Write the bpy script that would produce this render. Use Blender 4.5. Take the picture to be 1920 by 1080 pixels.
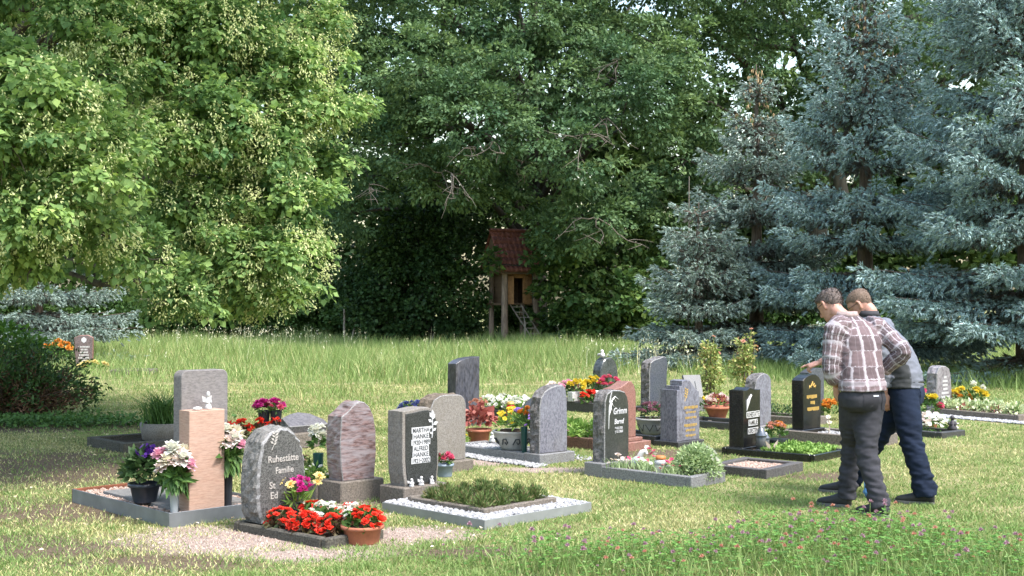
import bpy, bmesh, math, numpy as np
from mathutils import Vector, Matrix, noise as mnoise
from mathutils.kdtree import KDTree

for o in list(bpy.data.objects):
    bpy.data.objects.remove(o)
SC = bpy.context.scene
COL = SC.collection
PI = math.pi
R = math.radians

# ------------------------------------------------------------------ camera
cam_d = bpy.data.cameras.new('camera')
cam_d.sensor_width = 36.0
cam_d.lens = 45.0
cam_d.clip_start = 0.1
cam_d.clip_end = 2000.0
cam = bpy.data.objects.new('camera', cam_d)
cam.location = (0, 0, 1.6)
cam.rotation_euler = (R(90.525), 0, 0)
COL.objects.link(cam)
SC.camera = cam

# ------------------------------------------------------------------ sky, sun, exposure
SUN = Vector((0.42, -0.36, 0.93)).normalized()          # towards the sun
world = bpy.data.worlds.new('World')
SC.world = world
world.use_nodes = True
wn = world.node_tree
wn.nodes.clear()
w_out = wn.nodes.new('ShaderNodeOutputWorld')
w_bg = wn.nodes.new('ShaderNodeBackground')
w_sky = wn.nodes.new('ShaderNodeTexSky')
w_sky.sky_type = 'NISHITA'
w_sky.sun_disc = False
w_sky.sun_elevation = math.asin(SUN.z)
w_sky.sun_rotation = math.atan2(SUN.x, SUN.y)
w_sky.air_density = 1.7
w_sky.dust_density = 3.0
w_sky.ozone_density = 2.5
w_bg.inputs['Strength'].default_value = 0.15
wn.links.new(w_sky.outputs[0], w_bg.inputs['Color'])
wn.links.new(w_bg.outputs[0], w_out.inputs['Surface'])
sun_d = bpy.data.lights.new('sun', 'SUN')
sun_d.energy = 2.2
sun_d.angle = R(14)
sun_d.color = (1.0, 0.95, 0.91)
sun = bpy.data.objects.new('sun', sun_d)
sun.rotation_euler = SUN.to_track_quat('Z', 'Y').to_euler()
sun.location = SUN * 60
COL.objects.link(sun)
vs = SC.view_settings
vs.view_transform = 'Standard'
vs.look = 'None'
vs.exposure = 1.58
vs.gamma = 1.0
vs.use_curve_mapping = False
SC.cycles.max_bounces = 8
SC.cycles.diffuse_bounces = 5
SC.cycles.transparent_max_bounces = 6
SC.cycles.use_denoising = True

rng = np.random.default_rng(11)

# ------------------------------------------------------------------ materials
MATS = {}


def _new(name):
    m = bpy.data.materials.new(name)
    m.use_nodes = True
    nt = m.node_tree
    nt.nodes.clear()
    out = nt.nodes.new('ShaderNodeOutputMaterial')
    return m, nt, out


def nd(nt, typ, **kw):
    n = nt.nodes.new(typ)
    for k, v in kw.items():
        if k in n.inputs:
            n.inputs[k].default_value = v
        else:
            setattr(n, k, v)
    return n


def c4(c):
    return (c[0], c[1], c[2], 1.0)


def ramp(nt, stops, interp='LINEAR'):
    r = nt.nodes.new('ShaderNodeValToRGB')
    r.color_ramp.interpolation = interp
    el = r.color_ramp.elements
    while len(el) < len(stops):
        el.new(0.5)
    for e, (p, c) in zip(el, stops):
        e.position = p
        e.color = c4(c)
    return r


def coords(nt, kind='Object', scale=(1, 1, 1)):
    tc = nt.nodes.new('ShaderNodeTexCoord')
    mp = nt.nodes.new('ShaderNodeMapping')
    mp.inputs['Scale'].default_value = scale
    nt.links.new(tc.outputs[kind], mp.inputs['Vector'])
    return mp.outputs[0]


def mixc(nt, fac, a, b, mode='MIX'):
    m = nt.nodes.new('ShaderNodeMix')
    m.data_type = 'RGBA'
    m.blend_type = mode
    for sock, v in ((m.inputs[0], fac), (m.inputs[6], a), (m.inputs[7], b)):
        if isinstance(v, (int, float)):
            sock.default_value = v
        elif isinstance(v, tuple):
            sock.default_value = c4(v)
        else:
            nt.links.new(v, sock)
    return m.outputs[2]


def plain(name, col, rough=0.6, bump=0.0, bscale=60, var=0.12, metal=0.0, spec=0.4):
    """paint, plastic, wood, cloth: one colour with a faint mottling and relief"""
    if name in MATS:
        return MATS[name]
    m, nt, out = _new(name)
    p = nd(nt, 'ShaderNodeBsdfPrincipled', Roughness=rough, Metallic=metal)
    p.inputs['Specular IOR Level'].default_value = spec
    v = coords(nt)
    n = nd(nt, 'ShaderNodeTexNoise', Scale=bscale * 0.25, Detail=5.0)
    nt.links.new(v, n.inputs['Vector'])
    a = tuple(x * (1 - var) for x in col)
    b = tuple(min(1, x * (1 + var)) for x in col)
    r = ramp(nt, [(0.3, a), (0.7, b)])
    nt.links.new(n.outputs['Fac'], r.inputs[0])
    nt.links.new(r.outputs[0], p.inputs['Base Color'])
    if bump:
        n2 = nd(nt, 'ShaderNodeTexNoise', Scale=bscale, Detail=6.0)
        nt.links.new(v, n2.inputs['Vector'])
        bp = nd(nt, 'ShaderNodeBump', Strength=bump, Distance=0.01)
        nt.links.new(n2.outputs['Fac'], bp.inputs['Height'])
        nt.links.new(bp.outputs[0], p.inputs['Normal'])
    nt.links.new(p.outputs[0], out.inputs[0])
    MATS[name] = m
    return m


def granite(name, c1, c2, scale=160, rough=0.4, vein=0.0, c3=None, bump=0.0, stretch=(1, 1, 1), dirt=0.28):
    """speckled stone: fine grains of two colours, cloudy veins, lichen and rain dirt"""
    if name in MATS:
        return MATS[name]
    m, nt, out = _new(name)
    p = nd(nt, 'ShaderNodeBsdfPrincipled', Roughness=rough)
    v = coords(nt, 'Object', stretch)
    c1, c2 = tuple(x * 0.46 for x in c1), tuple(x * 0.62 for x in c2)
    c3 = tuple(x * 0.62 for x in c3) if c3 else None
    g = nd(nt, 'ShaderNodeTexNoise', Scale=scale * 0.6, Detail=3.0, Roughness=0.75)
    nt.links.new(v, g.inputs['Vector'])
    r = ramp(nt, [(0.40, c1), (0.60, c2)])
    nt.links.new(g.outputs['Fac'], r.inputs[0])
    col = r.outputs[0]
    big = nd(nt, 'ShaderNodeTexNoise', Scale=7.0, Detail=6.0, Roughness=0.65, Distortion=1.2)
    nt.links.new(v, big.inputs['Vector'])
    if vein:
        rv = ramp(nt, [(0.42, (0, 0, 0)), (0.62, (1, 1, 1))])
        nt.links.new(big.outputs['Fac'], rv.inputs[0])
        k = nd(nt, 'ShaderNodeMath', operation='MULTIPLY')
        nt.links.new(rv.outputs[0], k.inputs[0])
        k.inputs[1].default_value = vein
        col = mixc(nt, k.outputs[0], col, c3 or c2)
    if dirt:
        dn = nd(nt, 'ShaderNodeTexNoise', Scale=4.0, Detail=7.0, Roughness=0.75)
        v2 = coords(nt, 'Object', (1, 1, 0.5))
        nt.links.new(v2, dn.inputs['Vector'])
        rd = ramp(nt, [(0.48, (0, 0, 0)), (0.7, (dirt, dirt, dirt))])
        nt.links.new(dn.outputs['Fac'], rd.inputs[0])
        col = mixc(nt, rd.outputs[0], col, (0.11, 0.095, 0.07))
    nt.links.new(col, p.inputs['Base Color'])
    if bump:
        bn = nd(nt, 'ShaderNodeTexNoise', Scale=38.0, Detail=7.0, Roughness=0.7)
        nt.links.new(v, bn.inputs['Vector'])
        bp = nd(nt, 'ShaderNodeBump', Strength=bump, Distance=0.02)
        nt.links.new(bn.outputs['Fac'], bp.inputs['Height'])
        nt.links.new(bp.outputs[0], p.inputs['Normal'])
    nt.links.new(p.outputs[0], out.inputs[0])
    MATS[name] = m
    return m


def leafmat(name, stops, trans=0.3, rough=0.55, spec=0.25, gain=1.35, tone=False):
    """leaf tissue: every leaf its own shade, some light passing through"""
    if name in MATS:
        return MATS[name]
    m, nt, out = _new(name)
    geo = nt.nodes.new('ShaderNodeNewGeometry')
    stops = list(stops) if len(stops) > 1 else [stops[0], stops[0]]
    stops = [tuple(min(0.85, x * gain) for x in c) for c in stops]
    n = len(stops)
    r = ramp(nt, [(i / max(1, n - 1), c) for i, c in enumerate(stops)])
    nt.links.new(geo.outputs['Random Per Island'], r.inputs[0])
    leafcol = r.outputs[0]
    if tone:      # each spray of leaves is a little older and darker or younger and yellower
        ta = nd(nt, 'ShaderNodeAttribute', attribute_name='tone')
        tr = ramp(nt, [(0.0, (0.6, 0.72, 0.8)), (0.5, (1, 1, 1)), (1.0, (1.5, 1.36, 1.2))])
        nt.links.new(ta.outputs['Fac'], tr.inputs[0])
        leafcol = mixc(nt, 1.0, leafcol, tr.outputs[0], 'MULTIPLY')
    p = nd(nt, 'ShaderNodeBsdfPrincipled', Roughness=rough)
    p.inputs['Specular IOR Level'].default_value = spec
    nt.links.new(leafcol, p.inputs['Base Color'])
    if trans > 0:
        t = nt.nodes.new('ShaderNodeBsdfTranslucent')
        tc = mixc(nt, 0.5, leafcol, (1.0, 1.0, 0.6), 'MULTIPLY')
        nt.links.new(tc, t.inputs['Color'])
        mx = nd(nt, 'ShaderNodeMixShader', Fac=trans)
        nt.links.new(p.outputs[0], mx.inputs[1])
        nt.links.new(t.outputs[0], mx.inputs[2])
        nt.links.new(mx.outputs[0], out.inputs[0])
    else:
        nt.links.new(p.outputs[0], out.inputs[0])
    MATS[name] = m
    return m


def bark(name, c1, c2, s=9.0):
    if name in MATS:
        return MATS[name]
    m, nt, out = _new(name)
    p = nd(nt, 'ShaderNodeBsdfPrincipled', Roughness=0.9)
    v = coords(nt, 'Object', (1, 1, 0.22))
    n = nd(nt, 'ShaderNodeTexNoise', Scale=s, Detail=8.0, Roughness=0.7)
    nt.links.new(v, n.inputs['Vector'])
    r = ramp(nt, [(0.35, c1), (0.65, c2)])
    nt.links.new(n.outputs['Fac'], r.inputs[0])
    nt.links.new(r.outputs[0], p.inputs['Base Color'])
    b = nd(nt, 'ShaderNodeBump', Strength=0.9, Distance=0.04)
    nt.links.new(n.outputs['Fac'], b.inputs['Height'])
    nt.links.new(b.outputs[0], p.inputs['Normal'])
    nt.links.new(p.outputs[0], out.inputs[0])
    MATS[name] = m
    return m


# ------------------------------------------------------------------ objects
def link(name, me, parent=None, loc=None, rot=None, scale=None):
    o = bpy.data.objects.new(name, me)
    COL.objects.link(o)
    if parent is not None:
        o.parent = parent
    if loc is not None:
        o.location = loc
    if rot is not None:
        o.rotation_euler = rot
    if scale is not None:
        o.scale = scale if hasattr(scale, '__len__') else (scale,) * 3
    return o


def tag(o, label=None, cat=None, group=None, kind=None):
    if label:
        o['label'] = label
    if cat:
        o['category'] = cat
    if group:
        o['group'] = group
    if kind:
        o['kind'] = kind
    return o


def thing(name, label, cat, loc=(0, 0, 0), rz=0.0, group=None):
    o = link(name, None, None, loc, (0, 0, rz))
    o.empty_display_size = 0.1
    return tag(o, label, cat, group)


def mesh_np(name, V, Fc, mats, smooth=False, midx=None):
    """mesh from numpy arrays; Fc is (n,3) or (n,4)"""
    V = np.asarray(V, np.float32).reshape(-1, 3)
    Fc = np.asarray(Fc, np.int32)
    me = bpy.data.meshes.new(name)
    nf, k = Fc.shape
    me.vertices.add(len(V))
    me.vertices.foreach_set('co', V.ravel())
    me.loops.add(nf * k)
    me.loops.foreach_set('vertex_index', Fc.ravel())
    me.polygons.add(nf)
    me.polygons.foreach_set('loop_start', np.arange(0, nf * k, k, dtype=np.int32))
    for m in (mats if isinstance(mats, (list, tuple)) else [mats]):
        me.materials.append(m)
    if midx is not None:
        me.polygons.foreach_set('material_index', np.asarray(midx, np.int32))
    if smooth:
        me.polygons.foreach_set('use_smooth', np.ones(nf, bool))
    me.update(calc_edges=True)
    return me


def mesh_py(name, V, Fc, mats, smooth=False, midx=None):
    me = bpy.data.meshes.new(name)
    me.from_pydata([tuple(v) for v in V], [], Fc)
    for m in (mats if isinstance(mats, (list, tuple)) else [mats]):
        me.materials.append(m)
    if midx is not None:
        me.polygons.foreach_set('material_index', midx)
    if smooth:
        me.polygons.foreach_set('use_smooth', [True] * len(me.polygons))
    me.update()
    return me


def obj_np(name, V, Fc, mats, parent=None, smooth=False, midx=None, kind=None, tone=None):
    o = link(name, mesh_np(name, V, Fc, mats, smooth, midx), parent)
    if tone is not None:
        o.data.attributes.new('tone', 'FLOAT', 'POINT').data.foreach_set('value', tone.astype(np.float32))
    if kind:
        o['kind'] = kind
    return o


def box_me(name, size, mat, bevel=0.006, origin='base', seg=1):
    """bevelled block, standing on z = 0 and centred in x and y"""
    bm = bmesh.new()
    bmesh.ops.create_cube(bm, size=1)
    for v in bm.verts:
        v.co = Vector((v.co.x * size[0], v.co.y * size[1], (v.co.z + (0.5 if origin == 'base' else 0)) * size[2]))
    if bevel:
        bmesh.ops.bevel(bm, geom=list(bm.edges), offset=min(bevel, 0.3 * min(size)), segments=seg, affect='EDGES')
    me = bpy.data.meshes.new(name)
    bm.to_mesh(me)
    bm.free()
    me.materials.append(mat)
    return me


def box(name, parent, x0, x1, y0, y1, z0, z1, mat, bevel=0.006):
    me = box_me(name, (x1 - x0, y1 - y0, z1 - z0), mat, bevel)
    return link(name, me, parent, ((x0 + x1) / 2, (y0 + y1) / 2, z0))


def lathe_me(name, prof, mats, n=24, midx=None, smooth=True, wob=0.0):
    V, Fc, mi = [], [], []
    for j, (r, z) in enumerate(prof):
        for i in range(n):
            a = 2 * PI * i / n
            rr = r * (1 + wob * math.sin(3 * a + j))
            V.append((rr * math.cos(a), rr * math.sin(a), z))
    for j in range(len(prof) - 1):
        for i in range(n):
            Fc.append((j * n + i, j * n + (i + 1) % n, (j + 1) * n + (i + 1) % n, (j + 1) * n + i))
            mi.append(midx[j] if midx else 0)
    Fc.append(tuple(range(n))[::-1])
    mi.append(0)
    Fc.append(tuple((len(prof) - 1) * n + i for i in range(n)))
    mi.append(midx[-1] if midx else 0)
    return mesh_py(name, V, Fc, mats, smooth, mi)


def frame_of(t, ref=None):
    t = Vector(t).normalized()
    a = ref or (Vector((0, 0, 1)) if abs(t.z) < 0.9 else Vector((0, 1, 0)))
    s = t.cross(a).normalized()
    return t, s, s.cross(t).normalized()


def tube_arrays(path, rad, n=6, base=0):
    """verts and quads of a tapered tube along a path"""
    P = [Vector(p) for p in path]
    V, Fc = [], []
    for i, p in enumerate(P):
        t = (P[min(i + 1, len(P) - 1)] - P[max(i - 1, 0)])
        t, s, u = frame_of(t)
        r = rad[i] if hasattr(rad, '__len__') else rad
        for k in range(n):
            a = 2 * PI * k / n
            V.append(p + s * (math.cos(a) * r) + u * (math.sin(a) * r))
    for i in range(len(P) - 1):
        for k in range(n):
            Fc.append((base + i * n + k, base + i * n + (k + 1) % n, base + (i + 1) * n + (k + 1) % n, base + (i + 1) * n + k))
    return V, Fc


def tubes(name, items, mat, parent=None, n=6, kind=None):
    V, Fc = [], []
    for path, rad in items:
        v, f = tube_arrays(path, rad, n, len(V))
        V += v
        Fc += f
    o = link(name, mesh_py(name, V, Fc, mat, True), parent)
    if kind:
        o['kind'] = kind
    return o


def unit(a):
    return a / np.maximum(1e-9, np.linalg.norm(a, axis=-1, keepdims=True))


def rand_dirs(n):
    return unit(rng.normal(size=(n, 3)))


def leaf_arrays(P, T, Nn, size, w=0.7, fold=0.12, mid=0.42):
    """folded four-point leaves: base P, direction T, facing Nn"""
    n = len(P)
    T = unit(T)
    S = unit(np.cross(T, Nn))
    Nn = np.cross(S, T)
    s = np.broadcast_to(np.asarray(size, float), (n,))[:, None]
    V = np.empty((n, 4, 3))
    V[:, 0] = P
    V[:, 1] = P + T * s * mid + S * s * w * 0.5 + Nn * s * fold
    V[:, 2] = P + T * s
    V[:, 3] = P + T * s * mid - S * s * w * 0.5 + Nn * s * fold
    b = (np.arange(n) * 4)[:, None]
    Fc = np.concatenate([b + np.array([0, 1, 2]), b + np.array([0, 2, 3])], 1).reshape(-1, 3)
    return V.reshape(-1, 3), Fc


def cat_arrays(items):
    Vs, Fs, k = [], [], 0
    for V, Fc in items:
        Vs.append(V)
        Fs.append(np.asarray(Fc) + k)
        k += len(V)
    return np.concatenate(Vs), np.concatenate(Fs)


def lobe_leaves(lobes, cr, per, size, cover=1.2, up=0.6, droop=0.25, w=0.7, shell=(0.7, 1.05), full=0.15, jitter=0.2, flat=0.6, tone=False, thin=1.0, high=99.0):
    """leafy boughs: each ellipsoid lobe (x,y,z,rx,ry,rz) carries clumps of radius cr over its uneven skin, each clump its leaves"""
    out, tones = [], []
    for (x, y, z, rx, ry, rz) in lobes:
        c = np.array((x, y, z))
        r = np.array((rx, ry, rz))
        area = 4 * PI * (rx * ry + ry * rz + rx * rz) / 3
        nc = max(4, int(area * cover / (PI * cr * cr)))
        u = rand_dirs(nc)
        keep = (rng.random(nc) < np.where(u[:, 1] > 0.25, thin, 1.0)) & (rng.random(nc) < (thin if z - 0.5 * rz > high else 1.0))   # sparser on the far side and in the hidden treetop
        u = u[keep]
        nc = len(u)
        lump = 1 + jitter * np.sin(u[:, 0] * 5 + x * 3) * np.cos(u[:, 1] * 6 + z * 2) + jitter * 0.7 * np.sin(u[:, 2] * 7 + y)
        rad = rng.uniform(shell[0], shell[1], nc) * lump
        inner = rng.random(nc) < full
        rad[inner] = rng.uniform(0.2, 0.7, inner.sum())
        cc = c + u * r * rad[:, None]
        out_n = unit(u / r)
        cs = cr * rng.uniform(0.6, 1.35, nc)
        npc = np.maximum(4, (per * (cs / cr) ** 2).astype(int))
        CC, U, CS = np.repeat(cc, npc, 0), np.repeat(out_n, npc, 0), np.repeat(cs, npc)
        n = len(CC)
        tones.append(np.repeat(np.repeat(np.clip(rng.normal(0.5, 0.22, nc) + rng.normal() * 0.12, 0, 1), npc), 4))
        v = rand_dirs(n)
        v[:, 2] = np.where(rng.random(n) < 0.6, np.abs(v[:, 2]), v[:, 2])
        P = CC + v * (CS * rng.uniform(0.35, 1.0, n) ** 0.6)[:, None] * np.array((1, 1, flat))
        T = U * 0.5 + v * 0.55 + rng.normal(size=(n, 3)) * 0.4 + np.array((0, 0, -droop))
        Nn = U * 0.3 + v * 0.4 + rng.normal(size=(n, 3)) * 0.4 + np.array((0, 0, up))
        s = size * rng.uniform(0.65, 1.25, n)
        out.append(leaf_arrays(P, T, Nn, s, w))
    V, Fc = cat_arrays(out)
    return (V, Fc, np.concatenate(tones)) if tone else (V, Fc)


def twig_path(a, b, sag=0.0, wob=0.1, n=6, seed=None):
    a, b = Vector(a), Vector(b)
    L = (b - a).length
    pts = []
    off = Vector(rng.normal(size=3)) * wob * L
    off2 = Vector(rng.normal(size=3)) * wob * L * 0.4
    for i in range(n):
        t = i / (n - 1)
        p = a.lerp(b, t) + off * (t * (1 - t) * 2) + off2 * math.sin(t * 9) * (0.0 if t in (0, 1) else 0.5)
        p.z += -sag * 4 * t * (1 - t)
        pts.append(p)
    return pts
# bough positions in metres: x, y, z, rx, ry, rz
LINDEN_LOBES = [
    (-4.16,10.6,3.51,0.42,0.42,0.34), (-3.75,10.4,3.21,0.48,0.48,0.38), (-3.72,11,3.63,0.37,0.37,0.29), (-3.96,10.2,2.84,0.47,0.47,0.37),
    (-3.57,10.2,2.67,0.49,0.49,0.39), (-3.47,10.8,2.96,0.38,0.38,0.31), (-3.86,10.3,2.3,0.47,0.47,0.38), (-3.58,10.6,2.23,0.38,0.38,0.30),
    (-4.06,10.6,1.96,0.35,0.35,0.28), (-4.38,10.3,2.73,0.60,0.60,0.48), (-4.77,11,3.63,0.64,0.64,0.51), (-4.68,11,2.02,0.50,0.50,0.40),
    (-3.68,12.6,4.24,0.58,0.58,0.46), (-3.31,12.6,3.82,0.53,0.53,0.42), (-2.88,13,4.32,0.65,0.65,0.52), (-2.42,13.2,3.98,0.60,0.60,0.48),
    (-2.27,13.6,4.56,0.57,0.57,0.45), (-3.0,12.6,3.35,0.58,0.58,0.46), (-3.41,12.4,3.11,0.49,0.49,0.39), (-2.55,13,3.29,0.60,0.60,0.48),
    (-2.07,13.4,3.57,0.42,0.42,0.34), (-1.82,13.6,3.65,0.27,0.27,0.22), (-2.01,13.4,3.01,0.36,0.36,0.29), (-2.2,13.2,2.6,0.49,0.49,0.40),
    (-2.73,12.6,2.66,0.60,0.60,0.48), (-3.26,12.2,2.47,0.51,0.51,0.41), (-3.45,12,2.01,0.38,0.38,0.30), (-2.89,12.4,2.02,0.54,0.54,0.43),
    (-2.4,12.8,2.04,0.56,0.56,0.45), (-1.95,13.2,2.22,0.28,0.28,0.22), (-2.72,12.8,1.58,0.33,0.33,0.23), (-3.1,12.4,1.66,0.36,0.36,0.25),
    (-2.27,13,1.64,0.28,0.28,0.20), (-3.68,11.6,4.18,0.43,0.43,0.35), (-4.0,11.4,4.18,0.47,0.47,0.38), (-3.1,14,5.47,0.99,0.99,0.79),
    (-4.0,13.5,5.45,1.01,1.01,0.81), (-4.89,13,5.25,1.03,1.03,0.82), (-2.51,15,5.62,0.69,0.69,0.55), (-5.76,13,4.98,0.97,0.97,0.78),
]
LINDEN_BACK_AND_SHADE = [
    (-2.4,9.9,6.7,1.5,1.4,1.2), (-4.3,10.1,6.7,1.6,1.5,1.3), (-1.9,11.9,7.2,1.5,1.5,1.3), (-3.4,13.0,7.6,1.8,1.8,1.4), (-6.2,11.0,6.8,1.6,1.5,1.3), (-5.4,13.6,8.2,2.0,2.0,1.5), (-7.5,14.2,7.8,2.0,2.0,1.6), (-3.0,15.6,7.4,1.6,1.6,1.4), (-3.3,8.6,6.0,1.1,1.0,0.9),  # boughs above the view, added to block sun and sky over the left ground
    (-5.92,16.5,3.4,1.58,1.58,1.27), (-4.68,17,3.81,1.70,1.70,1.36), (-3.3,16.5,3.68,1.17,1.17,0.94), (-4.96,18,5.82,1.95,1.95,1.56),
    (-6.76,18,5.37,1.95,1.95,1.56), (-7.87,17,3.81,2.12,2.12,1.70), (-5.4,17,7.37,2.12,2.12,1.70), (-3.41,17,6.73,1.42,1.42,1.13),
    (-3.75,15.5,2.32,0.97,0.97,0.78), (-4.88,15,2.18,0.69,0.69,0.55),
]
OAK = [
    (-4.85,43,10.79,1.61,1.61,1.29), (-5.88,44,9.72,1.47,1.47,1.17), (-2.98,42,9.0,2.01,2.01,1.61), (-1.03,41,7.28,2.05,2.05,1.64),
    (-3.68,43,6.84,1.70,1.70,1.36), (0.7,42,8.82,2.01,2.01,1.61), (1.54,41,6.25,1.71,1.71,1.37), (3.86,42,8.47,1.93,1.93,1.54),
    (2.98,42,4.44,1.40,1.40,1.12), (1.79,43,3.97,1.34,1.34,1.07), (-2.33,43,5.58,1.43,1.43,1.15), (0.0,44,5.86,1.38,1.38,1.10),
    (-5.07,45,5.95,1.31,1.31,1.05), (-1.8,43,10.79,1.97,1.97,1.58), (0.45,43,10.97,1.88,1.88,1.51), (4.94,43,10.07,1.61,1.61,1.29),
    (4.93,43,7.56,1.11,1.11,0.89), (-4.59,44,8.25,1.47,1.47,1.17), (-6.72,46,11.62,1.53,1.53,1.23), (2.75,44,10.45,1.65,1.65,1.32),
    (-5.75,46,4.71,1.15,1.15,0.92), (-2.94,44,14.13,3.30,3.30,2.64), (1.1,44,14.5,3.48,3.48,2.79), (-6.15,46,14.9,3.45,3.45,2.76),
    (4.89,45,14.04,3.19,3.19,2.55), (-1.15,46,18.17,4.22,4.22,3.37), (3.08,46,18.17,4.22,4.22,3.37),
]
OAK_R = [
    (7.1,46,11.24,1.73,1.73,1.38), (8.83,46,10.28,1.53,1.53,1.23), (10.6,47,11.65,1.66,1.66,1.33), (11.96,47,9.48,1.37,1.37,1.10),
    (14.32,47,11.25,1.86,1.86,1.49), (6.95,45,8.58,1.41,1.41,1.12), (6.19,45,6.52,1.41,1.41,1.12), (7.1,46,5.67,1.15,1.15,0.92),
    (10.41,48,9.05,1.40,1.40,1.12), (12.83,48,12.46,1.40,1.40,1.12), (16.43,48,11.66,1.60,1.60,1.28), (15.62,48,8.85,1.60,1.60,1.28),
    (18.2,49,10.64,1.84,1.84,1.47), (9.03,46,13.93,2.88,2.88,2.30), (13.35,47,14.79,3.13,3.13,2.51), (17.65,48,15.27,3.20,3.20,2.56),
    (11.44,49,6.95,1.43,1.43,1.14), (14.39,50,7.06,1.88,1.88,1.50), (5.56,46,4.71,1.25,1.25,1.00),
]
IVY = [
    (-3.4,48,3.84,1.50,1.50,1.50), (-4.4,48,3.24,1.20,1.20,1.20), (-2.18,47.5,3.42,1.19,1.19,1.19), (-4.8,48,2.04,1.30,1.30,1.30),
    (-3.17,47.5,2.04,1.48,1.48,1.48), (-1.76,47,1.83,0.94,0.94,1.13), (-5.2,48,0.84,1.10,1.10,0.99), (-3.8,48,0.64,1.20,1.20,0.96),
    (-2.18,47.5,0.65,0.89,0.89,0.71), (-6.13,49,2.05,1.02,1.02,0.82), (-3.68,49,5.11,1.63,1.63,1.31), (-1.63,49,4.91,1.23,1.23,0.98),
]
MAPLE = [
    (0.95,44.6,3.0,0.5,0.4,0.32), (1.05,44.8,2.3,0.3,0.3,0.35), (0.85,44.8,3.55,0.4,0.3,0.25), (-0.9,45.2,2.9,0.3,0.3,0.5),
    (1.52,45.5,2.78,1.04,1.04,0.83), (2.63,45,3.14,1.31,1.31,1.05), (4.03,46,3.75,1.44,1.44,1.15), (3.19,45,1.82,1.41,1.41,1.12),
    (1.9,45.5,1.45,1.14,1.14,0.91), (4.41,46,2.02,1.25,1.25,1.00), (2.65,45.5,0.69,1.14,1.14,0.68), (1.16,46.5,0.67,0.74,0.74,0.52),
    (4.22,46,0.68,1.15,1.15,0.80), (1.34,46,4.32,1.15,1.15,0.92), (5.29,47,3.21,1.18,1.18,0.94),
]
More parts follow.
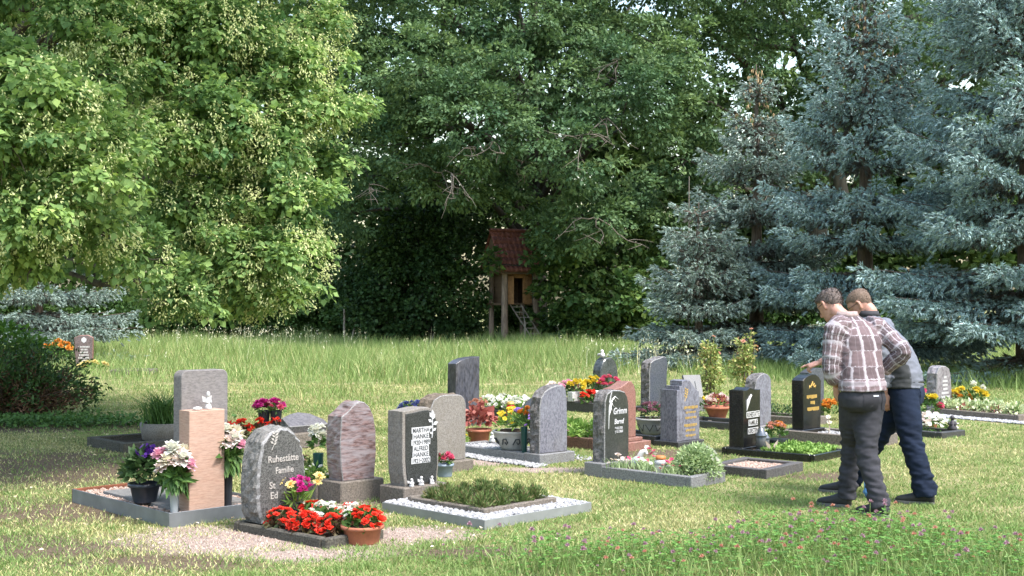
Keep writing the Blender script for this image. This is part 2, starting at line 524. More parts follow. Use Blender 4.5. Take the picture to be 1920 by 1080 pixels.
BACK = [
    (-25.24,57.26537535177571,17.75,2.05,2.05,1.64), (-24.02,56.84432121928276,14.87,2.20,2.20,1.76), (-24.06,54.079007949329245,11.62,2.03,2.03,1.62), (-24.36,55.40598576628018,9.27,2.24,2.24,1.79),
    (-25.6,59.01876870764633,6.96,2.21,2.21,1.77), (-25.77,59.16613265055194,3.99,2.02,2.02,1.62), (-25.41,59.20827184285978,1.92,2.24,2.24,1.80), (-20.92,54.09088042399637,16.62,2.23,2.23,1.78),
    (-23.13,58.54938147772091,15.95,2.27,2.27,1.82), (-23.22,58.68045893450134,12.94,2.03,2.03,1.62), (-22.38,58.31294354439482,9.6,2.11,2.11,1.69), (-22.46,59.52659200550325,6.61,2.16,2.16,1.73),
    (-21.65,57.46145798763429,3.66,1.89,1.89,1.51), (-20.33,54.58472585838526,1.58,1.80,1.80,1.44), (-18.54,55.54788735354603,17.82,2.22,2.22,1.78), (-19.37,57.75988974520082,14.82,2.02,2.02,1.62),
    (-19.8,59.00086271997688,12.68,2.29,2.29,1.83), (-19.39,57.510444644432184,9.59,2.23,2.23,1.78), (-19.06,56.02059006759445,6.15,1.75,1.75,1.40), (-19.39,59.94593786921289,4.6,2.40,2.40,1.92),
    (-19.06,58.19169522198904,1.89,2.06,2.06,1.65), (-16.22,57.43173361878578,17.31,1.87,1.87,1.49), (-15.35,55.26674990205359,14.43,2.14,2.14,1.71), (-15.84,54.74660902008983,12.2,2.05,2.05,1.64),
    (-16.4,59.93883608952949,9.78,1.92,1.92,1.54), (-15.61,54.39967209445514,6.16,1.79,1.79,1.43), (-16.72,56.5628505692836,4.41,2.07,2.07,1.66), (-14.81,54.26514036677726,1.94,2.13,2.13,1.70),
    (-12.74,56.26682861380758,18.29,2.18,2.18,1.74), (-14.09,59.28543184348415,15.51,2.05,2.05,1.64), (-13.97,59.99105367225466,13.29,2.10,2.10,1.68), (-13.45,54.6487158357991,9.88,2.09,2.09,1.68),
    (-13.53,55.18430913857052,6.02,2.02,2.02,1.62), (-13.25,55.580239228436305,3.87,2.25,2.25,1.80), (-13.73,56.03888294013577,0.83,2.01,2.01,1.61), (-11.42,59.17024417420279,17.79,2.14,2.14,1.72),
    (-10.52,57.120437907555385,14.53,2.26,2.26,1.81), (-10.06,58.0858250212339,12.36,1.89,1.89,1.51), (-10.58,58.8690722066325,9.14,2.04,2.04,1.63), (-10.77,58.32186751286483,6.76,1.99,1.99,1.59),
    (-9.7,56.62467455764699,4.39,1.96,1.96,1.57), (-10.43,57.29058280612117,1.67,1.79,1.79,1.43), (-7.51,59.92473558693969,18.77,2.12,2.12,1.70), (-8.41,57.69478764783754,15.4,2.28,2.28,1.83),
    (-8.25,57.80119709494745,13.16,2.05,2.05,1.64), (-7.78,58.07568838822865,9.96,2.08,2.08,1.66), (-7.24,55.67354646644149,6.41,2.09,2.09,1.67), (-7.91,54.36346082187478,3.87,2.17,2.17,1.74),
    (-8.07,55.50673366910082,1.58,2.06,2.06,1.65), (-5.08,57.60872802078838,17.84,1.92,1.92,1.54), (-4.83,55.87602396718147,15.27,2.00,2.00,1.60), (-4.08,55.58482348771709,11.9,2.32,2.32,1.85),
    (-5.04,58.63364047466472,10.43,1.83,1.83,1.47), (-4.73,58.41103909007106,6.69,2.04,2.04,1.64), (-4.78,57.92233969884251,4.57,2.00,2.00,1.60), (-4.94,55.12436604550765,1.65,2.02,2.02,1.62),
    (-1.57,54.582134355686975,16.83,2.14,2.14,1.71), (-2.1,56.00252190269205,14.16,1.91,1.91,1.53), (-2.02,59.13321116390932,12.24,1.97,1.97,1.58), (-2.56,58.45241929517235,10.04,1.97,1.97,1.58),
    (-1.28,56.706613105711334,6.71,1.94,1.94,1.55), (-1.36,54.2034534899724,4.54,1.83,1.83,1.46), (-2.21,59.017230071357325,0.89,2.29,2.29,1.83), (0.49,55.671552852099076,16.88,2.32,2.32,1.86),
    (1.41,54.51320416359266,14.25,2.14,2.14,1.71), (0.73,54.77813482677664,11.77,1.92,1.92,1.53), (1.06,59.099833098255445,9.41,2.19,2.19,1.75), (0.75,56.50143417524094,6.59,2.07,2.07,1.66),
    (1.04,54.213265564469054,4.11,1.99,1.99,1.59), (3.14,54.02797076749887,17.4,2.12,2.12,1.69), (3.88,57.353228998936466,15.25,2.32,2.32,1.85), (3.51,58.473138054758515,13.32,2.41,2.41,1.93),
    (4.1,57.11408985987452,9.22,2.00,2.00,1.60), (4.06,59.338224659597856,7.32,1.90,1.90,1.52), (4.59,59.82578481526723,4.09,1.94,1.94,1.56), (4.09,54.27046086051216,1.76,2.26,2.26,1.81),
    (7.31,59.54312879734345,18.51,2.18,2.18,1.75), (6.46,54.078866980122676,15.01,2.21,2.21,1.77), (6.12,57.019122956688165,12.83,1.95,1.95,1.56), (6.96,57.14978481249495,10.33,2.10,2.10,1.68),
    (6.27,59.47850858921545,6.36,1.93,1.93,1.55), (6.27,55.51484906548219,4.59,2.13,2.13,1.70), (6.85,58.6939506707207,0.89,2.10,2.10,1.68), (8.78,54.73332616096602,17.61,1.78,1.78,1.42),
    (9.32,58.75003151329274,15.88,2.45,2.45,1.96), (9.39,59.524518594481265,12.28,2.23,2.23,1.79), (10.12,59.17532740832616,9.77,1.87,1.87,1.50), (9.67,55.489551869120575,7.04,2.17,2.17,1.74),
    (9.5,56.537904026402806,4.05,2.12,2.12,1.70), (9.57,58.91715618976095,0.94,1.87,1.87,1.49), (12.22,54.277109121887065,17.56,1.72,1.72,1.38), (12.34,59.848155187055966,15.77,2.42,2.42,1.94),
    (11.78,57.01272004052959,12.31,2.02,2.02,1.62), (11.35,54.43065084597273,9.48,1.97,1.97,1.58), (12.74,57.519678725486315,7.07,2.06,2.06,1.65), (12.64,59.92813652733459,4.72,2.20,2.20,1.76),
    (11.87,57.33315566197733,1.93,2.32,2.32,1.85), (16.11,58.77175628006017,18.49,2.28,2.28,1.82), (14.58,56.2396474537619,15.57,2.20,2.20,1.76), (15.55,57.24794198782435,11.92,2.27,2.27,1.81),
    (15.92,57.737559060150545,10.39,2.12,2.12,1.69), (14.77,57.76466571522437,7.12,2.38,2.38,1.91), (15.41,56.52308338658314,4.36,2.28,2.28,1.83), (14.34,54.107550915110856,1.44,1.83,1.83,1.46),
    (18.57,58.171014886643086,18.49,1.87,1.87,1.49), (18.05,55.34664574679084,14.77,1.82,1.82,1.46), (19.56,59.61890442634664,13.57,2.14,2.14,1.71), (19.29,58.745501378343306,9.74,2.03,2.03,1.63),
    (17.87,58.14333232297656,7.01,2.37,2.37,1.90), (19.09,59.32406100020615,3.65,2.47,2.47,1.98), (17.17,54.651776644605484,1.14,1.94,1.94,1.55), (20.21,54.61879946939442,17.07,2.12,2.12,1.69),
    (21.24,56.84128578648798,15.77,1.94,1.94,1.55), (20.36,54.265877166116525,11.97,1.74,1.74,1.39), (21.42,57.95524173440641,10.33,2.10,2.10,1.68), (19.44,54.14092421568113,6.11,1.76,1.76,1.41),
    (19.4,54.690580070325794,3.49,2.05,2.05,1.64), (22.46,59.71446791072912,1.05,2.31,2.31,1.85), (22.53,54.53271103067409,16.66,2.25,2.25,1.80), (24.02,57.17404119887164,15.09,1.95,1.95,1.56),
    (23.83,58.49378952830643,12.51,2.24,2.24,1.79), (22.71,55.94548120510977,9.35,2.17,2.17,1.73), (22.28,54.46402655134168,6.14,1.82,1.82,1.45), (23.91,56.724846554516894,4.48,2.29,2.29,1.83),
    (23.9,56.36237969634962,0.71,2.02,2.02,1.62),
    (16.2,55.5,3.4,2.4,2.4,2.0), (18.6,55.0,4.2,2.4,2.4,2.0), (20.8,54.0,5.0,2.4,2.4,2.2), (13.6,56.0,4.6,2.3,2.3,2.0), (19.5,55,7.4,2.4,2.4,2.0), (17,56,7.0,2.2,2.2,2.0), (22.5,54,3.2,2.4,2.4,2.2), (21.5,54,8.5,2.4,2.4,2.0), (9.0,56,5.0,2.2,2.2,1.9), (-9.0,56,5.0,2.2,2.2,1.9),
    (5.4,56.5,7.2,2.3,2.3,2.0), (3.6,56.5,6.2,2.2,2.2,2.0), (7.4,56.5,7.6,2.2,2.2,2.0), (6.2,56.5,3.6,2.2,2.2,2.0),
    (-5.8,56.5,7.6,2.2,2.2,2.0), (-7.6,56.5,7.2,2.2,2.2,2.0), (-5.2,56.5,4.6,2.0,2.0,1.8),
]


# ------------------------------------------------------------------ ground
SOIL = [(-4.2, 9.6, 1.2, 0.7), (-2.9, 8.2, 0.8, 0.35), (-2.2, 7.8, 0.7, 0.3), (-0.2, 8.1, 0.5, 0.2), (-4.6, 12.2, 1.7, 1.3), (-3.3, 9.7, 0.9, 0.5), (-6.4, 16.2, 2.6, 0.8), (-3.6, 8.3, 1.0, 0.45), (2.9, 11.6, 0.5, 0.3), (1.6, 13.3, 0.7, 0.4), (-1.3, 10.3, 0.7, 0.5)]
GRAVEL = [(-1.6, 8.6, 0.9, 0.5), (-0.75, 8.7, 0.45, 0.3), (-1.3, 8.05, 0.5, 0.2), (-1.75, 9.75, 0.6, 0.5), (0.35, 12.05, 0.4, 0.2), (-0.35, 12.6, 0.4, 0.25)]


def mask_np(X, Y, ells, wob=0.55):
    best = np.full(X.shape, 9.0)
    nz = np.sin(X * 3.1 + Y * 1.7) * 0.5 + np.sin(X * 7.3 - Y * 5.1 + 1.3) * 0.3 + np.sin(Y * 11.0 + X * 4.0) * 0.2
    for (cx, cy, rx, ry) in ells:
        best = np.minimum(best, np.sqrt(((X - cx) / rx) ** 2 + ((Y - cy) / ry) ** 2))
    return np.clip((1.15 + wob * nz - best) / 0.75, 0, 1)


def ground_material():
    m, nt, out = _new('lawn ground')
    p = nd(nt, 'ShaderNodeBsdfPrincipled', Roughness=0.95)
    p.inputs['Specular IOR Level'].default_value = 0.1
    tc = nt.nodes.new('ShaderNodeTexCoord')
    pos = tc.outputs['Object']

    def noise(s, d=5.0, rg=0.6):
        n = nd(nt, 'ShaderNodeTexNoise', Scale=s, Detail=d, Roughness=rg)
        nt.links.new(pos, n.inputs['Vector'])
        return n.outputs['Fac']

    def mask(ells, wob):
        cur = None
        for (cx, cy, rx, ry) in ells:
            mp = nt.nodes.new('ShaderNodeMapping')
            mp.vector_type = 'TEXTURE'
            mp.inputs['Location'].default_value = (cx, cy, 0)
            mp.inputs['Scale'].default_value = (rx, ry, 1)
            nt.links.new(pos, mp.inputs['Vector'])
            ln = nt.nodes.new('ShaderNodeVectorMath')
            ln.operation = 'LENGTH'
            nt.links.new(mp.outputs[0], ln.inputs[0])
            if cur is None:
                cur = ln.outputs['Value']
            else:
                mn = nd(nt, 'ShaderNodeMath', operation='MINIMUM')
                nt.links.new(cur, mn.inputs[0])
                nt.links.new(ln.outputs['Value'], mn.inputs[1])
                cur = mn.outputs[0]
        ad = nd(nt, 'ShaderNodeMath', operation='MULTIPLY_ADD')
        nt.links.new(noise(2.6, 6.0, 0.75), ad.inputs[0])
        ad.inputs[1].default_value = -wob
        nt.links.new(cur, ad.inputs[2])
        r = ramp(nt, [(0.0, (1, 1, 1)), (0.6, (0, 0, 0))])
        nt.links.new(ad.outputs[0], r.inputs[0])
        return r.outputs[0]

    g1 = ramp(nt, [(0.35, (0.13, 0.16, 0.055)), (0.5, (0.23, 0.235, 0.10)), (0.65, (0.38, 0.335, 0.19))])
    nt.links.new(noise(1.3, 8.0, 0.7), g1.inputs[0])
    fine = ramp(nt, [(0.3, (0.55, 0.55, 0.5)), (0.7, (1.25, 1.25, 1.2))])
    nt.links.new(noise(70.0, 4.0, 0.7), fine.inputs[0])
    col = mixc(nt, 1.0, g1.outputs[0], fine.outputs[0], 'MULTIPLY')
    soil = ramp(nt, [(0.3, (0.075, 0.055, 0.038)), (0.6, (0.17, 0.13, 0.09)), (0.75, (0.28, 0.23, 0.16))])
    nt.links.new(noise(28.0, 6.0, 0.75), soil.inputs[0])
    col = mixc(nt, mask(SOIL, 1.5), col, soil.outputs[0])
    grv = ramp(nt, [(0.35, (0.17, 0.125, 0.10)), (0.5, (0.36, 0.28, 0.235)), (0.7, (0.58, 0.50, 0.44))])
    nt.links.new(noise(95.0, 3.0, 0.8), grv.inputs[0])
    col = mixc(nt, mask(GRAVEL, 1.5), col, grv.outputs[0])
    nt.links.new(col, p.inputs['Base Color'])
    b = nd(nt, 'ShaderNodeBump', Strength=0.8, Distance=0.03)
    nt.links.new(noise(45.0, 6.0, 0.8), b.inputs['Height'])
    nt.links.new(b.outputs[0], p.inputs['Normal'])
    nt.links.new(p.outputs[0], out.inputs[0])
    return m


gx = np.concatenate([[-400, -120, -40], np.linspace(-25, 25, 51), [40, 120, 400]])
gy = np.concatenate([[-60, -20, 0], np.linspace(4, 64, 61), [90, 160, 500]])
GX, GY = np.meshgrid(gx, gy, indexing='ij')


def hgt(X, Y):
    """the lawn is level round the graves and swells a little further off"""
    a = np.clip((Y - 19) / 12, 0, 1)
    return a * (0.05 * np.sin(X * 0.5 + 1) + 0.05 * np.sin(Y * 0.43 + X * 0.21))


GV = np.stack([GX, GY, hgt(GX, GY)], -1).reshape(-1, 3)
ny_ = len(gy)
gi = (np.arange(len(gx) - 1)[:, None] * ny_ + np.arange(ny_ - 1)[None, :]).ravel()
GF = np.stack([gi, gi + ny_, gi + ny_ + 1, gi + 1], 1)
obj_np('ground', GV, GF, ground_material(), None, True, kind='structure')


# ------------------------------------------------------------------ grass
def blades(P, h, w, lean, seg2=False):
    n = len(P)
    a = rng.uniform(0, 2 * PI, n)
    S = np.stack([np.cos(a), np.sin(a), np.zeros(n)], 1)
    b = rng.uniform(0, 2 * PI, n)
    Ln = np.stack([np.cos(b), np.sin(b), np.zeros(n)], 1) * (lean * h * rng.uniform(0.2, 1.0, n))[:, None]
    up = np.array((0, 0, 1.0))
    w = np.broadcast_to(w, (n,))[:, None]
    hh = h[:, None]
    if not seg2:
        V = np.stack([P - S * w / 2, P + S * w / 2, P + up * hh + Ln], 1)
        return V.reshape(-1, 3), np.arange(n * 3).reshape(-1, 3)
    M = P + up * hh * 0.62 + Ln * 0.35
    V = np.stack([P - S * w / 2, P + S * w / 2, M + S * w * 0.42, M - S * w * 0.42, P + up * hh * 0.98 + Ln], 1)
    k = (np.arange(n) * 5)[:, None]
    Fc = np.concatenate([k + np.array(q) for q in ((0, 1, 2), (0, 2, 3), (3, 2, 4))], 1).reshape(-1, 3)
    return V.reshape(-1, 3), Fc


def field(n, d0, d1, slope=0.56, power=1.0, xmin=None, xmax=None):
    """points over the part of the lawn in view, closer together near by"""
    t = rng.random(n) ** power
    Y = d0 + (d1 - d0) * t
    X = rng.uniform(-1, 1, n) * (slope * Y + 0.3)
    return X, Y


NOGRASS = []     # (cx, cy, halfx, halfy) in the 45 degree frame of the graves: filled beds and slabs


def free_of_beds(X, Y, pad=0.0):
    ok = np.ones(X.shape, bool)
    c = math.sqrt(0.5)
    for (ox, oy, x0, x1, y0, y1) in NOGRASS:
        U = (X - ox) * c + (Y - oy) * c
        W = -(X - ox) * c + (Y - oy) * c
        ok &= ~((U > x0 - pad) & (U < x1 + pad) & (W > y0 - pad) & (W < y1 + pad))
    return ok


CLOVER = [(1.9, 7.75, 2.2, 0.75), (2.3, 8.5, 0.9, 0.5), (0.6, 7.6, 0.7, 0.35)]


def patchy(X, Y):
    return np.sin(X * 1.9 + np.sin(Y * 1.3) * 1.4) * 0.5 + np.sin(Y * 2.3 + np.sin(X * 2.7 + 1) * 1.2) * 0.5


def build_grass():
    green = leafmat('grass green', [(0.095, 0.155, 0.042), (0.15, 0.22, 0.07), (0.23, 0.295, 0.115)], 0.35, 0.7, 0.15)
    dry = leafmat('grass dry', [(0.22, 0.22, 0.085), (0.31, 0.295, 0.135), (0.40, 0.375, 0.20)], 0.15, 0.7, 0.2)
    fresh = leafmat('meadow green', [(0.105, 0.165, 0.045), (0.16, 0.23, 0.075), (0.25, 0.31, 0.13)], 0.35, 0.7, 0.15)
    # short lawn
    X, Y = field(370000, 7.0, 24.0, power=1.5)
    bare = np.maximum(mask_np(X, Y, SOIL) * 0.75, mask_np(X, Y, GRAVEL) * 0.97)
    keep = (rng.random(len(X)) > bare) & free_of_beds(X, Y, 0.01)
    X, Y = X[keep], Y[keep]
    right = np.clip((X - 1.2) / 2.0, 0, 1) * np.clip((12.5 - Y) / 3, 0, 1)
    isdry = (patchy(X, Y) + rng.normal(size=len(X)) * 0.7 - right * 0.9 + np.clip((-1.5 - X) / 4, 0, 0.35)) > 0.38
    for nm, sel, mt, lab in (('lawn_grass', ~isdry, green, 'short green lawn grass between the graves'), ('dry_lawn_grass', isdry, dry, 'straw coloured dry lawn grass in patches between the graves')):
        x, y = X[sel], Y[sel]
        tuftn = np.clip(np.sin(x * 9 + y * 3) + np.sin(y * 12 - x * 5), 0, 2) * 0.018
        h = rng.uniform(0.010, 0.027, len(x)) + tuftn * (0.65 if nm == 'lawn_grass' else 0.3)
        V, Fc = blades(np.stack([x, y, np.zeros(len(x))], 1), h, 0.006 + 0.00035 * y, 1.3)
        tag(obj_np(nm, V, Fc, mt), lab, 'grass', kind='stuff')
    # tall meadow behind
    X, Y = field(200000, 18.5, 50.0, power=1.25)
    front = 21.5 + 1.2 * np.sin(X * 0.8) + np.clip((X + 1.0) * 0.75, 0, 8) + np.clip((-5.5 - X) * 1.2, -0, 4)
    strip = (np.abs(Y - 23.6 - 0.4 * np.sin(X)) < 0.75) & (X > -7) & (X < 1.0)
    tall = np.clip((Y - front + rng.normal(size=len(X)) * 1.6 + 1.2 * np.sin(X * 2.3 + Y)) / 8.0, 0, 1)
    tall = np.where(strip, tall * 0.12, tall)
    keep = rng.random(len(X)) < (0.25 + tall)
    X, Y, tall, strip = X[keep], Y[keep], tall[keep], strip[keep]
    h = 0.05 + tall * rng.uniform(0.10, 0.46, len(X)) * (0.8 + 0.3 * np.sin(X * 1.1 + Y * 0.6) + 0.25 * np.sin(X * 2.9 - Y * 1.3))
    isdry = (rng.random(len(X)) < np.where(strip, 0.6, 0.10))
    for nm, sel, mt, lab in (('meadow_grass', ~isdry, fresh, 'tall green unmown meadow grass behind the graves'), ('dry_meadow_grass', isdry, dry, 'dry straw in the mown strip of the meadow')):
        P = np.stack([X[sel], Y[sel], hgt(X[sel], Y[sel])], 1)
        far = P[:, 1] > 29
        wd = 0.005 + 0.0003 * P[:, 1]
        V, Fc = cat_arrays([blades(P[~far], h[sel][~far], wd[~far], 0.95, True), blades(P[far], h[sel][far], wd[far] * 1.15, 0.8)])
        tag(obj_np(nm, V, Fc, mt), lab, 'grass', kind='stuff')
    # pale seed heads of the meadow
    n = 60
    X = np.concatenate([rng.uniform(-13, 6, n), rng.normal(-9, 1.8, 130), rng.normal(3.6, 0.9, 130)])
    Y = np.concatenate([rng.uniform(28, 47, n), rng.uniform(38, 46, 130), rng.uniform(26.5, 31, 130)])
    n = len(X)
    Hh = rng.uniform(0.35, 0.85, n)
    P = np.stack([X, Y, hgt(X, Y)], 1)
    items = [blades(P, Hh, 0.008, 0.25)]
    tip = P + np.stack([rng.normal(size=n) * 0.05, rng.normal(size=n) * 0.05, Hh * 0.8], 1)
    for k in range(3):
        items.append(leaf_arrays(tip + rng.normal(size=(n, 3)) * (0.02, 0.02, 0.05), rng.normal(size=(n, 3)) * 0.5 + (0, 0, 0.8), rand_dirs(n), rng.uniform(0.04, 0.09, n), 0.3))
    V, Fc = cat_arrays(items)
    tag(obj_np('meadow_seed_heads', V, Fc, leafmat('seed heads', [(0.42, 0.42, 0.24), (0.58, 0.56, 0.38), (0.66, 0.65, 0.5)], 0.2, 0.7)), 'pale feathery seed heads above the tall meadow grass', 'grass', kind='stuff')
    # taller grass at the feet of the spruces
    n = 16000
    X = rng.uniform(3.6, 12.5, n)
    Y = 29.5 - (X - 4) * 0.85 + rng.normal(size=n) * 1.3
    keep = Y > 19.0
    X, Y = X[keep], Y[keep]
    V, Fc = blades(np.stack([X, Y, hgt(X, Y)], 1), rng.uniform(0.12, 0.42, len(X)), 0.018, 0.9)
    tag(obj_np('spruce_edge_grass', V, Fc, green), 'rank dark green grass along the foot of the spruces', 'grass', kind='stuff')
    # weedy clover patch in the near right corner: leaves, longer blades
    n = 9500
    X = rng.uniform(-1.2, 4.4, n)
    Y = rng.uniform(6.8, 9.3, n)
    keep = rng.random(n) < mask_np(X, Y, CLOVER, 0.2)
    X, Y = X[keep], Y[keep]
    n = len(X)
    z = rng.uniform(0.02, 0.2, n) * (0.5 + 0.5 * mask_np(X, Y, CLOVER, 0.2))
    items = []
    for k in range(3):
        a = rng.uniform(0, 2 * PI, n)
        T = np.stack([np.cos(a), np.sin(a), np.full(n, 0.15)], 1)
        items.append(leaf_arrays(np.stack([X, Y, z], 1), T, np.stack([rng.normal(size=n) * 0.3, rng.normal(size=n) * 0.3, np.ones(n)], 1), rng.uniform(0.018, 0.034, n), 0.75))
    V, Fc = cat_arrays(items)
    tag(obj_np('clover_leaves', V, Fc, leafmat('clover leaf', [(0.04, 0.10, 0.02), (0.07, 0.16, 0.03), (0.12, 0.22, 0.05)], 0.3, gain=1.45)), 'low clover leaves of the weedy patch in the near corner', 'clover', kind='stuff')
    n = 14000
    X = rng.uniform(-1.4, 4.6, n)
    Y = rng.uniform(6.8, 9.2, n)
    keep = rng.random(n) < mask_np(X, Y, CLOVER, 0.2)
    X, Y = X[keep], Y[keep]
    V, Fc = blades(np.stack([X, Y, np.zeros(len(X))], 1), rng.uniform(0.05, 0.17, len(X)), 0.007, 0.9, True)
    tag(obj_np('rank_grass', V, Fc, fresh), 'long green blades among the flowering clover', 'grass', kind='stuff')


# ------------------------------------------------------------------ trees
def tree(name, label, x, y, lobes, mat, bk, cr, per, size, trunk_r=0.22, fork=2.5, group=None, trunk_lean=(0, 0), limbs=True, **kw):
    t = thing(name, label, 'tree', (x, y, -0.05), 0, group)
    rel = [(a - x, b - y, c + 0.05, p, q, s) for (a, b, c, p, q, s) in lobes]
    top = max(l[2] for l in rel)
    tx, ty = trunk_lean
    path = [(0, 0, 0), (0.02, 0, 0.25), (tx * 0.3, ty * 0.3, fork * 0.6), (tx * 0.6, ty * 0.6, fork), (tx, ty, top * 0.75)]
    tubes('trunk', [(path, [trunk_r * 1.5, trunk_r * 1.1, trunk_r, trunk_r * 0.85, trunk_r * 0.25])], bk, t, 10)
    if limbs:
        items = []
        for (a, b, c, p, q, s) in rel:
            z0 = max(fork * 0.8, min(top * 0.7, c * 0.6))
            f = min(1.0, z0 / max(0.1, top * 0.75))
            st = (tx * f, ty * f, z0)
            L = math.dist(st, (a, b, c))
            items.append((twig_path(st, (a, b, c), -0.08 * L, 0.07, 7), [max(0.015, trunk_r * 0.36 * (1 - i / 7.5)) for i in range(7)]))
            for k in range(2):
                u = rng.normal(size=3)
                u = u / np.linalg.norm(u) * np.array((p, q, s)) * 0.9
                items.append((twig_path((a, b, c), (a + u[0], b + u[1], c + u[2]), 0.03, 0.1, 4), [0.03, 0.022, 0.014, 0.006]))
        tubes('limb', items, bk, t, 5)['kind'] = 'stuff'
    V, Fc, tn = lobe_leaves(rel, cr, per, size, tone=True, thin=0.45, high=13.0, **kw)
    obj_np('crown', V, Fc, mat, t, kind='stuff', tone=tn)
    return t


def build_linden():
    x, y = -7.9, 17.8
    t = thing('linden_tree', 'large flowering linden tree with bright leaves hanging over the left of the lawn', 'tree', (x, y, -0.05))
    rel = lambda ls: [(a - x, b - y, c + 0.05, p, q, s) for (a, b, c, p, q, s) in ls]
    F_ = [(a + rng.normal() * 0.06, b + rng.uniform(-0.45, 0.6), c, p * 0.86, q * 0.86, s * 0.8) for (a, b, c, p, q, s) in rel(LINDEN_LOBES)]
    B_ = rel(LINDEN_BACK_AND_SHADE)
    bk = bark('linden bark', (0.05, 0.04, 0.03), (0.14, 0.12, 0.09))
    tubes('trunk', [([(0, 0, 0), (0.03, 0, 0.3), (0.1, -0.05, 1.4), (0.2, -0.1, 3.2), (0.3, -0.2, 6.0), (0.3, -0.2, 8.5)], [0.5, 0.36, 0.3, 0.26, 0.16, 0.03])], bk, t, 12)
    items = []
    for (a, b, c, p, q, s) in F_ + B_:
        z0 = max(1.9, min(6.5, c * 0.75 + 0.6))
        st = (0.15, -0.1, z0)
        L = math.dist(st, (a, b, c))
        items.append((twig_path(st, (a, b, c), -0.07 * L, 0.05, 9), [max(0.008, 0.085 * (1 - i / 8.6)) for i in range(9)]))
        for k in range(4):
            u = rng.normal(size=3)
            u = u / np.linalg.norm(u) * np.array((p, q, s)) * 1.0
            items.append((twig_path((a, b, c), (a + u[0], b + u[1], c + u[2] - 0.06), 0.02, 0.12, 5), [0.012, 0.009, 0.006, 0.004, 0.002]))
    tubes('limb', items, bk, t, 5)['kind'] = 'stuff'
    leaf = leafmat('linden leaf', [(0.065, 0.115, 0.042), (0.10, 0.17, 0.06), (0.145, 0.225, 0.075), (0.205, 0.29, 0.10)], 0.45, 0.6, 0.2, gain=1.65, tone=True)
    V, Fc, tn = (lobe_leaves(F_, 0.15, 62, 0.070, cover=1.25, up=0.8, droop=0.6, w=0.85, shell=(0.7, 1.2), full=0.25, jitter=0.3, flat=0.75, tone=True))
    obj_np('crown', V, Fc, leaf, t, kind='stuff', tone=tn)
    V, Fc, tn = lobe_leaves(B_, 0.4, 60, 0.115, cover=1.2, up=0.7, droop=0.5, w=0.85, shell=(0.5, 1.05), full=0.3, tone=True, thin=0.5)
    obj_np('inner_and_shade_crown', V, Fc, leaf, t, kind='stuff', tone=tn)  # back of the crown plus the added unseen boughs that shade the ground
    # pale bracts with little hanging blossoms
    br = leafmat('linden blossom', [(0.30, 0.36, 0.14), (0.44, 0.48, 0.22), (0.58, 0.59, 0.33)], 0.35, 0.6)
    items = []
    for (a, b, c, p, q, s) in F_:
        n = min(int(620 * p * p / 0.2), 950)
        u = rand_dirs(n // 14 + 1)
        u = np.repeat(u, 14, 0)[:n]
        u = u[u[:, 1] < 0.55]
        n = len(u)
        P = np.array((a, b, c)) + u * np.array((p, q, s)) * rng.uniform(0.9, 1.2, n // 14 + 1).repeat(14)[:n][:, None] + rng.normal(size=(n, 3)) * 0.05
        T = rng.normal(size=(n, 3)) * 0.45 + np.array((0, 0, -0.8)) + u * 0.5
        items.append(leaf_arrays(P, T, u + rng.normal(size=(n, 3)) * 0.5 + (0, 0, .4), rng.uniform(0.03, 0.052, n), 0.36, 0.08, 0.6))
        Q = P + unit(T) * 0.05
        for k in range(2):
            items.append(leaf_arrays(Q + rng.normal(size=(n, 3)) * 0.016, rng.normal(size=(n, 3)) + (0, 0, -0.6), rand_dirs(n), rng.uniform(0.014, 0.024, n), 0.9))
    V, Fc = cat_arrays(items)
    obj_np('blossom_bracts', V, Fc, br, t, kind='stuff')


def shoots(P, T, L, w):
    """spruce shoots: a bristle of six pointed needle fans along each axis"""
    n = len(P)
    T = unit(T)
    S = unit(np.cross(T, rand_dirs(n)))
    U = np.cross(S, T)
    out = np.empty((n, 6, 3, 3))
    for k in range(6):
        a = k * 2.4
        D = S * math.cos(a) + U * math.sin(a)
        W = np.cross(T, D)
        q = P + T * (L * (0.02 + 0.085 * k))[:, None]
        ln = (L * (0.78 - 0.055 * k))[:, None]
        out[:, k, 0] = q - W * ln * w * 0.5
        out[:, k, 1] = q + W * ln * w * 0.5
        out[:, k, 2] = q + unit(T + D * 0.42) * ln
    return out.reshape(-1, 3), np.arange(n * 18).reshape(-1, 3)


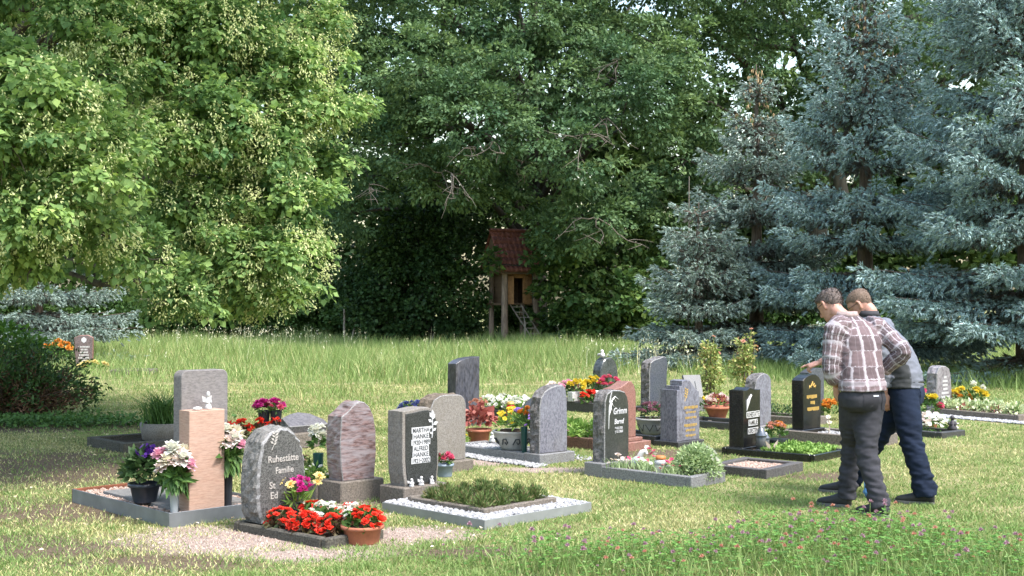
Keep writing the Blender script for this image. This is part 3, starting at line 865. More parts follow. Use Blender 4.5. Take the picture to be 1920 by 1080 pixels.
def spruce(name, label, x, y, H, Rb, mat, z0=0.15, power=0.9, tiers=22, dens=1.0, bare_top=0.0, group='blue spruces at the edge of the wood', browns=0.25):
    turn = rng.uniform(0, 6)
    t = thing(name, label, 'tree', (x, y, -0.05), turn, group)
    bk = bark('spruce bark', (0.06, 0.045, 0.035), (0.17, 0.13, 0.10), 14)
    tubes('trunk', [([(0, 0, 0), (0.02, 0, H * 0.3), (0, 0.03, H * 0.65), (0.02, 0, H)], [0.05 + H * 0.022, 0.03 + H * 0.016, 0.03 + H * 0.008, 0.012])], bk, t, 9)
    SP, ST, SL, SI, tw = [], [], [], [], []
    zhide = 1.6 + 0.25 * y          # boughs above the picture are sparser
    for i in range(tiers):
        f = (i + rng.uniform(-0.3, 0.3)) / tiers
        f = min(0.98, max(0.0, f))
        z = z0 + (H - z0) * f
        Rz = Rb * (1 - f) ** power + 0.12
        nb = int(rng.integers(8, 12)) if f < 0.85 else 6
        a0 = rng.uniform(0, 2 * PI)
        for b in range(nb):
            a = a0 + 2 * PI * b / nb + rng.normal() * 0.16
            Lb = Rz * rng.uniform(0.72, 1.15)
            d = np.array((math.cos(a), math.sin(a), 0.0))
            s = np.array((-d[1], d[0], 0.0))
            droop = (0.30 - 0.75 * f) * Lb
            nseg = max(4, int(Lb / 0.11))
            tt = np.linspace(0.10, 1.0, nseg)
            ax = d * (tt * Lb)[:, None] + np.array((0, 0, z)) + np.array((0, 0, 1.0)) * (-droop * tt ** 1.2 + 0.16 * Lb * tt ** 3)[:, None]
            tw.append(([tuple(ax[0] - d * 0.10 * Lb), tuple(ax[nseg // 2]), tuple(ax[-1])], [0.022 + 0.008 * Lb, 0.014, 0.005]))
            for k in range(nseg):
                tk = tt[k]
                lat = (0.13 + 0.42 * Lb * min(1, tk * 1.6) * (1.08 - tk)) * rng.uniform(0.7, 1.25)
                m = max(2, int(lat / 0.032 * dens * (0.4 if math.sin(a + turn) > 0.25 or z > zhide else 1.0)))
                for sd in (-1, 1):
                    q = (np.arange(m) + rng.uniform(0, 1, m)) / m
                    hang = rng.random(m) < 0.45
                    P = ax[k] + (s * sd * 0.86 + d * 0.5) * (q * lat)[:, None] + np.array((0, 0, -0.22)) * (q * lat)[:, None] + rng.normal(size=(m, 3)) * 0.035
                    P[:, 2] -= hang * rng.uniform(0.03, 0.16, m)
                    T = s * sd * 0.55 + d * 0.75 + rng.normal(size=(m, 3)) * 0.3 + np.array((0, 0, 0.05)) - hang[:, None] * np.array((0, 0, 0.75))
                    SP.append(P)
                    ST.append(T)
                    SL.append(rng.uniform(0.085, 0.15, m))
                    SI.append(np.full(m, tk) * 0.7 + q * 0.5 * min(1.0, lat / 0.3) - 0.15 * hang)
            SP.append(ax[-1:])
            ST.append((d + np.array((0, 0, 0.15)))[None])
            SL.append(np.array([0.16]))
            SI.append(np.array([1.0]))
    P, T, L = np.concatenate(SP), np.concatenate(ST), np.concatenate(SL)
    tubes('bough', tw, bk, t, 4)['kind'] = 'stuff'
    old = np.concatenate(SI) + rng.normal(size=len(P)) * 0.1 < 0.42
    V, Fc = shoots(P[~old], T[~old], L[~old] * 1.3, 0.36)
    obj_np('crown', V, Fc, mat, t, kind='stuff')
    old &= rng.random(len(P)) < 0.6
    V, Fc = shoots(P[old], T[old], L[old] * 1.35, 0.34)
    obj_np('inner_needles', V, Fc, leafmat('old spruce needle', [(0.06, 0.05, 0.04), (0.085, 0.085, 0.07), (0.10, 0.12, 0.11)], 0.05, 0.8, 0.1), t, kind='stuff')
    # brown cones hang in the top
    n = int(90 * (H > 5))
    if n:
        f = rng.uniform(0.72, 0.99, n)
        a = rng.uniform(0, 2 * PI, n)
        rr = (Rb * (1 - f) ** power + 0.1) * rng.uniform(0.4, 1.0, n)
        P = np.stack([np.cos(a) * rr, np.sin(a) * rr, z0 + (H - z0) * f], 1)
        V, Fc = cat_arrays([leaf_arrays(P, np.tile((0.05, 0.02, -1.0), (n, 1)) + rng.normal(size=(n, 3)) * 0.15, rand_dirs(n), rng.uniform(0.09, 0.13, n), 0.36) for k in range(3)])
        obj_np('cones', V, Fc, leafmat('spruce cone', [(0.22, 0.15, 0.08), (0.34, 0.25, 0.14)], 0.0, 0.8), t, kind='stuff')
    return t


def build_trees():
    build_linden()
    obk = bark('oak bark', (0.025, 0.022, 0.018), (0.075, 0.065, 0.05))
    oak = leafmat('oak leaf', [(0.048, 0.092, 0.042), (0.075, 0.135, 0.058), (0.105, 0.175, 0.08), (0.14, 0.215, 0.10)], 0.35, 0.6, gain=1.22, tone=True)
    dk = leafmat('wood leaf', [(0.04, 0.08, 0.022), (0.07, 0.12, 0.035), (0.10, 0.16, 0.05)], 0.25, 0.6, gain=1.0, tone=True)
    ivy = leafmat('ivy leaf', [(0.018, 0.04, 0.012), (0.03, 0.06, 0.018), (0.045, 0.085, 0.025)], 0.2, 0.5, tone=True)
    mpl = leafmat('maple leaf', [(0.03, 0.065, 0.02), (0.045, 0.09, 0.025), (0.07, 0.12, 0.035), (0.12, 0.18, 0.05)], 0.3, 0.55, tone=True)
    tree('oak_tree', 'broad oak with grey-green boughs reaching over the tree house', 0.9, 51.5, OAK, oak, obk, 0.5, 95, 0.16, 0.5, 4.0, cover=1.35, up=0.75, w=0.62, jitter=0.25)
    it = []
    for (x_, y_, z_) in [(-4.6, 40.8, 4.9), (-1.9, 39.2, 5.2), (-0.6, 39.0, 6.2), (2.2, 39.0, 6.4), (3.0, 39.6, 7.0), (2.7, 40.2, 3.9), (-2.3, 40.9, 5.4), (0.1, 41.6, 5.8), (3.4, 40.2, 8.9)]:
        for k in range(3):
            e_ = Vector((x_, y_, z_)) + Vector((rng.normal() * 0.8, -rng.uniform(0.1, 0.6), rng.normal() * 0.45 - 0.25))
            st = Vector((x_, y_ + 0.9, z_ + 0.35))
            pth = [p - Vector((0.9, 51.5, -0.05)) for p in twig_path(st, e_, 0.02, 0.14, 6)]
            it.append((pth, [0.024, 0.02, 0.016, 0.012, 0.009, 0.005]))
            for q in (2, 3, 4):
                g_ = pth[q] + Vector((rng.normal() * 0.35, -0.1, rng.normal() * 0.3))
                it.append((twig_path(pth[q], g_, 0, 0.15, 4), [0.014, 0.011, 0.008, 0.004]))
    tubes('bare_twigs', it, bark('dead twig', (0.09, 0.075, 0.06), (0.20, 0.17, 0.14), 20), bpy.data.objects['oak_tree'], 4)['kind'] = 'stuff'
    tree('oak_tree', 'oak with dark crooked limbs rising behind the blue spruces', 11.6, 50.5, OAK_R, oak, obk, 0.5, 85, 0.165, 0.42, 5.5, trunk_lean=(0.8, -1.0), cover=1.1, up=0.75, w=0.62, jitter=0.25)
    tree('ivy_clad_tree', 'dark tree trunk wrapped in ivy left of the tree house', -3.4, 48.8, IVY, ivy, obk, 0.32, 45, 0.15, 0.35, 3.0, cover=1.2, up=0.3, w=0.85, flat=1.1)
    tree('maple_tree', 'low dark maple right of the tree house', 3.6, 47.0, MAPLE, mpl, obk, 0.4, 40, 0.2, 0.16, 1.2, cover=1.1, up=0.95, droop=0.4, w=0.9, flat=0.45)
    cols = {}
    for l in BACK:
        cols.setdefault(int((l[0] + 30) // 7.5), []).append(l)
    names = ['at the far left', 'behind the linden', 'left of the linden edge', 'behind the ivy-clad trunk', 'behind the tree house', 'behind the maple', 'behind the smallest blue spruce', 'behind the middle spruces', 'at the far right', 'at the right edge']
    for i, k in enumerate(sorted(cols)):
        ls = cols[k]
        cx = sum(l[0] for l in ls) / len(ls)
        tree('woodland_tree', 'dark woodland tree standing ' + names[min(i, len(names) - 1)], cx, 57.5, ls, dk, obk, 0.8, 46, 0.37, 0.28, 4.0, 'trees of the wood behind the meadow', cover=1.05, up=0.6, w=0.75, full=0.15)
    o2 = bpy.data.objects['oak_tree.001']
    it = []
    for pts_, rr in [([(0.9, -2.2, 5.5), (0.2, -2.6, 8.5), (0.5, -3.0, 10.6), (1.6, -3.2, 11.6), (3.6, -3.4, 12.2)], 0.26), ([(0.4, -2.8, 10.0), (-0.8, -3.2, 10.9), (-2.2, -3.4, 11.0), (-3.4, -3.5, 11.6)], 0.15), ([(0.6, -2.4, 6.5), (-1.0, -3.0, 7.6), (-2.6, -3.4, 7.8), (-3.6, -3.8, 8.6)], 0.13), ([(0.6, -2.6, 7.0), (2.0, -3.0, 8.6), (3.0, -3.2, 10.2)], 0.14)]:
        it.append((pts_, [rr * (1 - 0.75 * i / len(pts_)) for i in range(len(pts_))]))
    tubes('limb', it, obk, o2, 8)['kind'] = 'stuff'
    blue = leafmat('spruce needle blue', [(0.10, 0.13, 0.12), (0.15, 0.21, 0.205), (0.21, 0.295, 0.29), (0.30, 0.39, 0.385)], 0.1, 0.75, 0.1, 1.5)
    grey = leafmat('spruce needle grey', [(0.10, 0.115, 0.095), (0.15, 0.19, 0.165), (0.20, 0.265, 0.235), (0.27, 0.34, 0.305)], 0.1, 0.75, 0.1, 1.45)
    spruce('blue_spruce', 'small grey-green spruce with a broken top left of the other spruces', 4.3, 29.6, 3.9, 1.75, grey, 0.15, 0.65, 9, 0.8)
    spruce('blue_spruce', 'slender blue spruce with a thin brown cone-hung tip', 5.95, 31.2, 7.4, 2.9, grey, 0.15, 1.0, 15, 0.75)
    spruce('blue_spruce', 'tall blue spruce rising right behind the two men', 7.9, 28.6, 8.9, 2.8, blue, 0.15, 0.72, 16, 0.75)
    spruce('blue_spruce', 'widest blue spruce filling the right edge of the picture', 10.4, 25.6, 12.5, 3.5, blue, 0.15, 0.62, 22, 0.7)
    spruce('blue_spruce', 'shaded spruce behind the far red-brown gravestone on the left', -12.2, 33.0, 4.6, 2.4, grey, 0.5, 0.8, 9, 0.7, group='spruce under the linden')


def understory():
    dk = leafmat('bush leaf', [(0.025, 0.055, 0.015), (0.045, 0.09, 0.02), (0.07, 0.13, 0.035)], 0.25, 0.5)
    bk = bark('oak bark', (0.025, 0.022, 0.018), (0.075, 0.065, 0.05))
    where = ['in the far left corner of the meadow', 'behind the shaded spruce', 'left of the two leaning posts', 'behind the tall seed heads', 'between the posts and the ivy', 'below the linden edge', 'at the foot of the ivy', 'left of the tree house post', 'right of the tree house ladder', 'straight behind the tree house', 'below the maple', 'between the maple and the spruce', 'behind the small spruce', 'left of the leaning trunk', 'behind the left juniper']
    for i, (x, y, s) in enumerate([(-19.5, 50, 1.9), (-17, 51.5, 2.1), (-14.4, 50, 1.6), (-12.2, 51.5, 2.2), (-9.8, 51, 2.0), (-7.6, 52, 2.3), (-5.4, 50.5, 1.4), (-2.3, 50, 0.9), (1.9, 49.2, 1.1), (0.1, 50.2, 1.3), (3.2, 50, 1.5), (5.0, 49, 1.9), (7.2, 50, 2.4), (9.8, 50, 2.4), (13.5, 49, 2.4)]):
        t = thing('bush', 'dark bush at the wood edge ' + where[i], 'bush', (x, y, -0.05), 0, 'bushes along the edge of the wood')
        ls = [(rng.normal() * s * 0.35, rng.normal() * 0.3, s * rng.uniform(0.3, 0.75), s * 0.62, s * 0.5, s * 0.5) for k in range(5)]
        tubes('stem', [(twig_path((0.05 * k, 0, 0), l[:3], 0, 0.1, 5), [0.04, 0.03, 0.025, 0.02, 0.01]) for k, l in enumerate(ls)], bk, t, 5)['kind'] = 'stuff'
        V, Fc = lobe_leaves(ls, 0.3, 32, 0.15, cover=1.1, up=0.6, w=0.75, full=0.3)
        obj_np('foliage', V, Fc, dk, t, kind='stuff')


def juniper():
    t = thing('juniper_shrub', 'low spreading juniper shrub with brown dead inner twigs at the left edge', 'shrub', (-6.95, 17.4, 0))
    bk = bark('spruce bark', (0.06, 0.045, 0.035), (0.17, 0.13, 0.10), 14)
    items, P, T, L, D = [], [], [], [], []
    for k in range(150):
        a = rng.uniform(0, 2 * PI)
        e = rng.uniform(0.10, 1.2)
        Ln = rng.uniform(0.75, 1.12)
        d = np.array((math.cos(a) * math.cos(e) * 1.12, math.sin(a) * math.cos(e), math.sin(e) * 0.92)) * Ln
        s = np.array((rng.normal() * 0.2, rng.normal() * 0.15, 0.02))
        pth = twig_path(s, s + d, -0.05, 0.08, 6)
        items.append((pth, [0.02, 0.016, 0.012, 0.008, 0.005, 0.003]))
        for j in range(34):
            f = rng.uniform(0.35, 1.05)
            p = s + d * f + rng.normal(size=3) * 0.07
            (D if f < 0.9 and p[2] < 0.85 and rng.random() < 0.85 else P).append((p, unit(d * 0.8 + rng.normal(size=3) * 0.45)))
    tubes('branch', items, bk, t, 4)['kind'] = 'stuff'
    pp, tt = np.array([a for a, b in P]), np.array([b for a, b in P])
    rep = 4
    pp, tt = np.repeat(pp, rep, 0) + rng.normal(size=(len(pp) * rep, 3)) * 0.035, np.repeat(tt, rep, 0) + rng.normal(size=(len(tt) * rep, 3)) * 0.4
    V, Fc = leaf_arrays(pp, tt, rand_dirs(len(pp)), rng.uniform(0.05, 0.10, len(pp)), 0.4)
    obj_np('foliage', V, Fc, leafmat('juniper green', [(0.02, 0.05, 0.015), (0.035, 0.075, 0.02), (0.06, 0.11, 0.03)], 0.1), t, kind='stuff')
    pp, tt = np.array([a for a, b in D]), np.array([b for a, b in D])
    pp, tt = np.repeat(pp, 3, 0) + rng.normal(size=(len(pp) * 3, 3)) * 0.03, np.repeat(tt, 3, 0) + rng.normal(size=(len(tt) * 3, 3)) * 0.5
    V, Fc = leaf_arrays(pp, tt, rand_dirs(len(pp)), rng.uniform(0.05, 0.10, len(pp)), 0.22)
    o = obj_np('dead_twigs', V, Fc, leafmat('dead needles', [(0.06, 0.036, 0.024), (0.10, 0.058, 0.036), (0.17, 0.095, 0.058)], 0.0, 0.8), t, kind='stuff')
    o['label'] = 'brown dead needles inside the shrub'
    # leafy shrub over it, ground cover below
    t = thing('leafy_shrub', 'light green leafy shrub rising above the juniper at the left edge', 'shrub', (-7.6, 18.6, 0))
    ls = [(-0.5, 0, 1.0, 0.7, 0.6, 0.4), (0.1, -0.2, 0.95, 0.55, 0.5, 0.3), (-1.0, 0.1, 1.1, 0.7, 0.6, 0.45), (0.5, -0.1, 0.85, 0.4, 0.4, 0.22)]
    tubes('stem', [(twig_path((0.03 * k, 0, 0), l[:3], 0, 0.1, 5), [0.03, 0.025, 0.02, 0.015, 0.01]) for k, l in enumerate(ls)], bk, t, 5)['kind'] = 'stuff'
    V, Fc = lobe_leaves(ls, 0.17, 26, 0.10, cover=1.2, up=0.9, droop=0.3, w=0.55)
    obj_np('foliage', V, Fc, leafmat('elder leaf', [(0.05, 0.12, 0.02), (0.09, 0.18, 0.03), (0.13, 0.23, 0.045)], 0.35), t, kind='stuff')
    n = 2600
    X, Y = rng.normal(-5.9, 0.9, n), rng.normal(16.3, 0.28, n)
    P = np.stack([X, Y, rng.uniform(0.02, 0.12, n)], 1)
    V, Fc = leaf_arrays(P, rng.normal(size=(n, 3)) + (0, 0, .2), rng.normal(size=(n, 3)) * .4 + (0, 0, 1), rng.uniform(0.04, 0.07, n), 0.8)
    tag(obj_np('ground_cover', V, Fc, leafmat('cover leaf', [(0.05, 0.11, 0.03), (0.08, 0.15, 0.04)])), 'small round-leaved ground cover under the juniper', 'ground cover', kind='stuff')


# ------------------------------------------------------------------ tree house
def tree_house():
    t = thing('tree_house', 'small wooden tree house with a red tiled roof between two trunks', 'tree house', (0.12, 46.4, 0), R(24))
    wood = plain('tree house wood', (0.32, 0.165, 0.075), 0.8, 0.5, 30, 0.3)
    wood2 = plain('tree house dark wood', (0.12, 0.075, 0.045), 0.8, 0.5, 30, 0.3)
    pole = bark('pine pole', (0.13, 0.09, 0.07), (0.30, 0.22, 0.17), 12)
    red = plain('roof tile red', (0.21, 0.075, 0.058), 0.7, 0.3, 40, 0.35)
    steel = plain('ladder wood', (0.20, 0.17, 0.14), 0.8, 0.3, 40)
    for sx in (-0.62, 0.62):
        tubes('post', [([(sx, -0.45, 0), (sx, -0.45, 1.2), (sx * 0.98, -0.45, 2.75)], [0.135, 0.12, 0.11])], pole, t, 10)
        tubes('post', [([(sx, 0.75, 0), (sx, 0.75, 1.2), (sx, 0.75, 2.75)], [0.11, 0.10, 0.10])], pole, t, 8)
    box('floor', t, -0.75, 0.75, -0.35, 0.9, 1.40, 1.48, wood2)
    for k in range(11):
        x0 = -0.50 + k * 0.092
        if 0.16 < (x0 + 0.50) / 1.0 < 0.0:
            continue
        if 3 <= k <= 6:
            continue
        box('plank', t, x0, x0 + 0.086, -0.34 + 0.006 * (k % 2), -0.31 + 0.006 * (k % 2), 1.48, 2.62, wood, 0.004)
    box('plank', t, -0.225, 0.145, -0.34, -0.31, 2.38, 2.62, wood, 0.004)
    for k in range(10):
        y0 = -0.28 + k * 0.115
        box('side_plank', t, -0.52, -0.49, y0, y0 + 0.108, 1.48, 2.6, wood2, 0.004)
        box('side_plank', t, 0.49, 0.52, y0, y0 + 0.108, 1.48, 2.6, wood2, 0.004)
    box('back_wall', t, -0.5, 0.5, 0.86, 0.89, 1.48, 2.6, wood2)
    door = box('shutter_door', t, -0.52, -0.24, -0.40, -0.37, 1.44, 2.45, wood, 0.006)
    door.rotation_euler.z = R(-18)
    door = box('shutter_door', t, 0.16, 0.44, -0.40, -0.37, 1.44, 2.45, wood, 0.006)
    door.rotation_euler.z = R(14)
    # pitched roof of separate tiles; slope faces the meadow
    z_e, z_r, y_e, y_r = 2.55, 4.05, -0.75, 0.30
    rows, ncol = 6, 9
    ux, uz = (y_r - y_e) / rows, (z_r - z_e) / rows
    ang = math.atan2(z_r - z_e, y_r - y_e)
    Ls = math.hypot(ux, uz) * 1.12
    V, Fc = [], []
    prof = [(-0.5, 0.0), (-0.32, 0.028), (-0.12, 0.034), (0.05, 0.01), (0.3, 0.0), (0.5, 0.006)]
    tw = 1.75 / ncol
    for y in (0, Ls):
        for (u, h) in prof:
            V.append((u * tw, y, h))
        for (u, h) in prof:
            V.append((u * tw, y, h - 0.018))
    n = len(prof)
    for i in range(n - 1):
        Fc += [(i, i + 1, 2 * n + i + 1, 2 * n + i), (n + i + 1, n + i, 3 * n + i, 3 * n + i + 1), (i + 1, i, n + i, n + i + 1), (2 * n + i, 2 * n + i + 1, 3 * n + i + 1, 3 * n + i)]
    tile = mesh_py('tile', V, Fc, red, True)
    roof = box('roof', t, -0.86, 0.86, -0.70, -0.66, 2.52, 2.58, wood2)
    for side in (0, 1):
        for r in range(rows):
            for c in range(ncol):
                x = (c + 0.5) * tw - 0.875
                o = link('tile', tile, roof)
                y0 = y_e + ux * r
                zz = z_e + uz * r + 0.045 + rng.uniform(0, 0.008)
                if side == 0:
                    o.location = (x, y0 + 0.68, zz - 2.52)
                    o.rotation_euler = (ang, rng.normal() * 0.01, 0)
                else:
                    o.location = (x, (2 * y_r - y0) + 0.68, zz - 2.52)
                    o.rotation_euler = (ang, 0, PI)
    tubes('ridge_tile', [([(-0.88, y_r + 0.68, z_r + 0.06 - 2.52), (0, y_r + 0.68, z_r + 0.065 - 2.52), (0.88, y_r + 0.68, z_r + 0.06 - 2.52)], 0.075)], red, roof, 8)
    for sx in (-0.8, 0.8):
        V = [(sx, y_e + 0.1, z_e), (sx, 2 * y_r - y_e - 0.1, z_e), (sx, y_r, z_r - 0.03), (sx + 0.02, y_e + 0.1, z_e), (sx + 0.02, 2 * y_r - y_e - 0.1, z_e), (sx + 0.02, y_r, z_r - 0.03)]
        link('gable', mesh_py('gable', V, [(0, 1, 2), (5, 4, 3), (0, 3, 4, 1), (1, 4, 5, 2), (2, 5, 3, 0)], wood2), t)
    # ladder
    lad = thing('wooden_ladder', 'steep wooden ladder leading up to the tree house door', 'ladder', (0.24, 46.0, 0), R(10))
    a, b = Vector((-0.12, 0, 1.42)), Vector((0.62, -0.75, 0.1))
    for sx in (-0.19, 0.19):
        p, q = a + Vector((sx, 0, 0)), b + Vector((sx, 0, 0))
        tubes('rail', [([p, q], 0.032)], steel, lad, 4)
    for k in range(7):
        c = a.lerp(b, (k + 0.5) / 7)
        box('rung', lad, c.x - 0.2, c.x + 0.2, c.y - 0.07, c.y + 0.05, c.z, c.z + 0.03, steel, 0.004)
    tubes('support_post', [([(0.08, -0.8, 0), (0.08, -0.8, 0.75), (0.08, -0.35, 1.35)], 0.035)], steel, lad, 5)
    sl = thing('slide', 'pale blue slide behind the right post of the tree house', 'slide', (0.95, 46.5, 0), R(20))
    me = mesh_py('chute', [(0, -0.2, 1.1), (0, 0.2, 1.1), (0.9, 0.2, 0.25), (0.9, -0.2, 0.25), (0, -0.2, 1.2), (0, 0.2, 1.2), (0.9, 0.2, 0.35), (0.9, -0.2, 0.35)], [(0, 1, 2, 3), (0, 3, 7, 4), (1, 5, 6, 2)], plain('slide blue', (0.30, 0.38, 0.48), 0.4))
    o = link('chute', me, sl)
    tubes('handrail', [([(-0.25, -0.25, 1.75), (0.55, -0.25, 1.15)], 0.02)], steel, sl, 6)
    tubes('leg', [([(0.05, -0.2, 0), (0.05, -0.2, 1.15)], 0.03)], steel, sl, 6)
    # old fence posts in the shade
    for (x, y, h, dx, w, nm) in [(-6.2, 47.3, 1.35, 0.0, 0.045, 'upright weathered post in the shade right of the linden'), (-5.95, 47.2, 0.75, 0.18, 0.035, 'short leaning post beside the upright weathered post'), (-4.35, 47.6, 0.95, 0.0, 0.035, 'thin post before the ivy-clad tree'), (-2.95, 46.8, 0.35, 0.08, 0.03, 'pale leaning stump of a post before the tree house')]:
        p = thing('fence_post', nm, 'post', (x, y, 0))
        tubes('shaft', [([(0, 0, -0.05), (dx * 0.5, 0, h * 0.5), (dx, 0, h)], [w, w * 0.95, w * 0.85])], steel, p, 6)
    tubes('bare_pole', [([(5.9 - 1.75, 30.1, 0), (4.16, 30.1, 3.2), (4.17, 30.1, 4.5)], [0.02, 0.016, 0.01])], steel, None, 5)
    tag(bpy.data.objects['bare_pole'], 'thin bare pole sticking up behind the broken-topped spruce', 'pole')


build_trees()
understory()
juniper()
tree_house()


# ------------------------------------------------------------------ gravestones: shapes
def resample(poly, step=0.03):
    out = []
    for i, a in enumerate(poly):
        b = poly[(i + 1) % len(poly)]
        n = max(1, int(math.dist(a, b) / step))
        for k in range(n):
            out.append((a[0] + (b[0] - a[0]) * k / n, a[1] + (b[1] - a[1]) * k / n))
    return out


def arc(cx, cz, rx, rz, a0, a1, n=8):
    return [(cx + rx * math.cos(R(a0 + (a1 - a0) * i / n)), cz + rz * math.sin(R(a0 + (a1 - a0) * i / n))) for i in range(n + 1)]


def slab(name, parent, outline, T, front, side, rough=0.0, bevel=0.006, loc=(0, 0, 0), rings=7, scallop=0.0, step=0.03, seed=0.0, edge=None):
    """upright stone: outline (x, z) seen from the front, front face at -y; rough = depth of the quarry-faced flanks"""
    pts = resample(outline, step)
    n = len(pts)
    cen = Vector((sum(p[0] for p in pts) / n, sum(p[1] for p in pts) / n))
    nrm = []
    for i in range(n):
        a, b = Vector(pts[i - 1]), Vector(pts[(i + 1) % n])
        d = (b - a).normalized()
        nrm.append(Vector((d.y, -d.x)))
    ys = [(-T / 2, -bevel)] + [(-T / 2 + bevel + (T - 2 * bevel) * j / (rings - 1), 0.0) for j in range(rings)] + [(T / 2, -bevel)]
    V = []
    for j, (y, off) in enumerate(ys):
        for i, p in enumerate(pts):
            q = Vector((p[0], y, p[1]))
            k = 0.0
            if rough and 1 < j < len(ys) - 2:
                k = rough * (mnoise.noise(Vector((q.x * 14 + seed, q.y * 16, q.z * 14))) + 0.6 * mnoise.noise(Vector((q.x * 34, q.y * 34 + seed, q.z * 34))))
                k *= min(1.0, p[1] / 0.03)
            if scallop and j < 2 and p[1] > 0.02:
                k -= scallop * (0.8 + mnoise.noise(Vector((p[0] * 40, 7.0, p[1] * 40))) + 0.4 * math.sin(i * 2.1))
            o = off + k
            V.append((p[0] + nrm[i].x * o, y, max(0.0, p[1] + nrm[i].y * o)))
    Fc, mi = [], []
    Fc.append(tuple(range(n)))
    mi.append(0)
    for j in range(len(ys) - 1):
        for i in range(n):
            Fc.append((j * n + i, (j + 1) * n + i, (j + 1) * n + (i + 1) % n, j * n + (i + 1) % n))
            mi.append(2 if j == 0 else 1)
    Fc.append(tuple((len(ys) - 1) * n + i for i in range(n))[::-1])
    mi.append(0)
    me = mesh_py(name, V, Fc, [front, side, edge or (granite('pale bevel', (0.28, 0.28, 0.28), (0.42, 0.41, 0.41), 120, 0.7) if rough > 0.01 else side)], False, mi)  # front bevel ring gets a paler granite on rough-flanked stones
    return link(name, me, parent, loc)


def lettering(parent, body, size, x, z, y, mat, extrude=0.0015, align='CENTER', shear=0.0, bold=0.0, sx=1.0, name='lettering', spacing=1.0):
    cu = bpy.data.curves.new(name, 'FONT')
    cu.body = body
    cu.size = size
    cu.align_x = align
    cu.extrude = extrude
    cu.shear = shear
    cu.offset = bold
    cu.space_line = spacing
    tmp = link('tmp', cu)
    dg = bpy.context.evaluated_depsgraph_get()
    me = bpy.data.meshes.new_from_object(tmp.evaluated_get(dg))
    bpy.data.objects.remove(tmp)
    me.materials.clear()
    me.materials.append(mat)
    return link(name, me, parent, (x, y, z), (PI / 2, 0, 0), (sx, 1, 1))


def kerb_frame(name, label, loc, rz, x, y, w, h, mat, group=None, z0=-0.02, sides='LRFB', bevel=0.006):
    t = thing(name, label, 'grave kerb', (loc[0], loc[1], 0), rz, group)
    if 'F' in sides:
        box('kerb_bar', t, 0, x, 0, w, z0, h, mat, bevel)
    if 'B' in sides:
        box('kerb_bar', t, 0, x, y - w, y, z0, h, mat, bevel)
    if 'L' in sides:
        box('kerb_bar', t, 0, w, w + 0.002, y - w - 0.002, z0, h - 0.002, mat, bevel)
    if 'R' in sides:
        box('kerb_bar', t, x - w, x, w + 0.002, y - w - 0.002, z0, h - 0.002, mat, bevel)
    for c in t.children:      # old kerbs have settled unevenly
        c.rotation_euler = (rng.normal() * 0.004, rng.normal() * 0.004, rng.normal() * 0.003)
    add_bed(loc, rz, 0, x, 0, y)
    return t


def add_bed(loc, rz, x0, x1, y0, y1):
    c, s = math.cos(rz), math.sin(rz)
    k = math.sqrt(0.5)
    P = [(loc[0] + u * c - v * s, loc[1] + u * s + v * c) for u in (x0, x1) for v in (y0, y1)]
    U = [p[0] * k + p[1] * k for p in P]
    W = [-p[0] * k + p[1] * k for p in P]
    m = 0.02
    NOGRASS.append((0, 0, min(U) + m, max(U) - m, min(W) + m, max(W) - m))


def local(loc, rz, u, v):
    return (loc[0] + u * math.cos(rz) - v * math.sin(rz), loc[1] + u * math.sin(rz) + v * math.cos(rz))


PEB = None


def pebbles(name, label, loc, rz, region, n, size, mat, z=0.0, flat=0.7):
    """small stones lying in a bed; region(u, v) -> keep"""
    x0, x1, y0, y1, keep = region
    U, W = rng.uniform(x0, x1, n), rng.uniform(y0, y1, n)
    if keep is not None:
        k = keep(U, W)
        U, W = U[k], W[k]
    n = len(U)
    ico = np.array([(0, 0, 1), (0.894, 0, 0.447), (0.276, 0.851, 0.447), (-0.724, 0.526, 0.447), (-0.724, -0.526, 0.447), (0.276, -0.851, 0.447), (0.6, 0.5, -0.4), (-0.2, 0.75, -0.4), (-0.75, 0, -0.4), (-0.2, -0.75, -0.4), (0.6, -0.5, -0.4)])
    fa = np.array([(0, 1, 2), (0, 2, 3), (0, 3, 4), (0, 4, 5), (0, 5, 1), (1, 6, 2), (2, 7, 3), (3, 8, 4), (4, 9, 5), (5, 10, 1)])
    sc = size * rng.uniform(0.55, 1.3, (n, 1, 3)) * np.array((1, 1, flat))
    a = rng.uniform(0, 2 * PI, n)
    V = ico[None] * sc + rng.normal(size=(n, 11, 3)) * size * 0.1
    c, s = np.cos(a)[:, None], np.sin(a)[:, None]
    V = np.stack([V[..., 0] * c - V[..., 1] * s, V[..., 0] * s + V[..., 1] * c, V[..., 2]], -1)
    V += np.stack([U, W, z + rng.uniform(0.1, 0.9, n) * size], 1)[:, None, :]
    Fc = (np.arange(n) * 11)[:, None, None] + fa[None]
    o = obj_np(name, V.reshape(-1, 3), Fc.reshape(-1, 3), mat, None, True)
    o.location = (loc[0], loc[1], 0)
    o.rotation_euler = (0, 0, rz)
    return tag(o, label, 'gravel', kind='stuff')


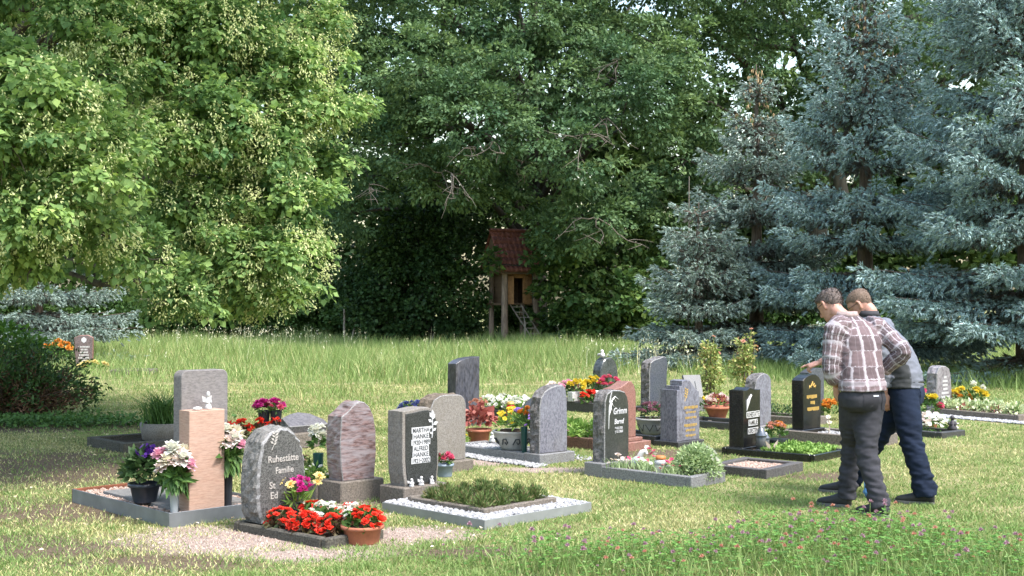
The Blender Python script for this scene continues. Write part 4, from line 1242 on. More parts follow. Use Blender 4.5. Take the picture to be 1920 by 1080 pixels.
# ------------------------------------------------------------------ flowers and pots
BL = {}
COLS = {
    'red': [(0.62, 0.016, 0.010), (0.80, 0.035, 0.018), (0.90, 0.09, 0.05)], 'white': [(0.80, 0.80, 0.74), (0.88, 0.88, 0.84)],
    'pink': [(0.85, 0.40, 0.58), (0.90, 0.55, 0.70)], 'palepink': [(0.86, 0.68, 0.68), (0.90, 0.80, 0.78)], 'cream': [(0.86, 0.79, 0.64), (0.90, 0.86, 0.76)],
    'magenta': [(0.55, 0.02, 0.25), (0.70, 0.06, 0.36)], 'purple': [(0.05, 0.012, 0.16), (0.10, 0.025, 0.28)], 'violet': [(0.25, 0.12, 0.55), (0.38, 0.22, 0.65)],
    'yellow': [(0.75, 0.55, 0.03), (0.80, 0.65, 0.08)], 'paleyellow': [(0.78, 0.62, 0.22), (0.80, 0.70, 0.34)], 'orange': [(0.75, 0.26, 0.03), (0.80, 0.36, 0.08)],
    'blue': [(0.08, 0.10, 0.30), (0.13, 0.16, 0.42)], 'salmon': [(0.62, 0.26, 0.20), (0.70, 0.38, 0.28)], 'rose': [(0.70, 0.08, 0.18), (0.75, 0.16, 0.28)],
    'mauve': [(0.30, 0.12, 0.18), (0.42, 0.2, 0.26)], 'clover': [(0.46, 0.24, 0.34), (0.58, 0.38, 0.46)],
}


def petal_mat(c):
    return leafmat('petal ' + c, COLS[c], 0.35, 0.6, 0.2, 0.84)


def blossom_mesh(form, c):
    """unit-size blossom (radius 1) facing +z"""
    key = (form, c)
    if key in BL:
        return BL[key]
    items = []
    cnt = {'peony': [(9, 95, 1.0), (10, 70, 1.0), (9, 45, 0.95), (8, 25, 0.9), (5, 8, 0.8)], 'daisy': [(12, 82, 1.0), (10, 70, 0.85)], 'open': [(5, 70, 1.0), (3, 35, 0.6)], 'begonia': [(4, 78, 1.0), (4, 45, 0.75), (2, 10, 0.5)], 'tuft': [(8, 80, 1.0), (8, 55, 1.0), (6, 25, 1.0)], 'pompon': [(9, 85, 1.0), (8, 60, 0.95), (7, 35, 0.9), (4, 10, 0.8)]}[form]
    for j, (n, tilt, L) in enumerate(cnt):
        a = np.arange(n) * 2 * PI / n + j * 0.6 + rng.normal(size=n) * 0.1
        tl = R(tilt) + rng.normal(size=n) * 0.12
        T = np.stack([np.cos(a) * np.sin(tl), np.sin(a) * np.sin(tl), np.cos(tl)], 1)
        Nn = np.stack([-np.cos(a) * np.cos(tl), -np.sin(a) * np.cos(tl), np.sin(tl)], 1) + 1e-3
        w = {'peony': 0.62, 'daisy': 0.32, 'open': 1.0, 'begonia': 1.05, 'tuft': 0.4, 'pompon': 0.55}[form]
        items.append(leaf_arrays(np.zeros((n, 3)) + (0, 0, -0.25), T, Nn, L * rng.uniform(0.9, 1.1, n), w, 0.10, 0.68))
    V, Fc = cat_arrays(items)
    mats = [petal_mat(c)]
    mi = np.zeros(len(Fc), int)
    if form == 'daisy':
        m = 10
        P = np.zeros((m, 3)) + (0, 0, 0.0)
        a = np.arange(m) * 2 * PI / m
        v2, f2 = leaf_arrays(P, np.stack([np.cos(a), np.sin(a), np.full(m, 0.25)], 1), np.tile((0, 0, 1.0), (m, 1)), 0.36, 0.8)
        V, Fc = cat_arrays([(V, Fc), (v2, f2)])
        mi = np.concatenate([mi, np.ones(len(f2), int)])
        mats.append(petal_mat('orange'))
    BL[key] = mesh_np('blossom', V, Fc, mats, False, mi)
    return BL[key]


def blooms(parent, form, c, pts, size, tilt=0.5, outward=None, name='blossom'):
    me = blossom_mesh(form, c)
    for p in pts:
        d = Vector((rng.normal() * tilt, rng.normal() * tilt, 1.0))
        if outward is not None:
            d += (Vector(p) - Vector(outward)).normalized() * 1.1
        d += Vector((0.15, -0.5, 0)) * tilt
        link(name, me, parent, p, d.to_track_quat('Z', 'Y').to_euler(), size * rng.uniform(0.82, 1.2))


GREENS = {'leaf': [(0.03, 0.075, 0.018), (0.06, 0.12, 0.03), (0.10, 0.18, 0.05)], 'dark': [(0.02, 0.045, 0.018), (0.035, 0.07, 0.025), (0.06, 0.10, 0.04)],
          'fresh': [(0.08, 0.16, 0.03), (0.14, 0.24, 0.05), (0.22, 0.32, 0.09)], 'sage': [(0.16, 0.22, 0.10), (0.24, 0.32, 0.15), (0.34, 0.42, 0.24)],
          'heath': [(0.045, 0.08, 0.022), (0.075, 0.12, 0.035), (0.12, 0.16, 0.055), (0.14, 0.10, 0.055)], 'redleaf': [(0.16, 0.035, 0.035), (0.28, 0.08, 0.07), (0.36, 0.16, 0.13)],
          'bronze': [(0.05, 0.06, 0.025), (0.10, 0.05, 0.035), (0.07, 0.10, 0.035)], 'variegated': [(0.16, 0.24, 0.09), (0.42, 0.46, 0.28), (0.60, 0.62, 0.46)],
          'rose': [(0.10, 0.15, 0.04), (0.18, 0.24, 0.07), (0.26, 0.31, 0.10), (0.30, 0.33, 0.12), (0.34, 0.20, 0.10)]}


def foliage(parent, c, r, n, size, green, w=0.5, up=0.5, out=0.8, shell=0.5, name='foliage'):
    u = rand_dirs(n)
    u[:, 2] = np.abs(u[:, 2]) * 1.2 - 0.25
    P = np.array(c) + u * np.array(r) * rng.uniform(shell, 1.0, n)[:, None]
    T = u * out + rng.normal(size=(n, 3)) * 0.45 + (0, 0, 0.15)
    Nn = rng.normal(size=(n, 3)) * 0.5 + (0, 0, up) + u * 0.3
    V, Fc = leaf_arrays(P, T, Nn, size * rng.uniform(0.6, 1.25, n), w)
    return obj_np(name, V, Fc, leafmat('green ' + green, GREENS[green], 0.28, 0.5), parent, kind='stuff')


def dome(n, c, r, zmin=0.1):
    u = rand_dirs(n * 4)
    u[:, 2] = np.abs(u[:, 2])
    u = u[u[:, 2] > zmin][:n]
    return [tuple(np.array(c) + q * np.array(r)) for q in u]


POT_TERRA = lambda: plain('terracotta', (0.36, 0.13, 0.075), 0.75, 0.2, 80, 0.15)
POT_DARK = lambda: plain('dark plastic', (0.025, 0.028, 0.035), 0.4, 0.0, 60, 0.1)
SOILM = lambda: plain('potting soil', (0.045, 0.03, 0.02), 0.95, 0.8, 120, 0.3)


def pot(parent, r, h, mat, base=0.7, lip=1.08, name='pot', n=24):
    pr = [(r * base, 0.0), (r * base * 1.05, h * 0.06), (r * 0.93, h * 0.8), (r * lip, h * 0.82), (r * lip, h), (r * (lip - 0.1), h), (r * 0.86, h * 0.85), (r * 0.8, h * 0.84)]
    o = link(name, lathe_me(name, pr, [mat, SOILM()], n, [0] * 6 + [1, 1]), parent)
    return o


def vase(parent, r, h, mat, z=0.0, name='vase', loc=(0, 0)):
    pr = [(r * 0.7, 0), (r * 0.75, h * 0.03), (r * 0.9, h * 0.6), (r, h * 0.98), (r, h), (r * 0.85, h), (r * 0.8, h * 0.9)]
    return link(name, lathe_me(name, pr, mat, 16), parent, (loc[0], loc[1], z))


def soil_bed(name, label, loc, rz, x0, x1, y0, y1, z):
    """raised earth inside a kerb, uneven"""
    nx, ny = max(4, int((x1 - x0) / 0.05)), max(4, int((y1 - y0) / 0.05))
    X, Y = np.meshgrid(np.linspace(x0, x1, nx), np.linspace(y0, y1, ny), indexing='ij')
    Z = z + rng.normal(size=X.shape) * 0.006
    i = (np.arange(nx - 1)[:, None] * ny + np.arange(ny - 1)[None]).ravel()
    o = obj_np(name, np.stack([X, Y, Z], -1).reshape(-1, 3), np.stack([i, i + ny, i + ny + 1, i + 1], 1), SOILM())
    o.location = (loc[0], loc[1], 0)
    o.rotation_euler = (0, 0, rz)
    o['kind'] = 'structure'
    return o


def figurine(name, label, cat, loc, h, mat, wings=False, group=None, rz=0.0, slim=1.0):
    """little seated figure: rounded body, head, arms, optional wings"""
    t = thing(name, label, cat, loc, rz, group)
    t.scale = (slim, slim, 1.0)
    link('body', lathe_me('body', [(0.30 * h, 0), (0.33 * h, 0.08 * h), (0.24 * h, 0.28 * h), (0.19 * h, 0.5 * h), (0.10 * h, 0.64 * h), (0.07 * h, 0.68 * h)], mat, 12, wob=0.08), t)
    link('head', lathe_me('head', [(0.03 * h, 0.64 * h), (0.13 * h, 0.70 * h), (0.17 * h, 0.82 * h), (0.13 * h, 0.94 * h), (0.03 * h, 1.0 * h)], mat, 12), t)
    for s in (-1, 1):
        tubes('arm', [([(s * 0.17 * h, 0, 0.55 * h), (s * 0.27 * h, -0.1 * h, 0.38 * h), (s * 0.08 * h, -0.25 * h, 0.36 * h)], [0.07 * h, 0.06 * h, 0.05 * h])], mat, t, 7)
        if wings:
            V = [(s * 0.05 * h, 0.14 * h, 0.35 * h), (s * 0.42 * h, 0.22 * h, 0.42 * h), (s * 0.48 * h, 0.24 * h, 0.75 * h), (s * 0.08 * h, 0.15 * h, 0.62 * h)]
            V += [(a, b + 0.05 * h, c) for a, b, c in V]
            link('wing', mesh_py('wing', V, [(0, 1, 2, 3), (7, 6, 5, 4), (0, 4, 5, 1), (1, 5, 6, 2), (2, 6, 7, 3), (3, 7, 4, 0)], mat), t)
    return t


def lantern(label, loc, h, glass, metal, group=None):
    t = thing('grave_lantern', label, 'lantern', loc, 0, group)
    r = h * 0.24
    link('base', lathe_me('base', [(r * 1.05, 0), (r * 1.05, h * 0.06), (r * 0.9, h * 0.09)], metal, 16), t)
    link('glass', lathe_me('glass', [(r * 0.82, h * 0.09), (r * 0.9, h * 0.3), (r * 0.85, h * 0.6), (r * 0.8, h * 0.62)], glass, 16), t)
    link('lid', lathe_me('lid', [(r * 1.0, h * 0.62), (r * 1.0, h * 0.66), (r * 0.6, h * 0.82), (r * 0.5, h * 0.9), (r * 0.15, h * 0.97), (r * 0.05, h)], metal, 16), t)
    return t


def branch_relief(parent, x, z, y, s, mat, flip=1, leaves=9, name='carved_branch'):
    """a raised or gilded sprig on the face of a stone"""
    V, Fc = [], []
    v, f = tube_arrays([(x, y, z), (x + 0.25 * s * flip, y, z + 0.45 * s), (x + 0.2 * s * flip, y, z + s)], [0.02 * s, 0.018 * s, 0.008 * s], 5)
    V += v
    Fc += f
    for k in range(leaves):
        t = 0.25 + 0.75 * k / leaves
        px, pz = x + 0.22 * s * flip * min(1, t * 1.6), z + s * t
        a = R(90 + (55 if k % 2 else -55))
        d = Vector((math.cos(a), 0, math.sin(a)))
        n = Vector((-d.z, 0, d.x))
        L = 0.28 * s
        b = len(V)
        q = Vector((px, y - 0.002, pz))
        V += [q, q + d * L * 0.5 + n * L * 0.22, q + d * L, q + d * L * 0.5 - n * L * 0.22]
        Fc.append((b, b + 1, b + 2, b + 3))
    return link(name, mesh_py(name, V, Fc, mat), parent)


# ------------------------------------------------------------------ the graves
Q = R(45)
st_grey = granite('grey granite', (0.10, 0.10, 0.105), (0.24, 0.24, 0.245), 170, 0.55, dirt=0.35)
st_grey_rough = granite('quarry faced grey', (0.15, 0.145, 0.14), (0.30, 0.29, 0.275), 90, 0.9, 0.4, (0.38, 0.36, 0.34), 0.6, dirt=0.5)
st_dark = granite('dark speckled granite', (0.010, 0.011, 0.011), (0.095, 0.10, 0.10), 210, 0.35, dirt=0.05)
st_black = granite('black polished granite', (0.008, 0.009, 0.010), (0.022, 0.024, 0.026), 120, 0.22)
st_mem = granite('old grey stone', (0.28, 0.255, 0.23), (0.38, 0.35, 0.32), 130, 0.8, 0.25, (0.26, 0.22, 0.17), 0.15, dirt=0.45)
st_sand = granite('pink sandstone', (0.66, 0.41, 0.30), (0.66, 0.43, 0.33), 40, 0.85, 0.3, (0.62, 0.47, 0.38), 0.12, (0.6, 0.6, 4), 0.12)
st_slate = granite('mauve grey slab', (0.24, 0.22, 0.225), (0.31, 0.285, 0.285), 50, 0.7, 0.3, (0.34, 0.31, 0.30), 0.05, (1, 1, 3))
st_para = granite('swirled purple granite', (0.15, 0.085, 0.085), (0.36, 0.245, 0.235), 26, 0.4, 0.85, (0.42, 0.38, 0.40), 0.0, (0.7, 0.7, 3.6), 0.1)
st_plinth = granite('weathered brown plinth', (0.17, 0.14, 0.115), (0.30, 0.255, 0.21), 110, 0.9, 0.3, (0.22, 0.2, 0.18), 0.3, dirt=0.5)
st_blue = granite('blue grey granite', (0.16, 0.16, 0.205), (0.31, 0.31, 0.375), 90, 0.4, 0.5, (0.36, 0.37, 0.43), 0.0, (1, 1, 0.6))
st_bluerough = granite('split blue grey', (0.15, 0.145, 0.15), (0.30, 0.29, 0.30), 60, 0.9, 0.4, (0.20, 0.17, 0.15), 0.7)
st_navy = granite('dark navy granite', (0.035, 0.038, 0.055), (0.10, 0.105, 0.14), 60, 0.3, 0.6, (0.17, 0.17, 0.20), 0.0, (1, 1, 0.35))
st_green = granite('dark green granite', (0.03, 0.04, 0.042), (0.09, 0.105, 0.105), 60, 0.25, 0.6, (0.16, 0.18, 0.18))
st_red = granite('red granite', (0.32, 0.13, 0.10), (0.44, 0.22, 0.17), 120, 0.55, 0.3, (0.40, 0.23, 0.19))
st_redbrown = granite('red brown kerb stone', (0.17, 0.075, 0.05), (0.27, 0.13, 0.09), 120, 0.7, 0.3, (0.22, 0.14, 0.1), dirt=0.3)
st_steelblue = granite('polished steel blue', (0.10, 0.115, 0.15), (0.14, 0.155, 0.195), 80, 0.2)
st_light = granite('light grey kerb granite', (0.20, 0.20, 0.21), (0.38, 0.38, 0.39), 200, 0.6, dirt=0.3)
st_darkkerb = granite('dark kerb granite', (0.03, 0.03, 0.032), (0.10, 0.10, 0.105), 180, 0.45, dirt=0.2)
st_basalt = granite('dark moss stone kerb', (0.06, 0.055, 0.045), (0.15, 0.14, 0.115), 120, 0.9, 0.4, (0.10, 0.09, 0.06), 0.4, dirt=0.6)
ink_w = plain('white inlay', (0.48, 0.48, 0.49), 0.6, 0, 60, 0.05)
ink_g = plain('gilding', (0.55, 0.36, 0.10), 0.45, 0, 60, 0.15, 0.4)
ink_s = plain('silver inlay', (0.50, 0.50, 0.49), 0.5, 0, 60, 0.1)
ink_d = plain('engraved dark', (0.05, 0.055, 0.06), 0.7)
zinc = plain('zinc steel', (0.20, 0.215, 0.23), 0.5, 0.1, 30, 0.15, 0.6)
rust = plain('rust steel', (0.16, 0.055, 0.028), 0.9, 0.3, 60, 0.3)
white_c = plain('white ceramic', (0.5, 0.49, 0.48), 0.5, 0.1, 60, 0.06)
peb_w = leafmat('white pebble', [(0.24, 0.24, 0.25), (0.36, 0.36, 0.37), (0.48, 0.48, 0.49)], 0.0, 0.7, 0.25, 0.85)
peb_p = leafmat('pink pebble', [(0.26, 0.17, 0.13), (0.40, 0.29, 0.235), (0.50, 0.40, 0.34)], 0.0, 0.8, 0.25, 0.85)
peb_g = leafmat('path pebble', [(0.20, 0.145, 0.12), (0.34, 0.265, 0.225), (0.46, 0.385, 0.335)], 0.0, 0.85, 0.25, 0.85)
GRP = 'gravestones of the grave field'


def stone(name, label, loc, rz=Q, group=GRP):
    return thing(name, label, 'gravestone', loc, rz, group)


def fit(o, w):
    xs = [v.co.x for v in o.data.vertices]
    o.scale.x = w / (max(xs) - min(xs))
    return o


def rect(W, H):
    return [(-W / 2, 0), (W / 2, 0), (W / 2, H), (-W / 2, H)]


def graves():
    # --- sandstone pillar grave, left
    o, rz = (-2.40, 8.98), R(43)
    t = thing('steel_border', 'low zinc steel border with a rusty far side round the sandstone pillar grave', 'grave kerb', (o[0], o[1], 0), rz, 'grave kerbs')
    box('border_strip', t, 0, 0.85, 0, 0.008, -0.02, 0.105, zinc, 0.002)
    box('border_strip', t, 0, 0.008, 0.009, 1.58, -0.02, 0.105, zinc, 0.002)
    box('border_strip', t, 0.842, 0.85, 0.009, 1.58, -0.02, 0.105, zinc, 0.002)
    b = box('border_strip', t, 0, 0.85, 1.582, 1.59, -0.02, 0.105, rust, 0.002)
    b['label'] = 'rusty brown strip'
    box('border_strip', t, 0.01, 0.84, 1.57, 1.579, -0.02, 0.103, rust, 0.002)
    add_bed(o, rz, 0, 0.85, 0, 1.59)
    soil_bed('pillar_bed', '', o, rz, 0.01, 0.84, 0.01, 1.57, 0.06)
    s = box('slab', None, 0.0, 0.60, 0, 1.15, 0, 0.06, plain('cement slab', (0.15, 0.145, 0.14), 0.9, 0.3, 60, 0.2), 0.004)
    s.name = 'stone_slab'
    s.location = (*local(o, rz, 0.43, 0.74), 0.045)
    s.rotation_euler.z = rz
    tag(s, 'flat grey slab inside the steel border behind the sandstone pillar', 'slab')
    pebbles('pink_pebbles', 'pink pebbles along the inside of the steel border', o, rz, (0.015, 0.83, 0.015, 1.56, lambda u, v: ((u < 0.13) | (v < 0.16) | (v > 1.33) | (u > 0.74))), 4200, 0.012, peb_p, 0.072)
    t = stone('pillar_gravestone', 'pink sandstone pillar before a taller round-cornered mauve slab', (*local(o, rz, 0.315, 0.16), 0.05), rz)
    slab('pillar', t, rect(0.285, 0.755), 0.15, st_sand, st_sand, 0, 0.004, (0, -0.05, 0), 3)
    slab('back_slab', t, [(-0.19, 0), (0.19, 0)] + arc(0.14, 0.985, 0.05, 0.05, 0, 90, 5) + arc(-0.14, 0.985, 0.05, 0.05, 90, 180, 5), 0.12, st_slate, st_slate, 0, 0.005, (0.075, 0.10, 0), 3)
    p = local(o, rz, 0.345, 0.11)
    figurine('angel_figurine', 'small white praying angel on top of the sandstone pillar', 'figurine', (*local(o, rz, 0.36, 0.10), 0.806), 0.13, white_c, True, None, rz, 0.62)
    w = link('white_stone', lathe_me('white_stone', [(0.01, 0), (0.03, 0.004), (0.034, 0.014), (0.024, 0.025), (0.005, 0.029)], white_c, 14, wob=0.08), None, (*local(o, rz, 0.26, 0.08), 0.805), (0, 0, rz), (1.1, 0.75, 0.9))
    tag(w, 'smooth white pebble beside the angel on the sandstone pillar', 'stone')
    # pot of purple petunias
    t = thing('potted_petunia', 'round dark blue pot of deep purple petunias beside the sandstone pillar', 'potted plant', (*local(o, rz, 0.12, 0.60), 0.10))
    pot(t, 0.115, 0.145, plain('dark blue glaze', (0.035, 0.042, 0.06), 0.35), 0.68)
    foliage(t, (0, 0, 0.22), (0.15, 0.15, 0.15), 380, 0.085, 'dark', 0.55)
    blooms(t, 'open', 'purple', dome(18, (0.02, 0, 0.27), (0.13, 0.13, 0.13), 0.5), 0.042)
    # vases of peonies
    for (u, v, lab, r, h, mt, z) in [(0.075, 0.07, 'pale grey vase of pink and cream peonies at the foot of the sandstone pillar', 0.036, 0.22, plain('grey vase', (0.30, 0.33, 0.35), 0.35), 0.095), (0.52, 0.10, 'tall black vase of pink peonies between the pillar and the rough granite stone', 0.042, 0.33, POT_DARK(), 0.085)]:
        t = thing('peony_vase', lab, 'vase of flowers', (*local(o, rz, u, v), z), 0, 'vases of peonies')
        vase(t, r, h, mt)
        k = 1.0 if u < 0.2 else 0.9
        foliage(t, (0, 0, h + 0.03), (0.085, 0.085, 0.12), 110, 0.105, 'leaf', 0.36, 0.1, 0.7)
        n = 60
        a = rng.uniform(0, 2 * PI, n)
        P = np.stack([np.cos(a) * 0.05, np.sin(a) * 0.05, rng.uniform(h * 0.85, h + 0.06, n)], 1)
        V, Fc = leaf_arrays(P, np.stack([np.cos(a) * 0.5, np.sin(a) * 0.5, -np.ones(n)], 1), np.stack([np.cos(a), np.sin(a), 0.2 + 0 * a], 1), rng.uniform(0.07, 0.13, n), 0.4)
        obj_np('hanging_leaves', V, Fc, leafmat('green leaf', GREENS['leaf'], 0.28), t, kind='stuff')
        zc = h + 0.17
        for c, ps in (('pink', [(-0.10, -0.02, zc + 0.03), (0.115, -0.03, zc - 0.04), (-0.06, 0.05, zc + 0.04)]), ('cream', [(-0.02, 0.02, zc + 0.06), (-0.03, -0.07, zc - 0.01), (0.05, 0.05, zc + 0.05)]), ('white', [(0.07, -0.06, zc + 0.01), (-0.01, -0.03, zc + 0.075)]), ('palepink', [(0.03, -0.08, zc - 0.01), (0.055, -0.03, zc + 0.02), (-0.075, -0.075, zc - 0.055), (0.0, 0.08, zc)])):
            blooms(t, 'peony', c, [(x * k, y * k, z_) for x, y, z_ in ps], 0.072, 0.3, (0, 0, zc - 0.15))

    # --- rough granite family stone
    o, rz = (-1.19, 8.22), R(48)
    kerb_frame('grave_kerb', 'mossy dark stone kerb round the red begonia bed', o, rz, 0.50, 1.0, 0.055, 0.065, st_basalt, 'grave kerbs', bevel=0.01)
    soil_bed('begonia_bed', '', o, rz, 0.05, 0.45, 0.05, 0.95, 0.035)
    t = stone('rough_gravestone', 'rough-edged dark grey granite stone with carved branch behind the red begonias', (*local(o, rz, 0.235, 0.86), 0.062), rz)
    ol = [(-0.165, 0), (0.17, 0), (0.205, 0.05), (0.225, 0.2), (0.215, 0.36), (0.195, 0.50), (0.14, 0.585), (0.075, 0.64), (0.01, 0.655), (-0.10, 0.63), (-0.17, 0.56), (-0.20, 0.42), (-0.215, 0.25), (-0.205, 0.08)]
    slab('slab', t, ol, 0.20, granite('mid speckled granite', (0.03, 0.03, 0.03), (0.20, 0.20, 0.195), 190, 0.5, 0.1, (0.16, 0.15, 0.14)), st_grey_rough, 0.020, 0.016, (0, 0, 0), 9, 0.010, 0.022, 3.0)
    pale = plain('carved pale', (0.36, 0.34, 0.315), 0.8)
    lettering(t, 'Ruhestätte', 0.066, 0.01, 0.415, -0.1025, pale, bold=0.0006, sx=0.92)
    lettering(t, 'Familie', 0.062, 0.02, 0.335, -0.1025, pale, bold=0.0006, sx=0.92)
    lettering(t, 'St', 0.066, -0.085, 0.235, -0.1025, pale, bold=0.0006)
    lettering(t, 'Ed', 0.066, -0.07, 0.165, -0.1025, pale, bold=0.0006)
    sp = branch_relief(t, -0.09, 0.50, -0.1028, 0.13, pale, 1, 9)
    sp.rotation_euler = (0, R(0), 0)
    # red and white begonias
    def beg(lab, u, v, cs, k, r=0.1, loc=None, z=0.04, hue='bronze', hh=0.11):
        t = thing('begonia', lab, 'flower', (*(loc or local(o, rz, u, v)), z), 0, 'begonias of the near grave')
        foliage(t, (0, 0, hh * 0.35), (r * 0.95, r * 0.95, hh * 0.75), 120, 0.05, hue, 0.85)
        for c, n in cs:
            blooms(t, 'begonia', c, dome(n, (0, 0, hh * 0.3), (r, r, hh), 0.05), 0.030 * k, 0.5, (0, 0, -0.1))
        return t
    beg('red begonia at the left end of the kerbed bed below the rough stone', 0.12, 0.62, [('red', 40)], 1.0, 0.105)
    beg('red begonia in the middle of the front row of the kerbed bed', 0.13, 0.38, [('red', 42)], 1.0, 0.11)
    beg('red begonia next to the bare corner of the mossy kerb', 0.17, 0.17, [('red', 34)], 1.0, 0.095)
    beg('white begonia behind the front row of red begonias', 0.33, 0.42, [('white', 24), ('red', 4)], 1.0, 0.11, None, 0.045, 'leaf', 0.14)
    beg('red begonia in the back row of the kerbed bed', 0.38, 0.62, [('red', 26)], 1.0, 0.09, None, 0.045, 'leaf', 0.12)
    beg('white and red begonia beside the terracotta bowl', 0.38, 0.22, [('white', 14), ('red', 14)], 1.0, 0.095, None, 0.045, 'leaf', 0.14)
    t = thing('gerbera_vase', 'dark vase of yellow gerberas and magenta carnations before the rough granite stone', 'vase of flowers', (*local(o, rz, 0.33, 0.70), 0.045))
    vase(t, 0.042, 0.10, POT_DARK())
    G = [(-0.13, -0.02, 0.30), (-0.04, -0.09, 0.285), (0.14, 0.06, 0.325), (0.13, 0.03, 0.285)]
    tubes('stem', [([(0, 0, 0.06), (g[0] * 0.6, g[1] * 0.6, 0.18), (g[0], g[1], g[2] - 0.01)], 0.004) for g in G], leafmat('green fresh', GREENS['fresh'], 0.28), t, 5)['kind'] = 'stuff'
    blooms(t, 'daisy', 'paleyellow', G, 0.046, 0.4, (0, 0.25, 0.2))
    blooms(t, 'pompon', 'magenta', [(0.02, -0.03, 0.28), (0.05, -0.05, 0.25), (0.06, 0.01, 0.30), (0.01, 0.03, 0.31), (0.08, 0.0, 0.26), (0.03, -0.07, 0.24), (-0.03, 0.0, 0.295)], 0.036, 0.5)
    foliage(t, (0.0, 0, 0.14), (0.06, 0.06, 0.08), 60, 0.1, 'fresh', 0.2)
    t = thing('begonia_bowl', 'terracotta bowl of red and white begonias at the corner of the kerbed bed', 'potted plant', (-0.985, 8.44, 0))
    pot(t, 0.135, 0.12, POT_TERRA(), 0.78, 1.07)
    foliage(t, (0, 0, 0.13), (0.12, 0.12, 0.09), 140, 0.05, 'leaf', 0.85)
    blooms(t, 'begonia', 'red', [q for q in dome(46, (0.02, 0, 0.12), (0.125, 0.12, 0.12), 0.08) if q[0] > -0.06], 0.027, 0.5, (0, 0, 0))
    blooms(t, 'begonia', 'white', [q for q in dome(40, (-0.02, 0.02, 0.13), (0.125, 0.12, 0.13), 0.1) if q[0] < -0.035], 0.027, 0.5, (0, 0, 0))

    # --- shaded grave behind the pillar
    o, rz = (-4.05, 13.35), R(42)
    kerb_frame('grave_kerb', 'dark stone kerb in the shade left of the sandstone pillar', o, rz, 0.85, 0.9, 0.09, 0.10, st_basalt, 'grave kerbs')
    soil_bed('shaded_bed', '', o, rz, 0.08, 0.77, 0.08, 0.82, 0.05)
    t = thing('stone_planter', 'weathered stone planter with a tuft of sedge in the shade behind the pillar', 'potted plant', (-3.84, 14.1, 0.05))
    link('planter', lathe_me('planter', [(0.17, 0), (0.22, 0.02), (0.24, 0.12), (0.25, 0.2), (0.21, 0.2), (0.19, 0.17)], [st_mem, SOILM()], 20, [0, 0, 0, 0, 1, 1]), t)
    n = 260
    V, Fc = blades(np.stack([rng.normal(size=n) * 0.08, rng.normal(size=n) * 0.08, np.full(n, 0.17)], 1), rng.uniform(0.2, 0.42, n), 0.014, 1.3, True)
    obj_np('foliage', V, Fc, leafmat('green leaf', GREENS['leaf'], 0.28), t, kind='stuff')

    # --- reclining stone
    t = stone('reclining_gravestone', 'low purple-grey stone tilted on a block behind the rough granite stone', (-2.25, 14.0, 0))
    box('block', t, -0.31, 0.27, -0.17, 0.17, 0, 0.165, st_plinth, 0.01)
    sl = slab('slab', t, [(-0.27, 0), (0.24, 0), (0.25, 0.10), (0.16, 0.25), (0.03, 0.30), (-0.10, 0.27), (-0.24, 0.20)], 0.09, granite('lilac stone', (0.16, 0.15, 0.165), (0.25, 0.235, 0.25), 60, 0.5), st_bluerough, 0.012, 0.006, (-0.03, -0.1, 0.20))
    sl.rotation_euler.x = R(-66)
    for i, (x, y, lab) in enumerate([(-3.22, 14.35, 'left end of the row'), (-3.02, 14.3, 'middle left of the row'), (-2.82, 14.35, 'middle right of the row'), (-2.64, 14.4, 'right end of the row beside the tilted stone')]):
        t = thing('begonia', 'small red begonia behind the pillar, ' + lab, 'flower', (x, y, 0.0), 0, 'red begonias behind the pillar')
        foliage(t, (0, 0, 0.08), (0.11, 0.11, 0.13), 80, 0.06, 'bronze', 0.85)
        blooms(t, 'begonia', 'red', dome(16, (0, 0, 0.1), (0.11, 0.1, 0.17), 0.25), 0.035, 0.5)
    for (x, y, lab, cs) in [(-2.83, 14.62, 'taller dark vase of magenta and lilac carnations behind the pillar', ('magenta', 'pink')), (-2.69, 14.6, 'shorter dark vase of crimson carnations beside the tilted stone', ('magenta', 'rose'))]:
        t = thing('carnation_vase', lab, 'vase of flowers', (x, y, 0.12), 0, 'vases of carnations')
        vase(t, 0.07, 0.22, POT_DARK())
        foliage(t, (0, 0, 0.22), (0.10, 0.10, 0.07), 50, 0.06, 'leaf')
        blooms(t, 'pompon', cs[0], dome(12, (0, 0, 0.24), (0.12, 0.12, 0.10), 0.2), 0.045, 0.4)
        blooms(t, 'pompon', cs[1], dome(5, (0, 0, 0.24), (0.12, 0.12, 0.10), 0.2), 0.04, 0.4)

    # --- swirled purple stone, back turned
    o, rz = (-1.34, 10.04), R(44)
    t = stone('swirled_gravestone', 'purple swirled granite stone with a pointed round top on a weathered plinth', (*o, 0), rz)
    box('plinth', t, 0, 0.43, 0, 0.30, -0.02, 0.165, st_plinth, 0.008)
    ol = [(-0.16, 0), (0.15, 0), (0.168, 0.2), (0.165, 0.38), (0.14, 0.50)] + [(0.10, 0.575), (0.05, 0.615), (0.0, 0.625), (-0.05, 0.60), (-0.11, 0.55), (-0.175, 0.51), (-0.19, 0.3), (-0.18, 0.12)]
    slab('slab', t, ol, 0.19, st_para, st_para, 0.012, 0.006, (0.215, 0.14, 0.165))
    add_bed(o, rz, 0, 0.43, 0, 1.3)
    kerb_frame('grave_kerb', 'weathered kerb of the planted bed behind the swirled stone', local(o, rz, -0.02, 0.303), rz, 0.46, 1.1, 0.08, 0.13, st_plinth, 'grave kerbs')
    soil_bed('planted_bed', '', o, rz, 0.05, 0.37, 0.38, 1.33, 0.09)
